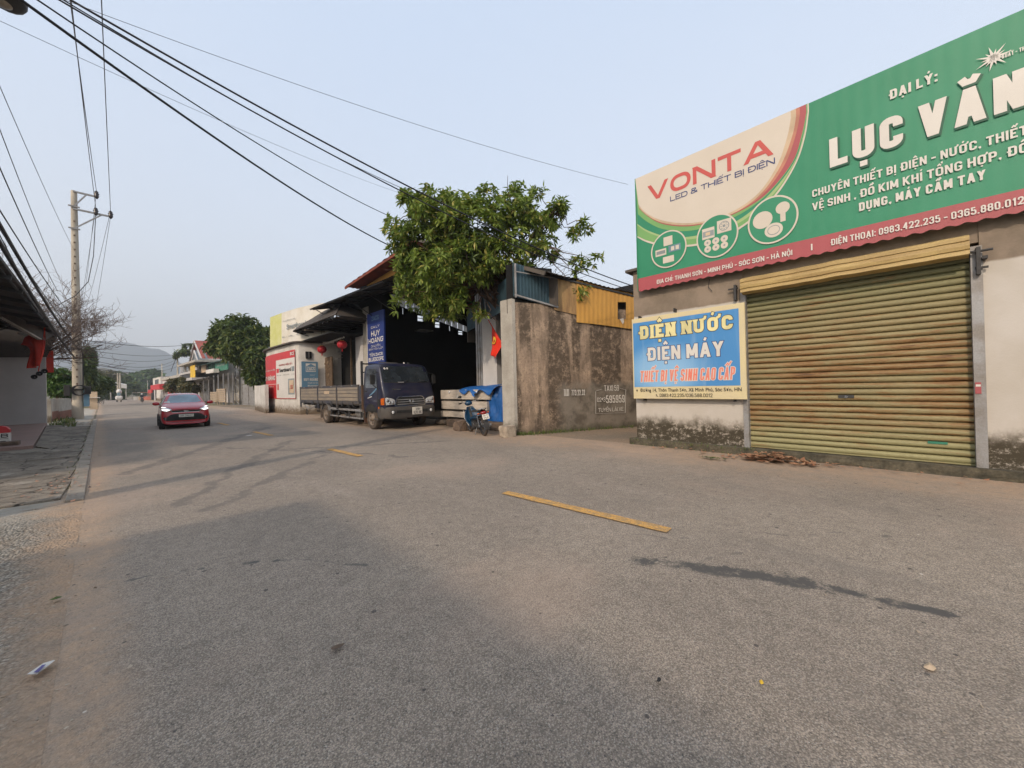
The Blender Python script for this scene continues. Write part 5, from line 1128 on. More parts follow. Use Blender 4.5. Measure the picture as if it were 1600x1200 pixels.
def wheel(parent, x, y, r, w, mt, mr, side, style='steel', name='wheel'):
    """side -1: outer face towards -x"""
    wo = bpy.data.objects.new(name, None); link(wo, parent)
    s = side; prof = [(r*.62, -w/2), (r*.9, -w/2), (r*.985, -w*.36), (r, -w*.2), (r, w*.2), (r*.985, w*.36), (r*.9, w/2), (r*.62, w/2)]
    MB().lathe(prof, (x, y, r), 'x', 28).build('tyre', mt, wo, smooth=True, auto=40)
    o = x+s*w/2
    if style == 'steel':
        MB().lathe([(r*.64, s*-.00), (r*.60, s*-.012), (r*.50, s*-.07), (r*.28, s*-.03), (r*.22, s*.0), (r*.10, s*.02), (0, s*.02)], (o, y, r), 'x', 24).build('rim', mr, wo, smooth=True)
        nb = MB()
        for k in range(6): a = k*math.pi/3; nb.sphere((o-s*.02, y+r*.36*math.cos(a), r+r*.36*math.sin(a)), r*.045, 6, 4)
        nb.build('wheel_nuts', W['steel'], wo)
        hb = MB()
        for k in range(8): a = (k+.5)*math.pi/4; hb.lathe([(r*.06, 0), (0, 0)], (o-s*.045, y+r*.49*math.cos(a), r+r*.49*math.sin(a)), 'x', 8)
        hb.build('rim_holes', W['black'], wo)
    else:
        MB().lathe([(r*.66, 0), (r*.62, s*-.02), (r*.58, s*-.06), (0, s*-.06)], (o, y, r), 'x', 24).build('rim', W['black'], wo, smooth=True)
        sp = MB(); sp.lathe([(r*.68, s*.004), (r*.64, s*.006), (r*.60, s*-.01)], (o, y, r), 'x', 28); sp.lathe([(r*.16, s*-.005), (0, 0)], (o, y, r), 'x', 12)
        for k in range(5):
            a = k*2*math.pi/5+.3; sp.bar((o-s*.012, y, r), (o-s*.004, y+r*.64*math.cos(a), r+r*.64*math.sin(a)), .05, .02, (1, 0, 0))
        sp.build('spokes', mr, wo)
    return wo

# ---------------- flatbed truck (front at local y=0, faces -y)
TR = thing('flatbed_truck', 'dusty navy blue flatbed truck parked in front of the dark warehouse', 'truck', loc=(7.2, 12.35, 0))
T = TR; hw = 1.045
pr = lambda zb, zt, w, belt, wr: [(0, zb), (w*.9, zb), (w, zb+.06), (w, (zb+belt)/2), (w*.995, belt), (wr, zt-.10), (wr*.93, zt-.01), (wr*.6, zt+.02), (0, zt+.03)]
cab = cage([(.05, pr(.62, 1.05, .93, .95, .90)), (.03, pr(.60, 1.14, .985, 1.02, .95)), (.08, pr(.58, 1.40, 1.01, 1.25, .97)), (.20, pr(.56, 1.64, hw, 1.42, 1.0)), (.22, pr(.56, 1.67, hw, 1.44, 1.0)),
            (.47, pr(.56, 2.29, hw, 1.50, .985)), (.58, pr(.56, 2.36, hw, 1.50, .98)), (1.2, pr(.56, 2.39, hw, 1.50, .98)), (1.62, pr(.56, 2.37, hw, 1.50, .98)), (1.68, pr(.58, 2.33, hw*.99, 1.50, .97))], 'cab', W['truckblue'], T, 9, 2)
bv = eval_bvh(cab)
patch(bv, [(-.92, 1.69), (.92, 1.69), (.94, 1.78), (.92, 2.22), (.86, 2.27), (-.86, 2.27), (-.92, 2.22), (-.94, 1.78)], '+y', W['glass'], 'windscreen', T, off=.006)
patch(bv, [(-.93, 1.66), (.93, 1.66), (.90, 1.70), (-.90, 1.70)], '+y', W['black'], 'windscreen_seal', T, off=.004)
for sx, ax in ((-1, '+x'), (1, '-x')):
    win = [(.50, 1.50), (1.40, 1.50), (1.44, 1.60), (1.42, 2.12), (1.36, 2.19), (.74, 2.19), (.66, 2.15)]
    patch(bv, win, ax, W['glass'], 'side_window', T, off=.006)
    patch(bv, [(.44, .60), (.47, .60), (.47, 1.5), (.44, 1.48)], ax, W['black'], 'door_seam', T, off=.003, rings=2, dens=16, thick=.004); patch(bv, [(1.50, .70), (1.53, .70), (1.53, 2.25), (1.50, 2.25)], ax, W['black'], 'door_seam', T, off=.003, rings=2, dens=16, thick=.004)
    patch(bv, [(1.30, 1.36), (1.46, 1.36), (1.46, 1.41), (1.30, 1.41)], ax, W['black'], 'door_handle', T, off=.02, rings=2)
    patch(bv, [(.52, 1.46), (.72, 1.34), (1.10, 1.20), (1.12, 1.23), (.78, 1.38), (.56, 1.50)], ax, W['bluegrey'], 'side_decal', T, off=.003, rings=2, thick=.004); patch(bv, [(.9, 1.18), (1.25, 1.12), (1.26, 1.14), (.92, 1.21)], ax, W['txtw'], 'side_decal', T, off=.003, rings=2, thick=.004)
    mrr = MB().box(sx*1.24-.09, sx*1.24+.09, .38, .44, 1.62, 1.96).build('mirror', W['black'], T, bevel=.03); MB().tube([(sx*1.0, .50, 2.05), (sx*1.22, .42, 2.0), (sx*1.24, .43, 1.62), (sx*1.03, .42, 1.45)], .014).build('mirror_arm', W['black'], T)
    # lamps
    ol = [(sx*.60, .90), (sx*.97, .88), (sx*.985, 1.14), (sx*.93, 1.17), (sx*.70, 1.12), (sx*.60, 1.05)]
    patch(bv, ol, '+y', W['black'], 'headlamp_bezel', T, off=.004); patch(bv, [((a-sx*.8)*.92+sx*.8, (b-1.01)*.9+1.01) for a, b in ol], '+y', W['lamp'], 'headlight', T, off=.018)
    for k, (cx_, cz_) in enumerate(((.70, .97), (.82, .97), (.90, 1.05))): MB().lathe([(.05, 0), (.035, -.012), (0, -.02)], (sx*cx_, -.005 if k < 2 else .012, cz_), 'y', 14).build('lamp_reflector', W['chrome'], T, smooth=True)
    patch(bv, [(.06, .90), (.20, .90), (.20, 1.12), (.06, 1.14)], ax, W['amber'], 'indicator', T, off=.016, rings=3)
    patch(bv, [(.28, .72), (.42, .72), (.42, 1.10), (.28, 1.10)], ax, W['black'], 'side_marker', T, off=.012, rings=2); patch(bv, [(.30, .76), (.40, .76), (.40, .84), (.30, .84)], ax, W['amber'], 'side_lens', T, off=.022, rings=2)
g_ol = [(-.56, .85), (.56, .85), (.58, .92), (.52, 1.10), (.44, 1.16), (-.44, 1.16), (-.52, 1.10), (-.58, .92)]
patch(bv, [(a*1.07, (b-1)*1.12+1) for a, b in g_ol], '+y', W['chrome'], 'grille_surround', T, off=.004); patch(bv, g_ol, '+y', W['black'], 'grille', T, off=.014)
for zz in (.90, .98, 1.06): MB().box(-.52, .52, -.014, .02, zz-.012, zz+.018).build('grille_bar', W['steel'], T)
em = MB(); em.tube([(.10*math.cos(a), -.03, 1.0+.062*math.sin(a)) for a in np.linspace(0, 2*math.pi, 25)], .009, 6, False)
em.tube([(-.055, -.03, .955), (-.035, -.03, 1.045)], .010); em.tube([(.035, -.03, .955), (.055, -.03, 1.045)], .010); em.tube([(-.05, -.03, .985), (.05, -.03, 1.015)], .009); em.build('emblem', W['chrome'], T)
patch(bv, [(-.66, 1.42), (-.36, 1.42), (-.36, 1.45), (-.66, 1.45)], '+y', W['chrome'], 'badge', T, off=.006, rings=2, thick=.006)
bm_ = MB(); N = 20
def bump_fn(u, v):
    x = -1.07+2.14*u; e = max(0, abs(x)-.78)/.29; prof = [(.10, .40), (-.03, .42), (-.06, .52), (-.06, .74), (-.02, .82), (.12, .83)]; p = prof[round(v*5)]; return (x, p[0]+.22*e*e-.02, p[1]+ (0.04*e if p[1] < .6 else 0))
MB().grid(bump_fn, 24, 5).build('bumper', W['truckbump'], T, smooth=True, auto=50)
for sx in (-1, 1): MB().hexa([(sx*1.0, .12, .42), (sx*1.07, .2, .42), (sx*1.06, .44, .50), (sx*1.0, .44, .50), (sx*1.0, .1, .80), (sx*1.07, .2, .80), (sx*1.06, .42, .74), (sx*1.0, .42, .74)]).build('bumper_end', W['truckbump'], T)
box('bumper_slot', W['black'], T, -.62, .62, -.094, -.06, .60, .70)
for sx in (-1, 1):
    MB().lathe([(.075, .0), (.075, -.03), (.055, -.03)], (sx*.76, -.07, .64), 'y', 18).build('fog_bezel', W['black'], T); MB().lathe([(.055, -.03), (.03, -.045), (0, -.05)], (sx*.76, -.07, .64), 'y', 16).build('fog_lamp', W['lamp'], T, smooth=True)
box('number_plate', W['plate'], T, -.02, .38, -.115, -.095, .52, .78, bevel=.005); lettering('29H', T, W['txtk'], .10, .28, .665, .755, -.118, .02); lettering('620.86', T, W['txtk'], .02, .34, .545, .645, -.118, .02)
for x0, x1 in ((-.45, .02), (.30, .70)): MB().tube([(x0, .14, 1.66), ((x0+x1)/2, .16, 1.70), (x1, .20, 1.76)], .014).build('wiper', W['black'], T)
MB().box(-.42, -.2, .13, .17, 1.66, 1.70).build('wiper_base', W['steel'], T)
for cx_, cz_, rr in ((-.78, 2.18, .04), (-.68, 2.185, .035)): patch(bv, [(cx_+rr*math.cos(a), cz_+rr*math.sin(a)) for a in np.linspace(0, 6.28, 9)[:-1]], '+y', W['txtw'], 'sticker', T, off=.010, rings=2, dens=8, thick=.003)
MB().lathe([(0, 0), (.03, 0), (.03, .05), (.015, .07), (0, .08)], (.25, .9, 2.38), 'z', 10).build('roof_lamp', W['txtw'], T)
box('cab_step', W['truckbump'], T, -1.04, -.86, .46, .80, .36, .42); box('underbody', W['dark'], T, -.75, .75, .3, 1.6, .45, .68)
# wheels and mudguards
for sx in (-1, 1):
    wheel(T, sx*.90, 1.00, .41, .24, W['tyre'], W['rim'], sx)
    wheel(T, sx*.90, 5.55, .41, .24, W['tyre'], W['rim'], sx); wheel(T, sx*.62, 5.55, .41, .22, W['tyre'], W['rim'], sx)
    MB().lathe([(.50, -.05), (.52, -.05), (.52, .07), (.50, .07)], (sx*.98, 1.0, .41), 'x', 16, 0, 180).build('wheel_arch', W['truckbump'], T)
    patch(bv, [(1.0+.53*math.cos(a), max(.575, .41+.53*math.sin(a))) for a in np.linspace(.2, math.pi-.2, 18)], '+x' if sx < 0 else '-x', W['black'], 'arch_recess', T, off=.004, dens=36)
    box('mud_flap', mat('rusty_brown_flap', (.13, .065, .04), (.08, .045, .03), 4, rough=.9), T, sx*.88-.16, sx*.88+.16, 1.56, 1.58, .22, .80)
    MB().lathe([(.49, -.17), (.51, -.17), (.51, .15), (.49, .15)], (sx*.88, 5.55, .41), 'x', 14, 20, 160).build('mudguard', W['steel'], T)
    box('mud_flap', W['rim'], T, sx*.88-.16, sx*.88+.16, 6.12, 6.14, .22, .78)
    for zz in (.36, .66): MB().bar((sx*1.0, 1.75, zz), (sx*1.0, 5.0, zz+.02), .03, .06 if zz < .5 else .08).build('side_guard_rail', W['steel'], T)
    for yy in (1.9, 3.0, 4.1, 4.9): MB().bar((sx*1.0, yy, .34), (sx*.98, yy+.06, .90), .05).build('guard_post', W['dark'], T)
MB().lathe([(0, -.25), (.09, -.25), (.1, -.22), (.1, .22), (.09, .25), (0, .25)], (-.7, 4.3, .55), 'y', 12).build('air_tank', W['dark'], T); MB().lathe([(0, 0), (.22, 0), (.24, .05), (.24, .45), (.22, .5), (0, .5)], (-.65, 2.3, .55), 'y', 16).build('fuel_tank', W['steel'], T, smooth=True)
MB().bar((-.85, 3.3, .35), (-.85, 3.9, .55), .1).build('toolbox', W['dark'], T)
# chassis and bed
for sx in (-.42, .42): MB().bar((sx, .6, .66), (sx, 8.7, .66), .08, .18).build('chassis_rail', W['dark'], T)
for yy in np.arange(2.0, 8.8, .6): box('cross_member', W['dark'], T, -1.0, 1.0, yy, yy+.07, .77, .86)
MB().tube([(-.8, 5.55, .41), (.8, 5.55, .41)], .08).build('axle', W['dark'], T); box('bed_floor', W['truckbed'], T, -1.04, 1.04, 1.9, 8.85, .86, .93)
y0, y1 = 2.0, 8.8; posts = [1.95, 3.75, 5.9, 8.0]
segs = [(1.98, 4.05), (4.13, 6.30), (6.38, 8.80)]
for sx in (-1, 1):
    for a, b in segs:
        box('side_panel_frame', W['truckbed'], T, sx*1.05-.02, sx*1.05+.015, a, b, .90, 1.60, bevel=.006)
        for k, (za, zb3) in enumerate(((1.02, 1.145), (1.165, 1.29), (1.31, 1.435), (1.455, 1.55))): MB().box(sx*1.075-.012, sx*1.075+.012, a+.06, b-.06, za, zb3).build('side_slat', W['bedpanel'], T, bevel=.008)
        box('side_cap', W['truckbed'], T, sx*1.05-.03, sx*1.05+.04, a, b, 1.60, 1.645)
        for q in (.25, .75): box('hinge', W['dark'], T, sx*1.08-.01, sx*1.08+.02, a+(b-a)*q-.04, a+(b-a)*q+.04, .82, .98); box('latch', W['steel'], T, sx*1.09-.01, sx*1.09+.015, a+(b-a)*q-.05, a+(b-a)*q+.05, 1.60, 1.625)
    for yy in (4.09, 6.34, 8.84): box('side_post', W['truckbed'], T, sx*1.06-.03, sx*1.06+.035, yy-.035, yy+.035, .66, 1.66)
o = box('faded_marking', W['tan'], T, -1.094, -1.090, 4.9, 5.5, 1.30, 1.42)
box('tailgate', W['truckbed'], T, -1.02, 1.02, 8.80, 8.85, .90, 1.62)
# headboard frame behind the cab
for sx in (-.98, .98): MB().bar((sx, 1.84, .88), (sx, 1.84, 2.52), .07).build('headboard_post', W['dark'], T)
MB().bar((-.98, 1.84, 2.42), (.98, 1.84, 2.42), .05).build('headboard_rail', W['dark'], T); MB().bar((-.98, 1.84, 2.1), (.98, 1.84, 2.1), .04).build('headboard_rail', W['dark'], T)
box('headboard', mat('brown_board', (.17, .10, .06), (.10, .065, .045), 4, rough=.9), T, -1.03, 1.03, 1.76, 1.80, .62, 1.62)
MB().bar((-.3, 1.84, 2.5), (.2, 1.3, 2.43), .04).build('cab_tie', W['dark'], T); MB().tube([(-1.0, 6.9, .75), (-1.02, 7.6, .60), (-.98, 8.5, .72)], .02).build('hanging_strap', W['steel'], T); MB().lathe([(.16, -.06), (.30, -.08), (.33, 0), (.30, .08), (.16, .06)], (-.45, 7.4, .50), 'z', 20).build('spare_tyre', W['tyre'], T, smooth=True)
MB().lathe([(.13, -.02), (.15, 0), (.13, .02), (.11, 0)], (-.95, 8.3, .42), 'x', 16).build('tow_ring', W['dark'], T)

# ---------------- red hatchback driving towards the camera
CA = thing('red_hatchback', 'dark red hatchback with lit headlights driving towards the viewer', 'car', loc=(1.70, 20.9, 0), rz=R(-1))
C = CA
def cp(zb, w, z1, belt, wr, zt): return [(0, zb), (w*.82, zb), (w*.97, zb+.08), (w, z1), (w*.965, belt), (wr, zt-.05), (wr*.8, zt), (wr*.4, zt+.012), (0, zt+.018)]
body = cage([([.10, .10, .10, .06, .10, .10, .10, .10, .10], cp(.24, .66, .50, .70, .56, .76)), ([.0, .02, .10, .12, .12, .10, .06, .03, .02], cp(.20, .76, .52, .76, .62, .82)), (.24, cp(.19, .795, .55, .84, .68, .915)), (.55, cp(.19, .80, .58, .91, .70, 1.0)),
             (.88, cp(.19, .80, .58, .955, .71, 1.06)), (.96, cp(.19, .80, .58, .96, .70, 1.09)), (1.40, cp(.19, .80, .58, .985, .60, 1.40)), (1.56, cp(.19, .80, .58, .99, .575, 1.455)), (2.1, cp(.19, .80, .58, 1.0, .57, 1.49)), (2.8, cp(.19, .80, .60, 1.02, .56, 1.46)),
             (3.25, cp(.22, .80, .62, 1.04, .54, 1.38)), (3.5, cp(.26, .78, .64, 1.0, .56, 1.12)), (3.6, cp(.32, .72, .64, .92, .52, .98))], 'body', W['paintred'], C, 9, 2)
bv = eval_bvh(body)
patch(bv, [(-.66, 1.08), (.66, 1.08), (.70, 1.12), (.56, 1.40), (.50, 1.435), (-.50, 1.435), (-.56, 1.40), (-.70, 1.12)], '+y', W['glassb'], 'windscreen', C, off=.005)
for sx, ax in ((-1, '+x'), (1, '-x')):
    patch(bv, [(1.02, 1.04), (1.95, 1.06), (1.95, 1.37), (1.60, 1.36), (1.42, 1.32)], ax, W['glass'], 'side_window', C, off=.005); patch(bv, [(2.02, 1.06), (2.95, 1.10), (3.02, 1.25), (2.75, 1.35), (2.02, 1.37)], ax, W['glass'], 'side_window', C, off=.005)
    for a in (.98, 2.0, 2.95): patch(bv, [(a, .30), (a+.012, .30), (a+.012, 1.0), (a, 1.0)], ax, W['black'], 'door_seam', C, off=.003, rings=2, dens=14, thick=.004)
    patch(bv, [(1.72, .90), (1.90, .90), (1.90, .935), (1.72, .935)], ax, W['paintred'], 'door_handle', C, off=.022, rings=2)
    MB().sphere((sx*.90, 1.06, 1.06), (.115, .06, .075), 12, 8).build('mirror', W['paintred'], C, smooth=True); MB().bar((sx*.76, 1.08, 1.0), (sx*.85, 1.07, 1.03), .05).build('mirror_arm', W['black'], C)
    hl = [(sx*.44, .80), (sx*.60, .735), (sx*.74, .775), (sx*.785, .90), (sx*.75, .945), (sx*.62, .90), (sx*.48, .845)]
    patch(bv, [((a-sx*.63)*1.08+sx*.63, (b-.84)*1.12+.84) for a, b in hl], '+y', W['black'], 'headlamp_bezel', C, off=.003); patch(bv, hl, '+y', W['lamp'], 'headlight', C, off=.012)
    patch(bv, [(sx*.50, .80), (sx*.60, .765), (sx*.74, .80), (sx*.765, .86), (sx*.62, .83)], '+y', W['lampon'], 'headlight_beam', C, off=.02, rings=3); patch(bv, [(sx*.60, .90), (sx*.73, .90), (sx*.76, .935), (sx*.66, .915)], '+y', W['lampon'], 'headlight_beam', C, off=.02, rings=3)
    patch(bv, [(sx*.58, .40), (sx*.68, .38), (sx*.72, .50), (sx*.66, .53)], '+y', W['black'], 'fog_recess', C, off=.004)
    for k in range(3): MB().sphere((sx*.635, .075+.004*k, .41+.035*k), (.035, .02, .012), 10, 5).build('fog_lamp', W['chrome'], C)
    for yy in (.66, 3.02):
        patch(bv, [(yy+.34*math.cos(a), max(.21, .30+.34*math.sin(a))) for a in np.linspace(0, 2*math.pi, 22)[:-1]], ax, W['black'], 'wheel_arch', C, off=.004, dens=40, rings=4)
        wheel(C, sx*.735, yy, .29, .18, W['black'], W['alloy'], sx, 'alloy')
gr = [(-.40, .70), (.40, .70), (.46, .735), (.40, .765), (-.40, .765), (-.46, .735)]
patch(bv, [(a*1.06, (b-.733)*1.35+.733) for a, b in gr], '+y', W['chrome'], 'grille_surround', C, off=.004, dens=40); patch(bv, gr, '+y', W['black'], 'grille', C, off=.010, dens=40)
patch(bv, [(.08*math.cos(a), .742+.033*math.sin(a)) for a in np.linspace(0, 2*math.pi, 16)[:-1]], '+y', W['chrome'], 'emblem', C, off=.022, rings=2)
patch(bv, [(-.62, .36), (.62, .36), (.66, .46), (.50, .60), (.38, .635), (-.38, .635), (-.50, .60), (-.66, .46)], '+y', W['black'], 'lower_intake', C, off=.005, dens=44)
patch(bv, [(-.60, .27), (.60, .27), (.64, .31), (-.64, .31)], '+y', W['maroon'], 'lip_trim', C, off=.012, rings=2)
o = box('number_plate', W['plate'], C, -.235, .235, -.045, -.03, .50, .61); lettering('30F-248.27', C, W['txtk'], -.20, .20, .525, .585, -.048, .02)
patch(bv, [(-.66, 1.095), (-.45, 1.095), (-.48, 1.14), (-.62, 1.14)], '+y', W['txtw'], 'dash_papers', C, off=.009, rings=2)
for x0 in (-.35, .15): MB().tube([(x0, .955, 1.085), (x0+.42, 1.0, 1.105)], .010).build('wiper', W['black'], C)
box('underbody', W['black'], C, -.70, .70, .3, 3.3, .16, .24)
MB().tube([(0, 2.9, 1.47), (0, 3.15, 1.62)], .006).build('aerial', W['black'], C)

# ---------------- scooters / motorbikes: front wheel at +y, rear wheel at y=0, local
def motorbike(name, label, loc, rz, paint, plate=True, group=None, lean=R(-8), simple=False):
    root = thing(name, label, 'motorbike', loc=loc, rz=rz, group=group); root.rotation_euler = (0, lean, rz)
    wr = .29
    for yy, nm in ((0, 'wheel'), (1.24, 'wheel')):
        w = bpy.data.objects.new(nm, None); link(w, root)
        MB().lathe([(wr*.80, -.03), (wr*.93, -.042), (wr, -.015), (wr, .015), (wr*.93, .042), (wr*.80, .03)], (0, yy, wr), 'x', 26).build('tyre', W['tyre'], w, smooth=True)
        rm = MB(); rm.lathe([(wr*.84, -.022), (wr*.78, -.026), (wr*.78, .026), (wr*.84, .022)], (0, yy, wr), 'x', 24); rm.lathe([(0, -.05), (.05, -.05), (.05, .05), (0, .05)], (0, yy, wr), 'x', 12); rm.build('rim', W['alloy'], w)
        sp = MB()
        for k in range(10): a = k*math.pi/5; sp.tube([(.02*(-1)**k, yy+.04*math.cos(a), wr+.04*math.sin(a)), (0, yy+wr*.79*math.cos(a+.2), wr+wr*.79*math.sin(a+.2))], .004, 4, False)
        sp.build('spokes', W['chrome'], w)
    fk = MB(); 
    for sx in (-.06, .06): fk.tube([(sx, 1.24, wr), (sx, 1.10, .68)], .018)
    fk.build('fork', W['steel'], root)
    MB().grid(lambda u, v: ((u-.5)*.13, 1.24+(wr+.04)*math.cos(R(20+150*v)), wr+(wr+.04)*math.sin(R(20+150*v))-.02*abs(u-.5)*2), 4, 10).build('front_mudguard', paint, root, smooth=True)
    # leg shield
    def ls(u, v):
        x = (u-.5)*2; wdt = .11+.15*math.sin(math.pi*min(1, v*1.05)) ; y = 1.05-.28*(1-v)**1.2-.10*abs(x)**2; return (x*wdt, y, .22+.62*v)
    MB().grid(ls, 8, 12).build('leg_shield', paint, root, smooth=True).modifiers.new('s', 'SOLIDIFY').thickness = .015
    for sx in (-1, 1): MB().tube([(sx*.17, .80, .28), (sx*.23, .93, .50), (sx*.20, 1.02, .76)], .008).build('shield_stripe', W['txtw'], root)
    # handlebar head
    MB().sphere((0, 1.02, .95), (.13, .11, .085), 12, 8).build('head_cowl', paint, root, smooth=True); MB().sphere((0, 1.10, .93), (.07, .05, .05), 10, 6).build('headlight', W['lamp'], root, smooth=True)
    MB().tube([(-.34, .90, .99), (-.20, .97, .995), (0, 1.0, .98), (.20, .97, .995), (.34, .90, .99)], .013).build('handlebar', W['steel'], root)
    for sx in (-1, 1):
        MB().tube([(sx*.24, .95, .994), (sx*.35, .895, .99)], .021).build('grip', W['black'], root); MB().tube([(sx*.20, .98, 1.0), (sx*.24, .96, 1.16)], .006).build('mirror_stem', W['black'], root); MB().sphere((sx*.27, .955, 1.19), (.065, .012, .042), 12, 6).build('mirror', W['black'], root, smooth=True); MB().tube([(sx*.19, 1.03, .98), (sx*.31, .97, .97)], .006).build('brake_lever', W['chrome'], root)
    MB().tube([(0, 1.04, .80), (0, .85, .42), (0, .55, .38), (0, .25, .55)], .04).build('frame', W['dark'], root)
    # side fairing, seat, tail
    def sf(u, v):
        y = .80-1.05*u; h = .46+.22*u**.8; a = (v-.5)*math.pi; r = .12*(1-.25*u)*(.9+.1*math.cos(a)); return (r*math.sin(a)*1.0, y, h+.10*math.cos(a)*(1-.3*u)-.03)
    MB().grid(sf, 10, 10).build('side_fairing', paint, root, smooth=True).modifiers.new('s', 'SOLIDIFY').thickness = .012
    def seat(u, v):
        y = .62-.80*u; a = (v-.5)*math.pi; w_ = .09+.05*math.sin(math.pi*min(1, u*1.1)); return (w_*math.sin(a), y, .70+.05*u+.055*math.cos(a))
    MB().grid(seat, 12, 8).build('seat', W['black'], root, smooth=True); MB().grid(lambda u, v: ((u-.5)*.26, .62-.8*v, .695+.05*v), 2, 8).build('seat_base', W['black'], root)
    MB().tube([(-.11, .02, .76), (-.12, -.20, .82), (0, -.27, .84), (.12, -.20, .82), (.11, .02, .76)], .011).build('grab_rail', W['chrome'], root)
    MB().sphere((0, -.22, .70), (.10, .07, .06), 12, 6).build('tail_lamp', W['redlens'], root, smooth=True)
    MB().grid(lambda u, v: ((u-.5)*.15, -(wr+.05)*math.sin(R(10+95*v)) , wr+(wr+.05)*math.cos(R(10+95*v))), 3, 10).build('rear_mudguard', W['dark'], root, smooth=True)
    if plate: 
        p = MB().box(-.10, .10, -.006, .006, -.075, .075).xf(Matrix.Translation((0, -.36, .60)) @ Matrix.Rotation(R(-22), 4, 'X')).build('number_plate', W['plate'], root)
        for t, z0, z1 in (('29-Y1', .01, .06), ('575.81', -.06, -.01)):
            l = lettering(t, root, W['txtk'], -.075, .075, z0, z1, -.010, .02); l.data.transform(Matrix.Translation((0, -.36, .60)) @ Matrix.Rotation(R(-22), 4, 'X'))
    for sx in (-1, 1): MB().sphere((sx*.15, -.20, .70), (.035, .03, .025), 8, 5).build('indicator', W['amber'], root)
    en = MB(); en.lathe([(0, -.13), (.09, -.13), (.10, -.10), (.10, .10), (.09, .13), (0, .13)], (0, .55, .30), 'x', 14); en.box(-.07, .07, .60, .82, .30, .44); en.build('engine', W['alloy'], root)
    MB().tube([(.11, .70, .24), (.13, .40, .20), (.14, .05, .25), (.14, -.25, .33)], [.018, .02, .045, .05], 10).build('exhaust', W['steel'], root, smooth=True); MB().bar((.11, 0, wr), (.10, .55, .32), .03, .05).build('swing_arm', W['steel'], root)
    for sx in (-1, 1): MB().tube([(sx*.11, 0, wr), (sx*.10, .12, .62)], .020).build('shock_absorber', W['chrome'], root); MB().tube([(0, .45, .22), (sx*.22, .43, .21)], .014).build('foot_peg', W['black'], root)
    MB().box(-.115, -.10, .0, .55, .26, .38).build('chain_guard', W['dark'], root); MB().tube([(-.06, .35, .26), (-.20, .30, .0)], .012).build('side_stand', W['steel'], root)
    MB().box(-.10, .10, .62, .90, .24, .26).build('front_basket_floor', W['black'], root)
    return root
g1 = ground(757, 681); motorbike('motorbike', 'blue motorbike with white number plate parked before the blue tarpaulin', (g1.x, g1.y, 0), R(-20), W['scooter'])
g2 = ground(151, 632); motorbike('motorbike', 'black motorbike parked on the left verge beyond the concrete pole', (g2.x-.6, g2.y, 0), R(-72), W['black'], plate=False, lean=R(6))
gq = ground(222, 629); gx = gq.x
mb3 = motorbike('motorbike', 'dark motorbike with rider far down the road by the red shop', (gx, gq.y, 0), R(180), W['dark'], plate=False, lean=0)
# rider: one skinned body
def person(name, label, base, joints, edges, radii, clothes):
    me = bpy.data.meshes.new('body'); me.from_pydata(joints, edges, []); o = bpy.data.objects.new(name, me); COL.objects.link(o); o.location = base
    md = o.modifiers.new('skin', 'SKIN'); 
    for i, r_ in enumerate(radii): me.skin_vertices[0].data[i].radius = (r_, r_)
    me.skin_vertices[0].data[0].use_root = True; md.use_smooth_shade = True; o.modifiers.new('sub', 'SUBSURF').levels = 1; me.materials.append(clothes); tag(o, label, 'person'); return o
J = [(0, -.28, .80), (0, -.30, 1.05), (0, -.26, 1.32), (0, -.26, 1.45), (0, -.24, 1.58), (.20, -.26, 1.34), (.27, -.50, 1.12), (.30, -.80, 1.02), (-.20, -.26, 1.34), (-.27, -.50, 1.12), (-.30, -.80, 1.02), (.12, -.28, .78), (.16, -.62, .66), (.17, -.52, .26), (-.12, -.28, .78), (-.16, -.62, .66), (-.17, -.52, .26), (.17, -.62, .23), (-.17, -.62, .23)]
E_ = [(0, 1), (1, 2), (2, 3), (3, 4), (2, 5), (5, 6), (6, 7), (2, 8), (8, 9), (9, 10), (0, 11), (11, 12), (12, 13), (0, 14), (14, 15), (15, 16), (13, 17), (16, 18)]
rad = [.15, .15, .14, .06, .09, .07, .05, .035, .07, .05, .035, .09, .07, .05, .09, .07, .05, .04, .04]
# rider needs the skin layer created by the modifier
def make_person(name, label, base, J, E_, rad, m):
    me = bpy.data.meshes.new('body'); me.from_pydata(J, E_, []); o = bpy.data.objects.new(name, me); COL.objects.link(o); o.location = base
    md = o.modifiers.new('skin', 'SKIN'); md.use_smooth_shade = True
    if not me.skin_vertices:
        bm = bmesh.new(); bm.from_mesh(me); bm.verts.layers.skin.verify(); bm.to_mesh(me); bm.free()
    sv_ = me.skin_vertices[0].data
    for i, r_ in enumerate(rad): sv_[i].radius = (r_, r_); sv_[i].use_root = (i == 0)
    s_ = o.modifiers.new('sub', 'SUBSURF'); s_.levels = 1; s_.render_levels = 1; me.materials.append(m); tag(o, label, 'person'); return o
rd = make_person('person', 'rider in dark jacket and pale helmet on the far motorbike', (gx, gq.y, .0), J, E_, rad, W['cloth'])
rd.location = (gx, gq.y-.0, 0); 
for v in rd.data.vertices: v.co.y = v.co.y
MB().sphere((0, -.24, 1.62), (.13, .15, .14), 12, 8).build('helmet', W['helmet'], rd, smooth=True)

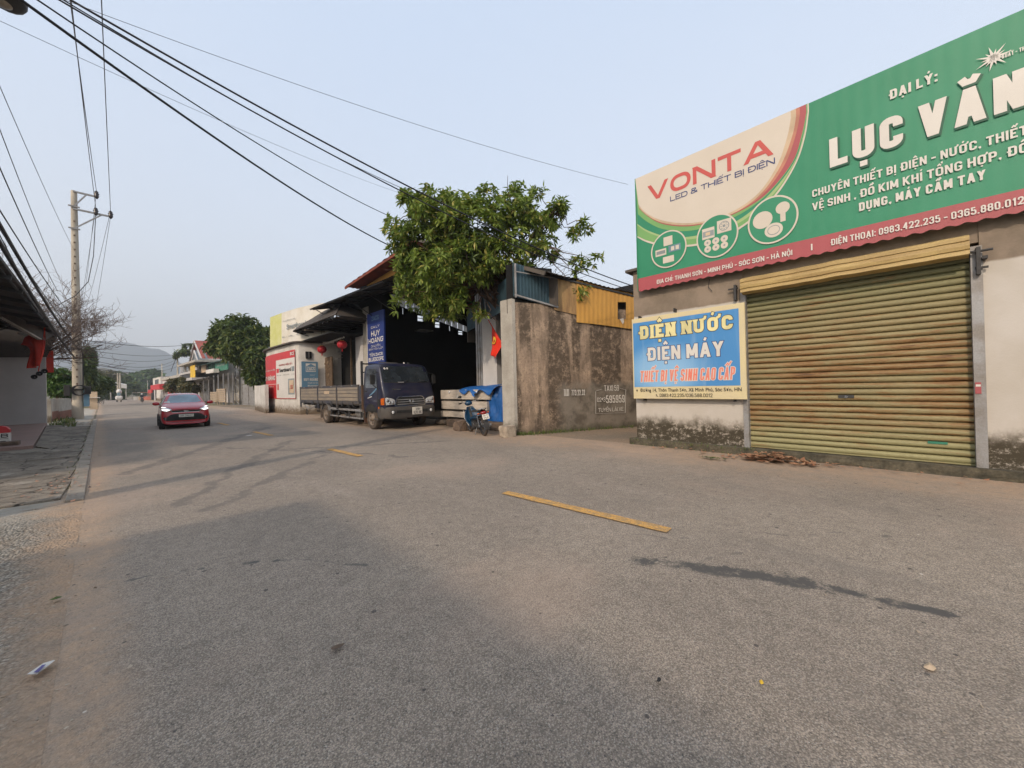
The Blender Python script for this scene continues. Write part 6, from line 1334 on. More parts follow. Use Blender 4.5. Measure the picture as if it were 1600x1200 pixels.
# ================================================================== THINGS IN THE YARD FRONT
# stone blocks, pale boards, tarp, tyre
def rock(name, label, c, s, m, sd, cat='rock', group=None, flat=.0):
    random.seed(sd); bm = bmesh.new(); bmesh.ops.create_icosphere(bm, subdivisions=3, radius=1)
    for v in bm.verts:
        n = mnoise.noise_vector(v.co*1.3+Vector((sd, 0, 0)))*.28+mnoise.noise_vector(v.co*3.5+Vector((sd, 2, 0)))*.10; p = v.co+n
        p = Vector(tuple(max(-.72, min(.72, q)) for q in p)); v.co = Vector((p.x*s[0], p.y*s[1], p.z*s[2]))
    me = bpy.data.meshes.new(name); bm.to_mesh(me); bm.free(); me.materials.append(m); o = bpy.data.objects.new(name, me); COL.objects.link(o); o.location = c; return tag(o, label, cat, group)
r1 = ground(797, 682); rock('stone', 'pale broken stone lying at the foot of the grey pillar', (r1.x-.1, r1.y, .15), (.30, .24, .24), W['stone'], 3)
r2 = ground(722, 674); rock('concrete_block', 'brown soiled concrete block behind the front wheel of the blue motorbike', (r2.x+.15, r2.y+.15, .17), (.34, .30, .25), W['dkstone'], 8, 'block')
ty = thing('loose_tyre', 'old tyre lying flat on the ground beneath the pale boards', 'tyre', loc=(ground(700, 664).x+.2, ground(700, 664).y+.3, 0))
MB().lathe([(.26, .02), (.42, .0), (.50, .05), (.52, .11), (.50, .17), (.42, .22), (.26, .20)], (0, 0, 0), 'z', 30).build('tread', W['tyre'], ty, smooth=True)
PF = Frame(8.75, 13.2, -90)
pb = thing('board_stack', 'stack of long pale boards and panels standing behind the blue motorbike', 'boards', PF)
for (a, b, c, d, mm) in ((690, 766, 609, 624, 'board'), (691, 762, 627, 640, 'board'), (690, 742, 643, 652, 'board')):
    p = PF.at(a, d); q = PF.at(b, c); box('board', W[mm], pb, p[0], q[0], -.04, .9, PF.z((a+b)/2, d), PF.z((a+b)/2, c), bevel=.01)
p = PF.at(693, 650); 
for x_ in (p[0]+.2, p[0]+1.4): box('bearer', W['dark'], pb, x_, x_+.1, 0, .8, 0, PF.z(715, 652)-.002)
for px in (702, 745): c = PF.at(px, 613, -.05); MB().lathe([(.05, 0), (.045, -.03), (0, -.035)], (c[0], -.04, c[1]), 'y', 12).build('round_lamp', W['lamp'], pb, smooth=True)
c = PF.at(714.5, 620, -.05); MB().lathe([(.055, 0), (.05, -.02), (0, -.022)], (c[0], -.04, c[1]), 'y', 14).build('white_disc', W['txtw'], pb); 
step = tag(box('concrete_step', W['dkstone'], None, 8.45, 9.3, 8.5, 12.0, 0, .26, bevel=.03), 'low dark concrete step under the blue tarpaulin', 'step')
tp = [(752, 608), (796, 608), (796, 664), (757, 664)]
TF = Frame(8.72, 12.6, -90)
t0 = TF.at(757, 640); t1 = TF.at(797, 640)
def tarp(u, v):
    x = t0[0]+(t1[0]-t0[0])*u; z = .27+(TF.z(775, 603)-.27)*v; n = mnoise.noise(Vector((u*4, v*2.2, 3)))*.16+mnoise.noise(Vector((u*13, v*4, 1)))*.05; return (x, .03+n*.9+.25*v*v, z)
tt = MB().grid(tarp, 34, 34).build('tarpaulin', W['tarp'], None, smooth=True); tt.location = TF.o; tt.rotation_euler = (0, 0, TF.a); tag(tt, 'deep blue tarpaulin hanging between pale boards and the grey pillar', 'tarpaulin')
ta = TF.at(722, 612); tb = TF.at(775, 606)
def tarp2(u, v):
    x = ta[0]+(tb[0]-ta[0])*u; s = .18+.25*math.sin(math.pi*u)*.4+.3*max(0, u-.75); z = TF.z(745, 606)+.06 - s*v*(1+.4*math.sin(u*17))+.05*u; return (x, -.12-.05*math.sin(u*9+v*3)+.5*(1-v)**2, z)
o = MB().grid(tarp2, 30, 8).build('fold', W['tarp'], tt, smooth=True); o['label'] = 'upper fold draped over the boards'
# flag with hammer and sickle on a leaning pole
fl = thing('red_flag', 'bright red flag with gold hammer and sickle leaning out from the white column', 'flag', Wf)
fa = Wf.at(763, 500, -.45); fb = Wf.at(787, 541, -.7)
MB().tube([(fb[0]+.02, -.7, fb[1]-.02), (fa[0], -.45, fa[1])], .016).build('pole', W['flagdull'], fl)
q0_, q1_, q2_, q3_ = Wf.at(769, 511, -.52), Wf.at(785, 537, -.68), Wf.at(776, 561, -.62), Wf.at(765.5, 553, -.55)
def flf(u, v):
    a = [q0_[i]+(q1_[i]-q0_[i])*u for i in (0, 1)]; b = [q3_[i]+(q2_[i]-q3_[i])*u for i in (0, 1)]; return (a[0]+(b[0]-a[0])*v, -.52-.14*u+.05*math.sin(u*9+v*2)*(.3+v), a[1]+(b[1]-a[1])*v)
MB().grid(flf, 16, 14).build('cloth', W['flag'], fl, smooth=True).modifiers.new('s', 'SOLIDIFY').thickness = .006
ec = Wf.at(772.5, 532, -.62); em = MB(); em.tube([(ec[0]+.10*math.cos(a), -.66, ec[1]+.11*math.sin(a)) for a in np.linspace(-2.3, 1.7, 14)], [.006]+[.02]*12+[.006], 6); em.tube([(ec[0]-.07, -.66, ec[1]-.09), (ec[0]+.05, -.66, ec[1]+.05)], .014); em.box(ec[0]-.0, ec[0]+.08, -.675, -.655, ec[1]+.02, ec[1]+.07); em.build('emblem', W['gold'], fl)
# hanging dry plant near the flag
# ================================================================== TREES
def leaf_whorls(P, ax, n, L, Wd, m, name, parent, droop=.3, jit=.25, kind=None):
    """P (k,3) whorl centres, ax (k,3) axes: n leaves around each axis, one mesh"""
    P = np.asarray(P, float); ax = np.asarray(ax, float); k = len(P); ax /= np.linalg.norm(ax, axis=1, keepdims=True)+1e-9
    ref = np.tile([0, 0, 1.], (k, 1)); ref[np.abs(ax[:, 2]) > .9] = [1, 0, 0]; U = np.cross(ax, ref); U /= np.linalg.norm(U, axis=1, keepdims=True); V = np.cross(ax, U)
    ang = (np.arange(n)/n*2*np.pi)[None, :]+np.random.rand(k, 1)*6.28+np.random.randn(k, n)*.2
    d = U[:, None]*np.cos(ang)[..., None]+V[:, None]*np.sin(ang)[..., None]; el = .35+np.random.randn(k, n)*jit
    d = d*np.cos(el)[..., None]+ax[:, None]*np.sin(el)[..., None]; d[..., 2] -= droop; d /= np.linalg.norm(d, axis=2, keepdims=True)
    s = np.cross(d, np.tile([0, 0, 1.], (k, n, 1))+np.random.randn(k, n, 3)*.35); s /= np.linalg.norm(s, axis=2, keepdims=True)+1e-9; up = np.cross(s, d)
    l = (L*(.7+.6*np.random.rand(k, n)))[..., None]; w = (Wd*(.75+.5*np.random.rand(k, n)))[..., None]; b = P[:, None]+np.zeros((k, n, 3))
    mid = b+d*l*.5; tip = b+d*l - up*l*.14; le = mid+s*w*.5+up*l*.04; ri = mid-s*w*.5+up*l*.04
    co = np.stack([b, ri, tip, le], 2).reshape(-1, 3); N = k*n; base = np.arange(N)*4
    tris = np.stack([base, base+1, base+2, base, base+2, base+3], 1).reshape(-1, 3)
    me = bpy.data.meshes.new(name); me.vertices.add(len(co)); me.vertices.foreach_set('co', co.ravel()); me.loops.add(tris.size); me.loops.foreach_set('vertex_index', tris.ravel().astype(np.int32)); me.polygons.add(len(tris)); me.polygons.foreach_set('loop_start', (np.arange(len(tris))*3).astype(np.int32)); me.polygons.foreach_set('loop_total', np.full(len(tris), 3, np.int32)); me.update(calc_edges=True); me.materials.append(m)
    o = bpy.data.objects.new(name, me); link(o, parent)
    if kind: o['kind'] = kind
    return o
def blob_pts(blobs, n, shell=.45, clump=0, cr=.5, sd=0):
    rs = np.random.RandomState(sd); vol = np.array([b[3]*b[4]*b[5] for b in blobs])**.67; vol /= vol.sum(); P = []; A = []
    for b, f in zip(blobs, vol):
        k = int(n*f)+1
        if clump:
            c = rs.randn(max(2, int(clump*f)), 3); c /= np.linalg.norm(c, axis=1, keepdims=True); c *= (.55+.45*rs.rand(len(c), 1)); idx = rs.randint(len(c), size=k); q = c[idx]+rs.randn(k, 3)*cr*.33
        else:
            q = rs.randn(k, 3); q /= np.linalg.norm(q, axis=1, keepdims=True); q *= (1-shell*rs.rand(k, 1)**1.5)
        P.append(q*np.array(b[3:6])+np.array(b[:3])); a = q.copy(); a[:, 2] += .5; A.append(a)
    return np.concatenate(P), np.concatenate(A)
def limbs(mb, a, b, r0, r1, sag=.1, n=5, jit=.12, sides=7):
    a = Vector(a); b = Vector(b); pts = []
    for i in range(n+1):
        t = i/n; p = a.lerp(b, t); p.z -= sag*math.sin(math.pi*t); 
        if 0 < i < n: p += Vector((random.uniform(-jit, jit), random.uniform(-jit, jit), random.uniform(-jit, jit)))
        pts.append(p)
    mb.tube(pts, [r0+(r1-r0)*i/n for i in range(n+1)], sides); return pts
def cam_pt(px, py, dep): p = at_depth(px, py, dep); return p

# big tree over the yard entrance
tre = thing('tree', 'broad bright green tree hanging over the warehouse front beside the grey pillar', 'tree', loc=(0, 0, 0))
random.seed(5); tb0 = Vector((9.45, 9.2, 0)); fork = cam_pt(776, 462, 12.9); mb = MB(); knee = cam_pt(800, 520, 13.4)
limbs(mb, tb0, knee, .17, .15, 0, 4, .03, 9); limbs(mb, knee, fork, .15, .12, 0, 4, .05, 9)
mbr = MB()
BL = [(660, 372, 12.6, 46, 50), (655, 320, 12.8, 30, 24), (690, 335, 12.4, 46, 40), (745, 360, 12.3, 58, 50), (690, 425, 12.2, 56, 46), (655, 455, 12.5, 34, 36), (715, 470, 12.4, 34, 26), (800, 330, 12.6, 42, 30), (838, 345, 12.8, 32, 24), (868, 335, 12.9, 20, 18), (800, 390, 12.0, 26, 32), (768, 420, 12.2, 30, 26), (735, 400, 11.9, 40, 40), (850, 385, 12.5, 26, 22), (640, 410, 12.7, 24, 40)]
blobs = []
for px, py, dep, rx, ry in BL:
    c = cam_pt(px, py, dep); s = dep/F; blobs.append((c.x, c.y, c.z, rx*s*.95, rx*s*.95, ry*s*.95)); 
    pts = limbs(mbr, fork+Vector((0, 0, random.uniform(-.5, .2))), c, .07, .02, -.15, 5, .16, 6)
    for k in range(5):
        q = pts[random.choice((2, 3, 4))]; e = Vector((c.x+random.uniform(-1, 1)*rx*s, c.y+random.uniform(-1, 1)*rx*s, c.z+random.uniform(-1, 1)*ry*s)); limbs(mbr, q, e, .022, .006, 0, 4, .1, 5)
sprigs = [(620, 470, 12.5, 8, 8), (915, 352, 12.6, 14, 10), (930, 405, 12.4, 10, 8), (903, 405, 12.4, 12, 10), (902, 455, 12.2, 18, 13), (905, 425, 12.3, 10, 8), (880, 300+20, 12.9, 10, 10), (806, 295, 12.8, 14, 10), (840, 300, 12.8, 12, 9), (875, 320, 12.8, 10, 12), (760, 300, 12.7, 18, 10), (612, 345, 12.8, 9, 9), (618, 385, 12.7, 9, 12), (636, 305, 12.9, 12, 9), (668, 297, 12.9, 12, 8), (700, 308, 12.7, 14, 9), (735, 315, 12.6, 12, 8), (900, 362, 12.7, 12, 10), (752, 492, 12.5, 12, 8), (690, 490, 12.4, 14, 9), (828, 418, 12.3, 16, 20), (815, 440, 12.2, 12, 14)]
sb = []
for px, py, dep, rx, ry in sprigs:
    c = cam_pt(px, py, dep); s = dep/F; sb.append((c.x, c.y, c.z, rx*s, rx*s, ry*s)); src = min(blobs, key=lambda b: (Vector(b[:3])-c).length); limbs(mbr, Vector(src[:3]), c, .022, .006, .05, 5, .12, 5)
for k in range(46):   # bare tangle low on the right and above the wall
    a = cam_pt(random.uniform(770, 830), random.uniform(420, 475), 12.6); b = cam_pt(random.uniform(830, 925), random.uniform(390, 470), random.uniform(12.1, 12.9)); limbs(mbr, a, b, .016, .004, random.uniform(-.3, .4), 6, .16, 4)
for k in range(14):
    a = cam_pt(random.uniform(740, 780), random.uniform(430, 480), 12.6); b = a+Vector((random.uniform(-.6, .6), random.uniform(-.5, .3), random.uniform(-1.0, .2))); limbs(mbr, a, b, .022, .006, .1, 5, .12, 5)
mb.build('trunk', W['bark'], tre, smooth=True); mbr.build('branches', W['bark'], tre, smooth=True)
np.random.seed(3)
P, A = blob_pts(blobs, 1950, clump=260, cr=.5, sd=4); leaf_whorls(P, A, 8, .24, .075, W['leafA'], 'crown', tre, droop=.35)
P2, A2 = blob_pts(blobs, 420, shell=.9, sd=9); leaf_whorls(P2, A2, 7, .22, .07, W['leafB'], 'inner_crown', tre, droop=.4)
P, A = blob_pts(sb, 260, shell=.8, sd=6); leaf_whorls(P, A, 8, .22, .07, W['leafA'], 'sprigs', tre, droop=.3)
# dense tree further along
def simple_tree(name, label, base, blobs_px, mleaf, nw, L, Wd, trunk_r, n=7, fork_px=None, cat='tree', group=None, clump=100, cr=.5, sd=1, core=None):
    t = thing(name, label, cat, loc=(0, 0, 0), group=group); random.seed(sd); np.random.seed(sd); bl = []
    for px, py, dep, rx, ry in blobs_px:
        c = cam_pt(px, py, dep); s = dep/F; bl.append((c.x, c.y, c.z, rx*s, rx*s, ry*s))
    if trunk_r:
        top = Vector((np.mean([b[0] for b in bl]), np.mean([b[1] for b in bl]), np.mean([b[2] for b in bl]))); mb = MB(); fk = Vector(base).lerp(top, .55); fk.x = base[0]+(top.x-base[0])*.3; fk.y = base[1]+(top.y-base[1])*.3
        limbs(mb, base, fk, trunk_r, trunk_r*.75, 0, 4, trunk_r*.4, 8); mb.build('trunk', W['bark'], t, smooth=True); mb = MB()
        for b in bl: limbs(mb, fk, b[:3], trunk_r*.5, trunk_r*.12, 0, 4, trunk_r, 5)
        mb.build('branches', W['bark'], t, smooth=True)
    P, A = blob_pts(bl, nw, clump=clump, cr=cr, sd=sd); leaf_whorls(P, A, n, L, Wd, mleaf, 'crown', t, droop=.35)
    if core: P, A = blob_pts(bl, core, shell=.9, sd=sd+1); leaf_whorls(P, A, 6, L*1.3, Wd*1.3, mleaf, 'inner_crown', t, droop=.3)
    return t
dT = 44.
tb2 = ground(382, 633)
simple_tree('tree', 'dense rounded dark green tree standing left of the curved corner building', (10.2, 50.5, 0), [(347, 525, dT, 16, 13), (365, 512, dT, 22, 14), (385, 508, dT, 20, 12), (400, 525, dT, 22, 18), (352, 543, dT, 22, 13), (385, 545, dT-2, 28, 20), (405, 560, dT-3, 18, 18), (400, 583, dT-3, 14, 20), (375, 525, dT-2, 24, 18)], W['leafB'], 2300, .62, .22, .28, n=7, clump=120, cr=.55, sd=21, core=500)
ct = ground(92, 660)
# shrubs on the left
def shrub(label, blobs_px, mleaf, nw, L, Wd, sd, base, group=None, n=6): return simple_tree('shrub', label, base, blobs_px, mleaf, nw, L, Wd, .05, n=n, cat='shrub', group=group, clump=60, cr=.6, sd=sd, core=150)
b_ = ground(95, 655); shrub('fresh green shrub behind brick wall between white end wall and concrete pole', [(90, 590, 27, 16, 14), (100, 605, 27, 14, 12), (86, 608, 26.5, 12, 10)], W['leafC'], 420, .32, .13, 31, (b_.x-.4, b_.y+2, 0))
b_ = on_x(134, 625, -2.5); shrub('olive green bush crowd just right of the concrete pole', [(136, 590, 52, 12, 18), (148, 600, 55, 12, 12), (160, 600, 60, 10, 12), (130, 575, 50, 6, 16)], W['leafB'], 520, .6, .24, 33, (-3.5, 60, 0))
shrub('yellowish broad leaved bush in front of the far roadside houses', [(283, 600, 62, 16, 9), (296, 606, 60, 12, 8), (270, 604, 64, 10, 7)], W['leafD'], 340, .55, .26, 35, (8.8, 80, 0))
# far trees
simple_tree('tree', 'rounded green tree beyond the red roadside shop at the bend', (26, 330, 0), [(220, 592, 240, 14, 12), (236, 588, 240, 14, 10), (212, 602, 240, 8, 10), (228, 604, 240, 18, 10), (246, 592, 240, 7, 9)], W['leafC'], 800, 2.4, 1.2, .6, sd=41, clump=80, core=250)
simple_tree('tree', 'hazy grey green tree beyond the white roof at the bend', (-12, 260, 0), [(196, 598, 175, 10, 10), (182, 590, 185, 8, 8), (204, 606, 170, 8, 8), (175, 606, 170, 14, 10)], W['leafB'], 500, 1.7, .9, .4, sd=43, clump=60, core=200)
simple_tree('tree', 'dark shadowy tree mass behind the far white truck', (-6, 180, 0), [(160, 608, 120, 12, 12), (172, 612, 125, 10, 8), (150, 612, 110, 8, 10), (184, 615, 130, 10, 6)], W['leafB'], 520, 1.2, .6, .4, sd=45, clump=60, core=200)
simple_tree('tree', 'bare brownish tree rising behind the bushes past the pole', (-9, 150, 0), [(170, 588, 130, 12, 9), (152, 586, 120, 8, 9)], W['leafD'], 160, .9, .3, .35, sd=47, clump=50, core=60)
simple_tree('tree', 'tall narrow dark tree close behind the concrete pole', (-5.2, 62, 0), [(140, 560, 54, 6, 20), (136, 580, 52, 7, 16)], W['leafB'], 300, .55, .22, .2, sd=49, clump=50, core=80)
simple_tree('tree', 'thin leaved tree above the far red gabled roof', (16, 95, 0), [(296, 540, 82, 9, 3), (288, 550, 82, 12, 3), (282, 556, 82, 8, 2.5), (306, 545, 84, 6, 4)], W['leafB'], 110, .8, .3, .18, sd=51, clump=40)
# leafless tree around the pole
bt = thing('bare_tree', 'leafless twiggy tree spreading round the concrete pole and over the dark canopy', 'tree', loc=(0, 0, 0))
random.seed(77); mb = MB(); tw = MB()
def grow(mbx, p, d, L, r, lvl):
    q = p; pts = [p]; rs = [r]
    for i in range(4):
        d = (d+Vector((random.uniform(-.3, .3), random.uniform(-.3, .3), random.uniform(-.12, .22)))).normalized(); q = q+d*L/4; pts.append(q); rs.append(r*(1-.14*(i+1)))
    (mb if lvl < 2 else tw).tube(pts, rs, 6 if lvl < 2 else 3, lvl < 2)
    if lvl >= 6: return
    for k in range(4 if lvl < 4 else (3 if lvl < 5 else 2)):
        i = random.choice((1, 2, 3, 4)); dd = (d*.7+Vector((random.uniform(-1, 1), random.uniform(-1, 1), random.uniform(-.45, .7)))).normalized(); grow(mbx, pts[i], dd, L*random.uniform(.55, .8), max(.009, rs[i]*.58), lvl+1)
base = Vector((-4.3, 31.8, 0)); limbs(mb, base, base+Vector((.5, .2, 3.4)), .16, .12, 0, 4, .05, 8)
for (dx, dy, dz) in ((.6, -.4, .9), (.9, .3, .8), (-.3, -.8, .8), (.2, .5, 1), (1.2, -.2, .35), (.4, -1.4, .25)): grow(mb, base+Vector((.5, .2, random.uniform(2.4, 3.4))), Vector((dx, dy, dz)).normalized(), 2.7, .065, 1)
mb.build('trunk', W['bark'], bt, smooth=True); o = tw.build('twigs', W['twig'], bt); print('twig faces', len(o.data.polygons))

# ================================================================== LEFT SIDE
lh = thing('left_house', 'house on the left edge with pale end wall under a dark sloping canopy', 'building', loc=(0, 0, 0))
cw = ground(73, 665)
box('end_wall', W['whitep2'], lh, -7.2, cw.x, cw.y, cw.y+.2, 0, 4.4); box('rear_wall', W['whitep2'], lh, -7.4, -7.2, 9, cw.y+.2, 0, 5.65)  # rear wall is out of view, raised to keep sun off the end wall
ce0 = on_x(88, 523, -2.55); ce1 = Vector((-2.55+.034*17, ce0.y-17, ce0.z))
def canopy(u, v): 
    y = ce0.y-19*u; x = ce0.x+.034*(ce0.y-y)-4.8*v; return (x, y, ce0.z+.9*v+.02*math.sin(y*2*math.pi/.25))
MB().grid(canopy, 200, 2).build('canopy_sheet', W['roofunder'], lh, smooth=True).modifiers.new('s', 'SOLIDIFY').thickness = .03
for k in range(10):
    y = ce0.y-.3-k*2.0; x = ce0.x+.034*(ce0.y-y); MB().bar((x+.0, y, ce0.z-.10), (x-4.6, y, ce0.z+.75), .06, .12).build('rafter', W['dark'], lh)
for k in range(4): 
    v = k/3*.95; MB().bar((ce0.x-4.8*v, ce0.y, ce0.z-.04+.9*v), (ce1.x-4.8*v-.07, ce0.y-19, ce0.z-.04+.9*v), .05, .08).build('purlin', W['dark'], lh)
gz0 = at_depth(60, 466, 15.); 
MB().bar((ce0.x-.02, ce0.y+.1, ce0.z+.05), (ce1.x, ce1.y-2, ce0.z+.05), .06, .14).build('gutter', W['roofsheet'], lh)
# dark gable sheet, brought down to stand for canopy shade on the end wall
MB().poly([(-7.2, cw.y-.05, 3.3), (cw.x+.05, cw.y-.05, 3.5), (ce0.x, cw.y-.05, ce0.z), (-7.2, cw.y-.05, ce0.z+.9)]).build('gable_shade_fill', W['roofunder'], lh)
# lower inner canopy edge with pale gutter lines
a = on_y(0, 496, 24); b = on_y(62, 530, 27); MB().bar(a, b, .12, .06).build('pale_gutter', W['conc'], lh); MB().poly([on_y(0, 480, 24), on_y(0, 500, 24), on_y(70, 532, 27.5), on_y(84, 524, 28.5)]).build('under_eave_sheet', W['roofunder'], lh)
# raised terracotta floor with sloping cement apron
zf = .13
f = [ground(0, 666.5, zf), ground(73, 665.5, zf), ground(60, 692, zf), ground(52, 696, zf), ground(-40, 696, zf)]
fy0 = f[3].y
lo = tag(MB().prism([(-7, fy0), (f[3].x, fy0), (cw.x+.02, cw.y), (-7, cw.y)], 0, zf, 'z').build('floor_slab', W['terr']), kind='structure')
ap = [ground(73, 664.5, zf), ground(96, 664.5, .1), ground(113, 672, .05), ground(83, 702, .05), ground(56, 697, .09)]
MB().add([(p.x, p.y, p.z) for p in ap]+[(p.x, p.y, 0) for p in ap], [(0, 1, 2, 3, 4)]+[(i, (i+1) % 5, (i+1) % 5+5, i+5) for i in range(5)]).build('apron', W['slab']); tag(bpy.data.objects['apron'], kind='structure')
ms_p = ground(3, 703); ms = thing('milestone', 'white kilometre stone with red top and black letters at the left edge', 'milestone', loc=(ms_p.x-.06, ms_p.y+.1, 0))
MB().box(-.20, .20, -.10, .10, 0, .47).build('white_block', W['txtw'], ms, bevel=.012); MB().prism([(-.20, .472), (.20, .472), (.20, .56), (.14, .64), (.06, .67), (-.06, .67), (-.14, .64), (-.20, .56)], -.10, .10, 'y').build('red_top', W['red'], ms)
lettering('ĐB', ms, W['txtk'], -.10, .17, .34, .45, -.104, .05); lettering('12', ms, W['txtk'], -.08, .14, .12, .25, -.104, .03); box('rule', W['txtk'], ms, -.17, .17, -.104, -.101, .305, .315)
g_ = ground(27, 703); tag(box('drain_box', W['dkstone'], None, g_.x-.38, g_.x+.02, g_.y, g_.y+.35, 0, .24, bevel=.01), 'small dark cement box beside the kilometre stone', 'box')
# flag and red banner, small speakers
fl2 = thing('red_flag', 'dull red flag drooping from a pole under the dark canopy on the left', 'flag', loc=(0, 0, 0)); dd = 17.5
A_ = at_depth(70, 506, dd); B_ = at_depth(68, 575, dd)
MB().tube([at_depth(71, 504, dd), at_depth(66, 548, dd), at_depth(60, 580, dd)], .018).build('pole', W['flagdull'], fl2)
def ff(u, v):
    top = at_depth(70, 509, dd); bot = at_depth(62, 572, dd); tl = at_depth(28, 538, dd); bl_ = at_depth(46, 576, dd)
    e0 = top.lerp(bot, v); e1 = tl.lerp(bl_, v) if v > .0 else tl; p = e0.lerp(e1, u*(1-.35*math.sin(math.pi*v))); p.x += .12*math.sin(u*8+v*3)*.6; p.y += .10*math.sin(u*7+v*4); return tuple(p)
MB().grid(ff, 16, 14).build('cloth', W['flagdull'], fl2, smooth=True).modifiers.new('s', 'SOLIDIFY').thickness = .006
pA = at_depth(77, 548, 20); pB = at_depth(77, 582, 20); bn = MB().box(pA.x-.14, pA.x+.14, pA.y-.01, pA.y+.01, pB.z, pA.z).build('hanging_banner', W['flagdull']); tag(bn, 'narrow faded red banner hanging at the corner of the left house', 'banner')
for i, (px, py) in enumerate(((54, 589), (62, 584), (70, 580))):
    c = at_depth(px, py, 18.5); o = thing('loudspeaker', ('lowest', 'middle', 'highest')[i]+' of three small dark horns hung on the left house corner', 'loudspeaker', loc=c, group='horns on the left house')
    MB().lathe([(.02, .1), (.03, 0), (.09, -.10), (.11, -.12)], (0, 0, 0), 'y', 12).build('horn', W['dark'], o, smooth=True); MB().tube([(0, .1, 0), (0.05, .15, .18)], .012).build('bracket', W['dark'], o)
# brick wall
bw0 = ground(80, 660); bw1 = ground(113, 651)
bwall = thing('brick_wall', 'low worn red brick wall between the pale end wall and the concrete pole', 'wall', loc=(bw0.x, bw0.y, 0), rz=math.atan2(bw1.y-bw0.y, bw1.x-bw0.x))
Lw = (bw1-bw0).length; random.seed(9)
bm1 = MB().box(-.06, .16, -.09, -.085+.17, 0, 1.5); box('mortar', W['conc'], bwall, 0, Lw, .02, .2, 0, 1.35); bmesh_ = MB().box(0, .21, 0, .1, 0, .055).mesh('brick', W['brick'])
rows = 20
for r_ in range(rows):
    x = -.1*(r_ % 2)
    while x < Lw-.1:
        if len([c for c in bwall.children]) < 300:
            o = bpy.data.objects.new('brick', bmesh_); link(o, bwall); o.location = (x, random.uniform(-.006, .006), .01+r_*.067)
        x += .222
box('brick_pier', W['brick'], bwall, Lw-.05, Lw+.35, -.1, .25, 0, 1.75); box('pale_post', W['conc'], bwall, -.35, -.1, -.05, .15, 0, 1.25)
# verge weeds and rubble
def scatter_quads(name, pts, size, m, flat=True, kind='stuff', label=None, blade=False):
    mb = MB()
    for p in pts:
        a = random.uniform(0, 6.28); s = size*random.uniform(.5, 1.4); ca, sa = math.cos(a), math.sin(a)
        if blade:
            h = s*1.6; lx, ly = random.uniform(-.5, .5)*h, random.uniform(-.5, .5)*h; w_ = s*.16
            mb.add([(p[0]-ca*w_, p[1]-sa*w_, p[2]), (p[0]+ca*w_, p[1]+sa*w_, p[2]), (p[0]+lx*.5+ca*w_*.8, p[1]+ly*.5+sa*w_*.8, p[2]+h*.7), (p[0]+lx, p[1]+ly, p[2]+h)], [(0, 1, 2), (0, 2, 3)])
        else:
            t = [random.uniform(.0, .5)*s for _ in range(4)]; mb.add([(p[0]+ca*s, p[1]+sa*s, p[2]+t[0]), (p[0]-sa*s*.5, p[1]+ca*s*.5, p[2]+t[1]*.5), (p[0]-ca*s, p[1]-sa*s, p[2]+t[2]), (p[0]+sa*s*.5, p[1]-ca*s*.5, p[2]+t[3]*.6)], [(0, 1, 3), (1, 2, 3)])
    o = mb.build(name, m, None)
    if kind: o['kind'] = kind
    if label: o['label'] = label; o['category'] = 'litter' if not blade else 'weeds'
    return o
random.seed(15)
pts = []
for k in range(330):
    c = ground(random.uniform(78, 118), random.uniform(655, 668)); pts.append((c.x, c.y, 0))
scatter_quads('weeds', pts, .12, W['grass'], blade=True, label='green weeds at the foot of the brick wall')
pts = []
for k in range(420):
    u = random.gammavariate(1.2, .8) if k % 2 else random.uniform(.1, 4); p = D.w(min(u, 4.4), -.04-abs(random.gauss(0, .12)), 0); pts.append((p.x, p.y, .005))
scatter_quads('weeds', pts, .055, W['grass'], blade=True, label='small weeds along the foot of the streaked wall')
pts = []
for k in range(160): p = S.w(random.uniform(-.1, 2.6), -.17-abs(random.gauss(0, .03)), random.choice((0, .1, .14))); pts.append((p.x, p.y, p.z))
scatter_quads('weeds', pts, .03, W['grass'], blade=True, label='tiny weeds on the mossy footing of the shop')
pts = []
for k in range(260): c = ground(random.gauss(118, 12), random.gauss(662, 2.0)); pts.append((c.x, c.y, .02+random.random()*.03))
scatter_quads('rubble', pts, .055, W['stone'], label='pale rubble strewn beside the concrete pole')
c0_ = ground(1206, 722); pts = []
for k in range(260): x = random.gauss(0, .27); y = random.gauss(0, .12); p = (c0_.x+y+.02, c0_.y+x, .03+max(0, .13-abs(x)*.2)*random.random()); pts.append(p)
scatter_quads('dead_leaves', pts, .062, W['deadleaf'], label='heap of dry brown leaves against the shop footing')
pts = []
for k in range(70): c = ground(random.uniform(1120, 1600), 0+random.uniform(725, 735)); X_ = S.w(random.uniform(.6, 6.4), -.2-abs(random.gauss(0, .28)), 0); pts.append((X_.x, X_.y, .034))
scatter_quads('dead_leaves', pts, .05, W['deadleaf'], label='single dry leaves scattered along the shop front')
c0_ = ground(1117, 719); scatter_quads('green_leaves', [(c0_.x+random.gauss(0, .05), c0_.y+random.gauss(0, .12), .04) for k in range(22)], .05, W['leafB'], label='few green fallen leaves near the shop footing')
pts = []
for k in range(160):
    yk = random.choice((random.gauss(9.3, .5), random.uniform(8, 26))); pts.append((road_x(yk, random.gauss(-.45, .22)), yk, .05))
scatter_quads('debris', pts, .035, W['deadleaf'], label='dry debris gathered along the left kerb')
pts = []
for k in range(200): yk = random.uniform(9, 34); pts.append((road_x(yk, -.37+random.gauss(0, .04)), yk, .03))
scatter_quads('weeds', pts, .03, W['grass'], blade=True, label='tiny weeds in the joint behind the left kerb')
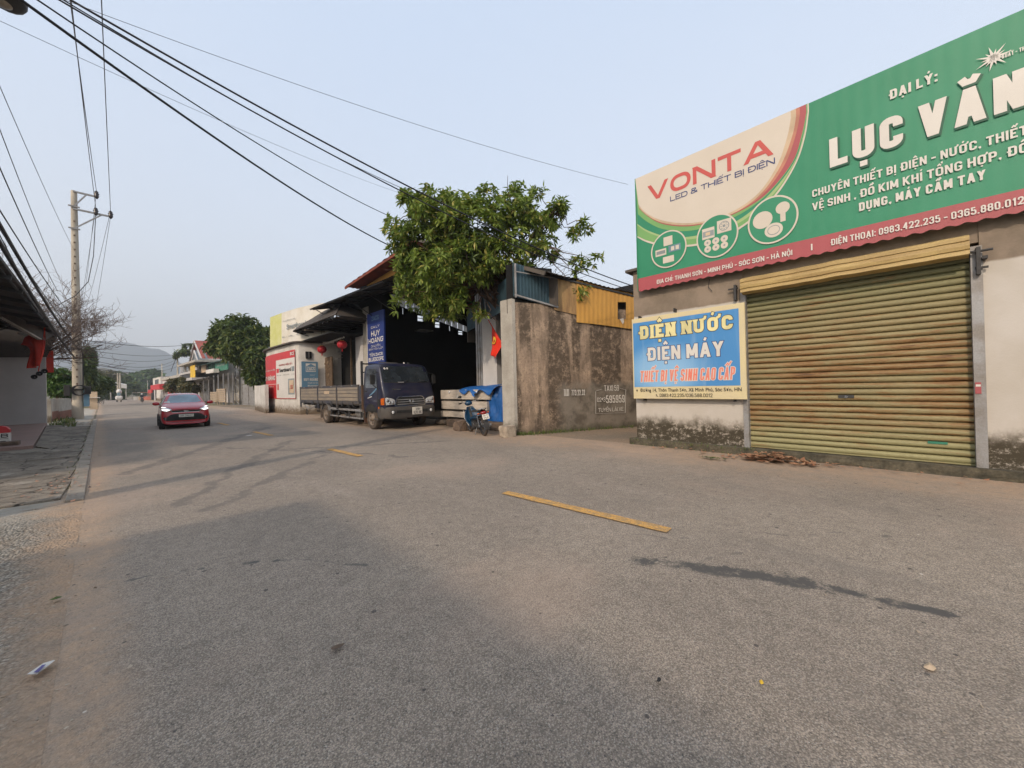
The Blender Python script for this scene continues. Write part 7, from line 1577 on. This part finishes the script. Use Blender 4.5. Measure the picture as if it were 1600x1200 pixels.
# crumbs and pebbles on road and edge
random.seed(19); pb_ = MB()
def peb(p, r):
    v = [Vector((random.gauss(0, 1), random.gauss(0, 1), random.gauss(0, .6))).normalized()*r*random.uniform(.7, 1.2) for _ in range(6)]; bm = bmesh.new(); vs = [bm.verts.new(q) for q in v]; bmesh.ops.convex_hull(bm, input=vs); bm.verts.index_update(); pb_.add([(q.co.x+p[0], q.co.y+p[1], q.co.z*.7+p[2]) for q in bm.verts], [tuple(w_.index for w_ in f_.verts) for f_ in bm.faces]); bm.free()
for k in range(700):
    y = random.uniform(.7, 9)**1.0; lat = random.gauss(-.25, .28); peb((road_x(y, lat), y, .028), random.uniform(.004, .013))
for k in range(240):
    y = random.uniform(-1, 14); lat = random.uniform(.2, 8.2); peb((road_x(y, lat), y, .03), random.uniform(.004, .010))
o = pb_.build('pebbles', W['stone']); tag(o, 'loose pebbles and grit along the left road edge', 'gravel', kind='stuff')
dk = MB()
def flatrock(mb, c, r, n=9, z=.034):
    ph = random.random()*6; mb.add([(c.x+r*(1+.25*math.sin(3*a+ph))*math.cos(a), c.y+.6*r*(1+.3*math.cos(2*a+ph))*math.sin(a), z) for a in np.linspace(0, 6.28, n+1)[:-1]]+[(c.x, c.y, z+.012)], [(i, (i+1) % n, n) for i in range(n)])
for i, (px, py, r_, nm, lab, m_) in enumerate(((527, 1020, .035, 'pebble', 'flat dark stone lying alone on the asphalt near the bottom', 'dkstone'), (1030, 1073, .017, 'pebble', 'small black stone on the asphalt near the bottom right', 'black'), (1190, 1077, .014, 'fallen_leaf', 'tiny yellow leaf on the near asphalt right of the black stone', 'gold'), (1453, 1053, .035, 'fallen_leaf', 'curled tan leaf lying on the near asphalt at lower right', 'tan'), (88, 942, .03, 'fallen_leaf', 'small green leaf on the sandy left edge', 'leafB'), (390, 682, .10, 'paper_scrap', 'white paper scrap on the road left of the truck', 'txtw'))):
    mb = MB(); flatrock(mb, ground(px, py), r_); o = mb.build(nm, W[m_]); tag(o, lab, 'leaf' if 'leaf' in nm else ('paper' if 'paper' in nm else 'stone'))
c = [ground(*p, .03) for p in ((42, 1060), (58, 1058), (86, 1036), (84, 1032), (68, 1038), (52, 1049))]; wr_ = MB().add([(p.x, p.y, .032+random.uniform(0, .02)) for p in c], [(0, 1, 4), (0, 4, 5), (1, 2, 4), (2, 3, 4)]).build('paper_wrapper', W['txtw']); tag(wr_, 'crumpled white and purple wrapper on the sandy ground at lower left', 'litter')
c = [ground(*p, .045) for p in ((52, 1053), (60, 1052), (72, 1040), (66, 1041))]; MB().add([(p.x, p.y, .052) for p in c], [(0, 1, 2, 3)]).build('print', mat('wrapper_purple', (.10, .08, .25), rough=.5), wr_)

# ================================================================== POLES, WIRES
def pole_(name, label, x, y, h, r0=.24, r1=.14, arms=True):
    t = thing(name, label, 'utility pole', loc=(x, y, 0)); N = 16
    MB().lathe([(r0*1.12, 0), (r0*1.08, 1.1), (r0, 1.12)]+[(r0+(r1-r0)*k/10, 1.12+(h-1.12)*k/10) for k in range(1, 11)]+[(0, h)], (0, 0, 0), 'z', N).build('shaft', W['pole'], t, smooth=True, auto=50)
    return t
pp = ground(122, 655); PX, PY = pp.x, pp.y; H = on_y(118, 299, PY).z; print('pole', PX, PY, H)
p1 = pole_('utility_pole', 'tall square shouldered concrete utility pole with steel arms on the left verge', PX, PY, H)
def topw(px, py): return on_y(px, py, PY)
ins = []
for (y0_, a, b) in ((H-.25, (118, 301), (151, 309)), (None, (118, 328), (174, 340))):
    A2_ = topw(*a); B2_ = topw(*b); MB().bar((A2_.x-PX-.1, -.16, A2_.z), (B2_.x-PX, -.16, B2_.z), .09, .10).build('cross_arm', W['steel'], p1)
    MB().bar((0, -.16, A2_.z-.95 if b[0] < 160 else A2_.z-1.25), (B2_.x-PX-.45, -.16, B2_.z-.02), .06, .07).build('arm_brace', W['steel'], p1); MB().bar((-.25, -.18, A2_.z-.95 if b[0] < 160 else A2_.z-1.25), (.25, -.18, A2_.z-.97 if b[0] < 160 else A2_.z-1.27), .08).build('clamp_band', W['steel'], p1)
for (px, py) in ((151, 305), (150, 331), (173, 336)):
    q = topw(px, py); MB().lathe([(.03, -.3), (.06, -.28), (.13, -.12), (.09, -.08), (.14, .02), (.09, .08), (.10, .15), (.04, .22), (0, .24)], (q.x-PX, -.16, q.z), 'z', 12).build('insulator', W['insul'], p1, smooth=True); ins.append(Vector((q.x, PY-.16, q.z+.22)))
for k in range(24): z = 2.2+k*.45; MB().box(-.04, .04, -.245+.0028*k, -.2, z, z+.10).build('climbing_slot', W['dkstone'], p1)
# junction boxes and coils hanging on the pole
cz_ = on_y(122, 610, PY).z
for dx, w_, h_ in ((-.42, .26, .7), (.45, .28, .5)): box('junction_box', W['dark'], p1, dx-w_/2, dx+w_/2, -.35, -.1, cz_-h_/2, cz_+h_/2, bevel=.02)
for k in range(4): MB().tube([(.05+.30*math.cos(a)+.03*k, -.34-.02*k, cz_+.32*math.sin(a)) for a in np.linspace(0, 2*math.pi, 22)], .022, 5, False).build('cable_coil', W['cable'], p1)
MB().box(-.26, .26, -.28, -.2, cz_+.0, cz_+.08).build('strap', W['dark'], p1); zz = on_y(122, 547, PY).z; MB().lathe([(.23, 0), (.24, .05), (.23, .1)], (0, 0, zz), 'z', 12).build('strap', W['dark'], p1); MB().tube([(.22, -.22, zz), (.27, -.25, 4), (.25, -.26, cz_)], .03).build('riser_cable', W['cable'], p1)
box('meter_box', W['bluegrey'], p1, .26, .5, -.2, .1, .8, 1.9)
# the near pole stands just outside the frame on the left, with its lamp head showing
NX, NY = -1.95, 7.73
p0 = pole_('utility_pole', 'nearer concrete utility pole just outside the left edge carrying the lamp', NX, NY, 13.8)
lp = at_depth(8, 1, 5.3); sl_ = thing('street_lamp', 'dark street lamp head poking in at the top left corner', 'street lamp', loc=lp)
MB().sphere((0, 0, .04), (.20, .26, .09), 16, 8).build('housing', W['dark'], sl_, smooth=True); MB().sphere((-.02, .02, -.015), (.10, .12, .055), 12, 6).build('lens', mat('lamp_lens_dusty', (.42, .36, .28), rough=.3), sl_, smooth=True)
d_ = Vector((NX, NY, lp.z+.35))-lp; MB().tube([(0, 0, .08), (d_.x*.4, d_.y*.4, .22), (d_.x*.92, d_.y*.92, d_.z)], .03).build('arm', W['steel'], sl_)
def wire(a, b, sag, r, m='cable', label='', name='overhead_wire', group='overhead wires', n=26, cat='wire'):
    a = Vector(a); b = Vector(b); pts = [a.lerp(b, t)-Vector((0, 0, sag*4*t*(1-t))) for t in np.linspace(0, 1, n)]
    o = MB().tube(pts, r, 5).build(name, W[m], None, smooth=True); return tag(o, label, cat, group)
NP = lambda z: Vector((NX+.12, NY, z))
za = NP(6.95)
wire(za, on_x(640, 398, 9.3), .38, .023, 'cable', 'thickest black cable sagging into the left side of the big tree')
wire(NP(7.0), on_x(655, 356, 9.5), .42, .013, 'cable', 'second black cable running to the warehouse roof left of the crown')
wire(NP(7.05), on_x(668, 310, 9.4), .30, .010, 'cable', 'thin black wire passing over the top left of the big tree')
wire(NP(7.05), at_depth(1004, 452, 12.2), .42, .015, 'cable', 'upper cable of the pair crossing the big tree towards the green sign'); wire(NP(7.05)+Vector((0, 0, -.05)), at_depth(1004, 459, 12.2), .50, .012, 'cable', 'lower cable of the pair crossing the big tree towards the green sign')
wire(NP(6.6), S.w(.02, -.16, 6.15), .22, .0035, 'wire', 'hair thin wire reaching the top corner of the green sign')
wire(NP(6.55)-Vector((0, 0, .35)), on_x(700, 325, 9.5), .25, .0035, 'wire', 'hair thin wire running under the heavy cables to the big tree')
for i, (q, X, lab) in enumerate(((ins[0], -1.04, 'leftmost bare high line above the pole arms'), (ins[1], -.94, 'middle bare high line above the pole arms'), (ins[2], -.30, 'rightmost bare high line above the pole arms'))):
    wire(q, (X, NY, 14.0), .35, .015, 'wire', lab)
    wire(q, (q.x-3.2-i*.3, q.y+42, 11.2+.0*i), .5, .012, 'wire', ('leftmost', 'middle', 'rightmost')[i]+' high line falling away behind the tall pole')
def back(px0, py0, px1, py1, r, lab, m='wire', sag=.25, zoff=0):
    """from the tall pole at px1,py1 back through px0,py0 to the near pole"""
    b = on_y(px1, py1, PY-.2); s = (py0-py1)/(px0-px1); x_ = -203.; y_ = py0+s*(x_-px0); a = on_y(x_, y_, NY); return wire(a, b, sag, r, m, lab)
back(60, 262, 117, 393, .008, 'steepest pale wire pair member meeting the pole above the twigs'); back(27, 262, 95, 440, .010, 'dark wire left of the pole passing into the twigs'); back(4, 260, 90, 455, .014, 'thicker dark wire second from the left edge', 'cable')
back(0, 315, 118, 500, .014, 'dark cable above the canopy edge', 'cable', .3); back(0, 338, 118, 540, .040, 'thickest twisted cable bundle above the canopy edge', 'cable', .3); back(0, 366, 118, 560, .045, 'heavy twisted cable bundle touching the canopy edge', 'cable', .3); back(2, 345, 118, 520, .012, 'slim cable beside the twisted bundles', 'cable', .35)
back(0, 352, 118, 575, .010, 'low slim cable running just over the canopy sheet', 'cable', .35)
# hanging cable from the arm into the twigs
q = ins[1]; mb = MB(); pts = [Vector((q.x, q.y, q.z-.3)), on_y(146, 400, PY-.2), on_y(138, 440, PY-.3), on_y(118, 462, PY-.6), on_y(92, 476, PY-2), on_y(60, 492, PY-5), on_y(0, 516, PY-9)]
o = mb.tube(pts, .022, 6).build('hanging_cable', W['cable'], None, smooth=True); tag(o, 'slack cable dropping from the pole arm down through the twigs', 'cable')
q = ins[2]; o = MB().tube([Vector((q.x, q.y, q.z-.3)), on_y(160, 420, PY+8), on_y(150, 480, PY+20), on_y(143, 520, PY+30)], .012, 5).build('hanging_cable', W['wire'], None); tag(o, 'thin line sloping down behind the pole from the outer arm', 'cable')
# far poles and lines across the road
def small_pole(label, px, py0, py1, X, r=.14, box_=False):
    b = on_x(px, py0, X); b = Vector((b.x, b.y, 0)); t = on_y(px, py1, b.y); p = thing('utility_pole', label, 'utility pole', loc=(b.x, b.y, 0)); MB().lathe([(r, 0), (r*.75, t.z), (0, t.z)], (0, 0, 0), 'z', 10).build('shaft', W['pole'], p, smooth=True); MB().bar((-.7, 0, t.z-.5), (.7, 0, t.z-.5), .08).build('cross_arm', W['steel'], p)
    if box_: MB().tube([(0, -.1, t.z-.6), (-.6, -.2, t.z-2.2), (-1.1, -.1, t.z-4)], .05).build('cable_drop', W['cable'], p); box('junction_box', W['dark'], p, -.5, -.15, -.25, .1, t.z-1.4, t.z-.5)
    return b, t
P3b, P3t = small_pole('pale utility pole with junction box before the far houses', 278.5, 628, 552, 7.6, .17, True); P4b, P4t = small_pole('utility pole behind the red hatchback near the red shop', 254, 622, 568, 7.4, .15)
small_pole('thin grey pole beside the red shop at the bend', 231, 622, 594, 7.6, .12)
for i, (ya, yb_, lab) in enumerate(((548, 553, 'highest'), (555, 556, 'second'), (562, 560, 'middle'), (568, 565, 'fourth'), (575, 572, 'lowest'))):
    a = on_y(141, ya, PY+22); wire(a, (P3t.x, P3t.y, on_y(278, yb_, P3t.y).z), (.5, .9, 1.3, 1.2, .9)[i], .028, 'cable', lab+' of the sagging lines strung across the far road')
wire(on_y(128, 531, PY), on_y(335, 527, 80), .9, .022, 'cable', 'long line crossing high before the mountain to the dense tree')
sL = on_y(145, 545, PY+6); stl = thing('street_lamp', 'dark street lamp arm reaching out to the right of the concrete pole', 'street lamp', loc=(PX, PY, 0)); e1 = topw(144, 545); e2 = topw(160, 539)
MB().tube([(.1, 0, e1.z-.25), (e1.x-PX, -.1, e1.z)], .03).build('arm', W['dark'], stl); MB().bar((e1.x-PX, -.1, e1.z), (e2.x-PX, -.1, e2.z), .12, .07).build('head', W['dark'], stl, bevel=.02)

# ================================================================== FAR RIGHT ROW
RF = Frame(7.09, 100, -86.88)
def rbox(par, name, m, px0, px1, pyt, pyb, d0=0., d1=.15, **k):
    pm = (px0+px1)/2; a = RF.u(px0, 600, d0); b = RF.u(px1, 600, d0); zt = RF.z(pm, pyt, d0); zb = RF.z(pm, pyb, d0) if pyb is not None else 0.; return box(name, W[m], par, a, b, d0, d1, max(zb, 0), zt, **k)
# metal gate, lattice mast, low white wall
gt = thing('metal_gate', 'grey sheet metal gate between lattice mast and low white wall', 'gate', RF)
rbox(gt, 'gate_leaf', 'steel', 378.5, 398, 592, None, -.3, -.24, bevel=.01); 
for px in (378, 388, 398): MB().bar((RF.u(px, 600, -.33), -.33, 0), (RF.u(px, 600, -.33), -.33, RF.z(388, 591, -.33)), .07).build('gate_post', W['steel'], gt)
for py in (593, 612, 630): z = RF.z(388, py, -.33); MB().bar((RF.u(378, 600, -.33), -.33, z), (RF.u(398, 600, -.33), -.33, z), .05).build('gate_rail', W['steel'], gt)
mst = thing('lattice_mast', 'dark lattice mast standing under the dense tree', 'mast', RF)
u0_, u1_ = RF.u(368, 600, -.2), RF.u(374, 600, -.2); zt_ = RF.z(371, 560, -.2)
for x in (u0_, u1_): 
    for y in (-.2, .3): MB().bar((x, y, 0), (x, y, zt_), .07).build('leg', W['dark'], mst)
for k in range(12):
    z0, z1 = zt_*k/12, zt_*(k+1)/12; MB().bar((u0_ if k % 2 else u1_, -.2, z0), (u1_ if k % 2 else u0_, -.2, z1), .045).build('lattice_bar', W['steel'], mst)
lw = thing('low_wall', 'low white plastered wall with stained foot left of the red banner', 'wall', loc=(0, 0, 0))
pA = ground(415, 646); pB = ground(400, 641); v = (pB-pA); MB().hexa([(pA.x, pA.y, 0), (pA.x+.2, pA.y, 0), (pB.x+.2, pB.y, 0), (pB.x, pB.y, 0), (pA.x, pA.y, 1.95), (pA.x+.2, pA.y, 1.95), (pB.x+.2, pB.y, 1.9), (pB.x, pB.y, 1.9)]).build('plaster', W['whitep'], lw)
MB().hexa([(pB.x, pB.y, 0), (pB.x+.3, pB.y, 0), (pB.x+.3, pB.y+.35, 0), (pB.x, pB.y+.35, 0), (pB.x, pB.y, 1.98), (pB.x+.3, pB.y, 1.98), (pB.x+.3, pB.y+.35, 1.98), (pB.x, pB.y+.35, 1.98)]).build('end_post', W['whitep'], lw)
# shop row under one canopy
sr = thing('shop_row', 'row of low shops with dark sheet awning and grey shutters left of the dense tree', 'building', RF)
aU, bU = RF.u(300, 600, 2), RF.u(372, 600, 2)
box('front_wall', W['conc'], sr, aU, bU, 2.2, 2.4, 0, 3.6); box('upper_wall', W['whitep2'], sr, aU, bU, 2.6, 2.8, 3.6, 6.0); box('side_wall', W['conc'], sr, bU, bU+.2, 2.2, 9, 0, 6)
def aw_(u, v): x = aU-2+(bU-aU+2)*u; return (x, -1.0+3.4*v, RF.z(352, 586, -1)+.55*v+.02*math.sin(x*6))
MB().grid(aw_, 60, 3).build('awning_sheet', W['roofunder'], sr)
for px in (318, 326, 334, 341, 349, 357, 364): x = RF.u(px, 600, -.6); MB().bar((x, -.6, 0), (x, -.6, 3.9), .12).build('post', W['steel'], sr)
for i, px in enumerate((322, 330, 345, 353, 361)): rbox(sr, 'shutter', ('steel', 'brownwood', 'steel', 'whitep2', 'steel')[i], px-3, px+3, 600, None, 2.05, 2.15)
rbox(sr, 'green_sign', 'greenpaint', 337, 356, 565, 579, -.2, -.1); a = RF.at(339, 573, -.21); b = RF.at(349, 567.5, -.21); lettering('TỔNG KHO', sr, W['txtw'], a[0], b[0]+.6, a[1], b[1], -.215, .04)
rbox(sr, 'balcony_screen', 'greenpaint', 325, 336, 566, 579, .2, .3); rbox(sr, 'white_tarp', 'txtw', 322, 334, 577, 583, -.9, -.3); rbox(sr, 'balcony_panel', 'tan', 315, 322, 570, 582, .0, .1)
for px in (326, 329, 332, 335): x = RF.u(px, 600, .1); MB().bar((x, .1, RF.z(px, 579, .1)), (x, .1, RF.z(px, 565, .1)), .07).build('balcony_bar', W['dark'], sr)
MB().poly([(RF.u(308, 600, -.8), -.8, RF.z(308, 571, -.8)), (RF.u(352, 600, -.8), -.8, RF.z(352, 562, -.8)), (RF.u(352, 600, 3), 3, RF.z(352, 548, 0)), (RF.u(308, 600, 3), 3, RF.z(308, 562, 0))]).build('green_roof', W['greenroof'], sr).modifiers.new('s', 'SOLIDIFY').thickness = .08
for i, (a, b, t, n_, lab) in enumerate(((338.5, 346, 607, 5, 'pale wooden slatted rack under the awning, the taller nearer one'), (328.5, 336, 612, 4, 'pale wooden slatted rack under the awning, the lower further one'))):
    rk = thing('wooden_rack', lab, 'rack', RF, group='slatted racks under the awning'); x0, x1 = RF.u(a, 600, -1.3), RF.u(b+6, 600, -1.3); zt = RF.z((a+b)/2+2, t, -1.3)
    for k in range(n_+2): z = .35+(zt-.35)*k/(n_+2); box('slat', W['wood'], rk, x0, x1, -1.34, -1.30, z, z+(zt-.35)/(n_+2)*.82)
    for x in (x0+.1, x1-.1): MB().bar((x, -1.25, 0), (x, -1.25, zt), .08).build('leg', W['wood'], rk)
gh = thing('gabled_house', 'slate fronted house with steep red gabled roof above the shop awnings', 'building', RF)
GD = 3.5; G_ = lambda px, py: RF.at(px, py, GD)
gl, gp, gr = G_(301, 566), G_(309.5, 534), G_(325, 566)
MB().prism([(gl[0], 0), (gr[0], 0), (gr[0], gr[1]), gp, (gl[0], gl[1])], GD, GD+.3, 'y').build('gable_wall', W['greywall'], gh)
box('side_wall', W['greywall'], gh, gr[0]-.25, gr[0], GD+.3, GD+12, 0, gr[1])
for s0 in (gl, gr):
    e = (s0[0]+(.5 if s0 is gr else -.5), s0[1]-.9); MB().hexa([(e[0], GD-.6, e[1]), (gp[0], GD-.6, gp[1]), (gp[0], GD+12.5, gp[1]), (e[0], GD+12.5, e[1]), (e[0], GD-.6, e[1]+.25), (gp[0], GD-.6, gp[1]+.25), (gp[0], GD+12.5, gp[1]+.25), (e[0], GD+12.5, e[1]+.25)]).build('roof', W['redroof'], gh)
    MB().bar((e[0], GD-.65, e[1]+.1), (gp[0], GD-.65, gp[1]+.1), .18, .3).build('barge_board', W['whitep2'], gh)
for px, py in ((307, 556), (314, 557)): p = G_(px, py); fr_ = box('window', W['whitep2'], gh, p[0]-.55, p[0]+.55, GD-.06, GD, p[1]-.9, p[1]+.9); box('pane', W['glass'], fr_, p[0]-.4, p[0]+.4, GD-.10, GD-.062, p[1]-.75, p[1]+.75)
q0 = RF.at(300, 567, GD-2.5); q1 = RF.at(304.5, 548, GD-2.5); q2 = RF.at(311, 567, GD-2.5); MB().prism([q0, q2, q1], GD-2.5, GD-2.2, 'y').build('small_gable', W['greywall'], gh); MB().bar((q0[0], GD-2.6, q0[1]), (q1[0], GD-2.6, q1[1]), .15, .3).build('barge_board', W['whitep2'], gh); MB().bar((q1[0], GD-2.6, q1[1]), (q2[0], GD-2.6, q2[1]), .15, .3).build('barge_board', W['whitep2'], gh)
# pale two-storey house with balcony
ph2 = thing('balcony_house', 'pale two storey house with columns and yellow banner beyond the shop row', 'building', RF)
pu0_, pu1_ = RF.u(286, 600, 1), RF.u(306, 600, 1)
box('walls', W['whitep2'], ph2, pu0_, pu1_, 1.5, 10, 0, RF.z(292, 566, 1.5)); rbox(ph2, 'floor_slab', 'whitep2', 280, 305, 581, 584, -.6, 4.); rbox(ph2, 'roof_slab', 'conc', 278, 305, 566, 569, -1.2, 8)
for px in (284, 290, 296, 303): x = RF.u(px, 600, -.3); MB().bar((x, -.3, 0), (x, -.3, RF.z(px, 568, -.3)), .3).build('column', W['whitep2'], ph2)
for px in (286.5, 293, 299): rbox(ph2, 'window', 'glass', px-1.6, px+1.6, 572, 581, 1.42, 1.5)
rbox(ph2, 'balcony_rail', 'dark', 284, 303, 582, 591, -.5, -.4); rbox(ph2, 'yellow_banner', 'gold', 297.5, 305, 571, 590, -.75, -.7); rbox(ph2, 'awning', 'whitep2', 284, 300, 591, 595, -1.5, 1)
hs = thing('far_house', 'small cream house with grey roof just left of the pole behind the car', 'building', RF); rbox(hs, 'walls', 'whitep2', 254, 279, 591, None, .5, 7); rbox(hs, 'roof', 'conc', 251, 281, 588, 592, -.5, 8); rbox(hs, 'dark_shelter', 'roofunder', 268, 284, 597, 606, -.3, .3); rbox(hs, 'window', 'glass', 258, 262, 596, 603, .42, .5); rbox(hs, 'red_awning', 'red', 262, 270, 607, 616, -.4, 0)
rs = thing('red_shop', 'small white roadside shop with two red awnings at the bend', 'building', RF)
rbox(rs, 'walls', 'whitep', 239, 251, 590, None, 1, 7); rbox(rs, 'window', 'glass', 242, 247, 593, 600, .9, 1.0); rbox(rs, 'red_awning', 'red', 235, 249, 601, 609, -1.2, 0); rbox(rs, 'red_board', 'red', 230.5, 236.5, 609, 614, -1.4, -1.2); rbox(rs, 'doorway', 'inner', 236, 243, 609, None, .85, .95); rbox(rs, 'post', 'whitep2', 240.5, 242, 609, None, -1.2, -1.1)
og = thing('orange_kiosk', 'small orange and cream kiosk at the verge near the bend', 'kiosk', loc=(0, 0, 0)); p = ground(225, 624); box('panel', W['tan'], og, p.x+1.2, p.x+2.4, p.y+8, p.y+8.3, 0, 2.3); box('board', W['orange'], og, p.x+1.1, p.x+2.5, p.y+7.8, p.y+7.95, 1.2, 2.3)
# things at the bend
wr2 = thing('white_canopy', 'large white roofed shelter at the far bend of the road', 'building', loc=(0, 0, 0)); yy = 170.; a = on_y(171, 599, yy); b = on_y(198, 604, yy)
MB().hexa([(a.x, yy, a.z-1), (b.x, yy, b.z-.6), (b.x, yy+9, b.z-.6), (a.x, yy+9, a.z-1), (a.x, yy, a.z+.4), (b.x, yy, b.z+.6), (b.x, yy+9, b.z+.9), (a.x, yy+9, a.z+.9)]).build('roof', W['txtw'], wr2)
for t in (.05, .5, .95): MB().bar((a.x+(b.x-a.x)*t, yy+1, 0), (a.x+(b.x-a.x)*t, yy+1, a.z-.9), .3).build('post', W['conc'], wr2)
for px in (184.5, 188): p = on_y(px, 620, 150); tpz = on_y(px, 583, 150).z; o = thing('utility_pole', ('left' if px < 186 else 'right')+' member of the twin pale poles before the white shelter', 'utility pole', loc=(p.x, 150, 0)); MB().lathe([(.22, 0), (.15, tpz), (0, tpz)], (0, 0, 0), 'z', 8).build('shaft', W['pole'], o); MB().bar((-.8, 0, tpz-.3), (.8, 0, tpz-.3), .15).build('cross_arm', W['steel'], o)
fc = thing('white_van', 'far white van with domed cover coming round the bend', 'van', loc=(0, 0, 0)); yv = 120.; a = on_y(180, 619.5, yv); b = on_y(191.5, 619.5, yv); zt = on_y(186, 616, yv).z; 
MB().box(a.x, b.x, yv, yv+4.5, .5, 1.35).build('body', W['txtw'], fc, bevel=.2); MB().box(a.x+.25, b.x-.25, yv+.4, yv+4.2, 1.35, 2.05).build('cabin', W['glassb'], fc, bevel=.15); MB().sphere(((a.x+b.x)/2, yv+2.4, 2.3), ((b.x-a.x)*.42, 1.9, .55), 14, 8).build('cover', W['txtw'], fc, smooth=True)
for x in (a.x+.25, b.x-.25): MB().lathe([(0, -.1), (.34, -.1), (.36, 0), (.34, .1), (0, .1)], (x, yv+.9, .36), 'x', 14).build('wheel', W['black'], fc)
for x in (a.x+.35, b.x-.35): MB().sphere((x, yv-.02, .95), (.2, .06, .12), 8, 5).build('headlight', W['lamp'], fc)
pk = thing('orange_stall', 'orange and pink roadside stall behind the black motorbike', 'stall', loc=(0, 0, 0)); ys = 62.; a = on_y(139, 622, ys); b = on_y(152, 614, ys); box('front_panel', W['salmon'], pk, a.x, b.x-.6, ys, ys+.1, .2, on_y(145, 614, ys).z); box('side_panel', W['tan'], pk, b.x-.55, b.x, ys, ys+.1, 0, on_y(145, 613.5, ys).z+.1); box('table_top', W['txtw'], pk, a.x-.3, b.x+.2, ys-.4, ys+.6, 1.25, 1.31)
for i, (px, py, c_) in enumerate(((200, 617, 'txtw'), (208, 618, 'tan'), (213, 617, 'salmon'))):
    p = ground(px, 625.5); yk = p.y; z1 = on_y(px, py-4, yk).z; kk = thing('market_stall', ('pale', 'tan', 'pinkish')[i]+' small stall among the clutter at the bend', 'stall', loc=(p.x+2, yk, 0), group='small stalls at the bend'); box('counter', W[c_], kk, -.9, .9, 0, .8, 0, 1.0); box('cover', W[('conc', 'txtw', 'orange')[i]], kk, -1.2, 1.2, -.4, 1.4, 2.1, 2.2)
    for sx in (-1, 1): MB().bar((sx*1.1, .2, 0), (sx*1.1, .2, 2.1), .06).build('post', W['steel'], kk)

# ================================================================== HOUSE BESIDE THE CAMERA (casts the long shadow on the road)
nh = thing('near_left_house', 'plain plastered house standing beside the viewer outside the left edge', 'building', loc=(0, 0, 0))
box('walls', W['whitep2'], nh, -9.6, -4.0, -9, 3.2, 0, 3.6); MB().hexa([(-9.4, -9.4, 3.6), (-3.7, -9.4, 3.6), (-3.7, 3.5, 3.6), (-9.4, 3.5, 3.6), (-9.4, -9.4, 4.6), (-3.7, -9.4, 3.9), (-3.7, 3.5, 3.9), (-9.4, 3.5, 4.6)]).build('roof', W['roofsheet'], nh)
# ================================================================== HAZE
hz = MB().box(-1500, 1900, -140, 2350, -3, 330).build('haze', None); tag(hz, kind='stuff'); hm_ = bpy.data.materials.new('air_haze'); hm_.use_nodes = True; t_ = hm_.node_tree; t_.nodes.clear(); ou = t_.nodes.new('ShaderNodeOutputMaterial'); pv = t_.nodes.new('ShaderNodeVolumePrincipled'); pv.inputs['Density'].default_value = .0006; pv.inputs['Color'].default_value = (.88, .93, 1, 1); pv.inputs['Anisotropy'].default_value = .2
t_.links.new(pv.outputs[0], ou.inputs['Volume']); hz.data.materials.append(hm_); hm_.cycles.homogeneous_volume = True
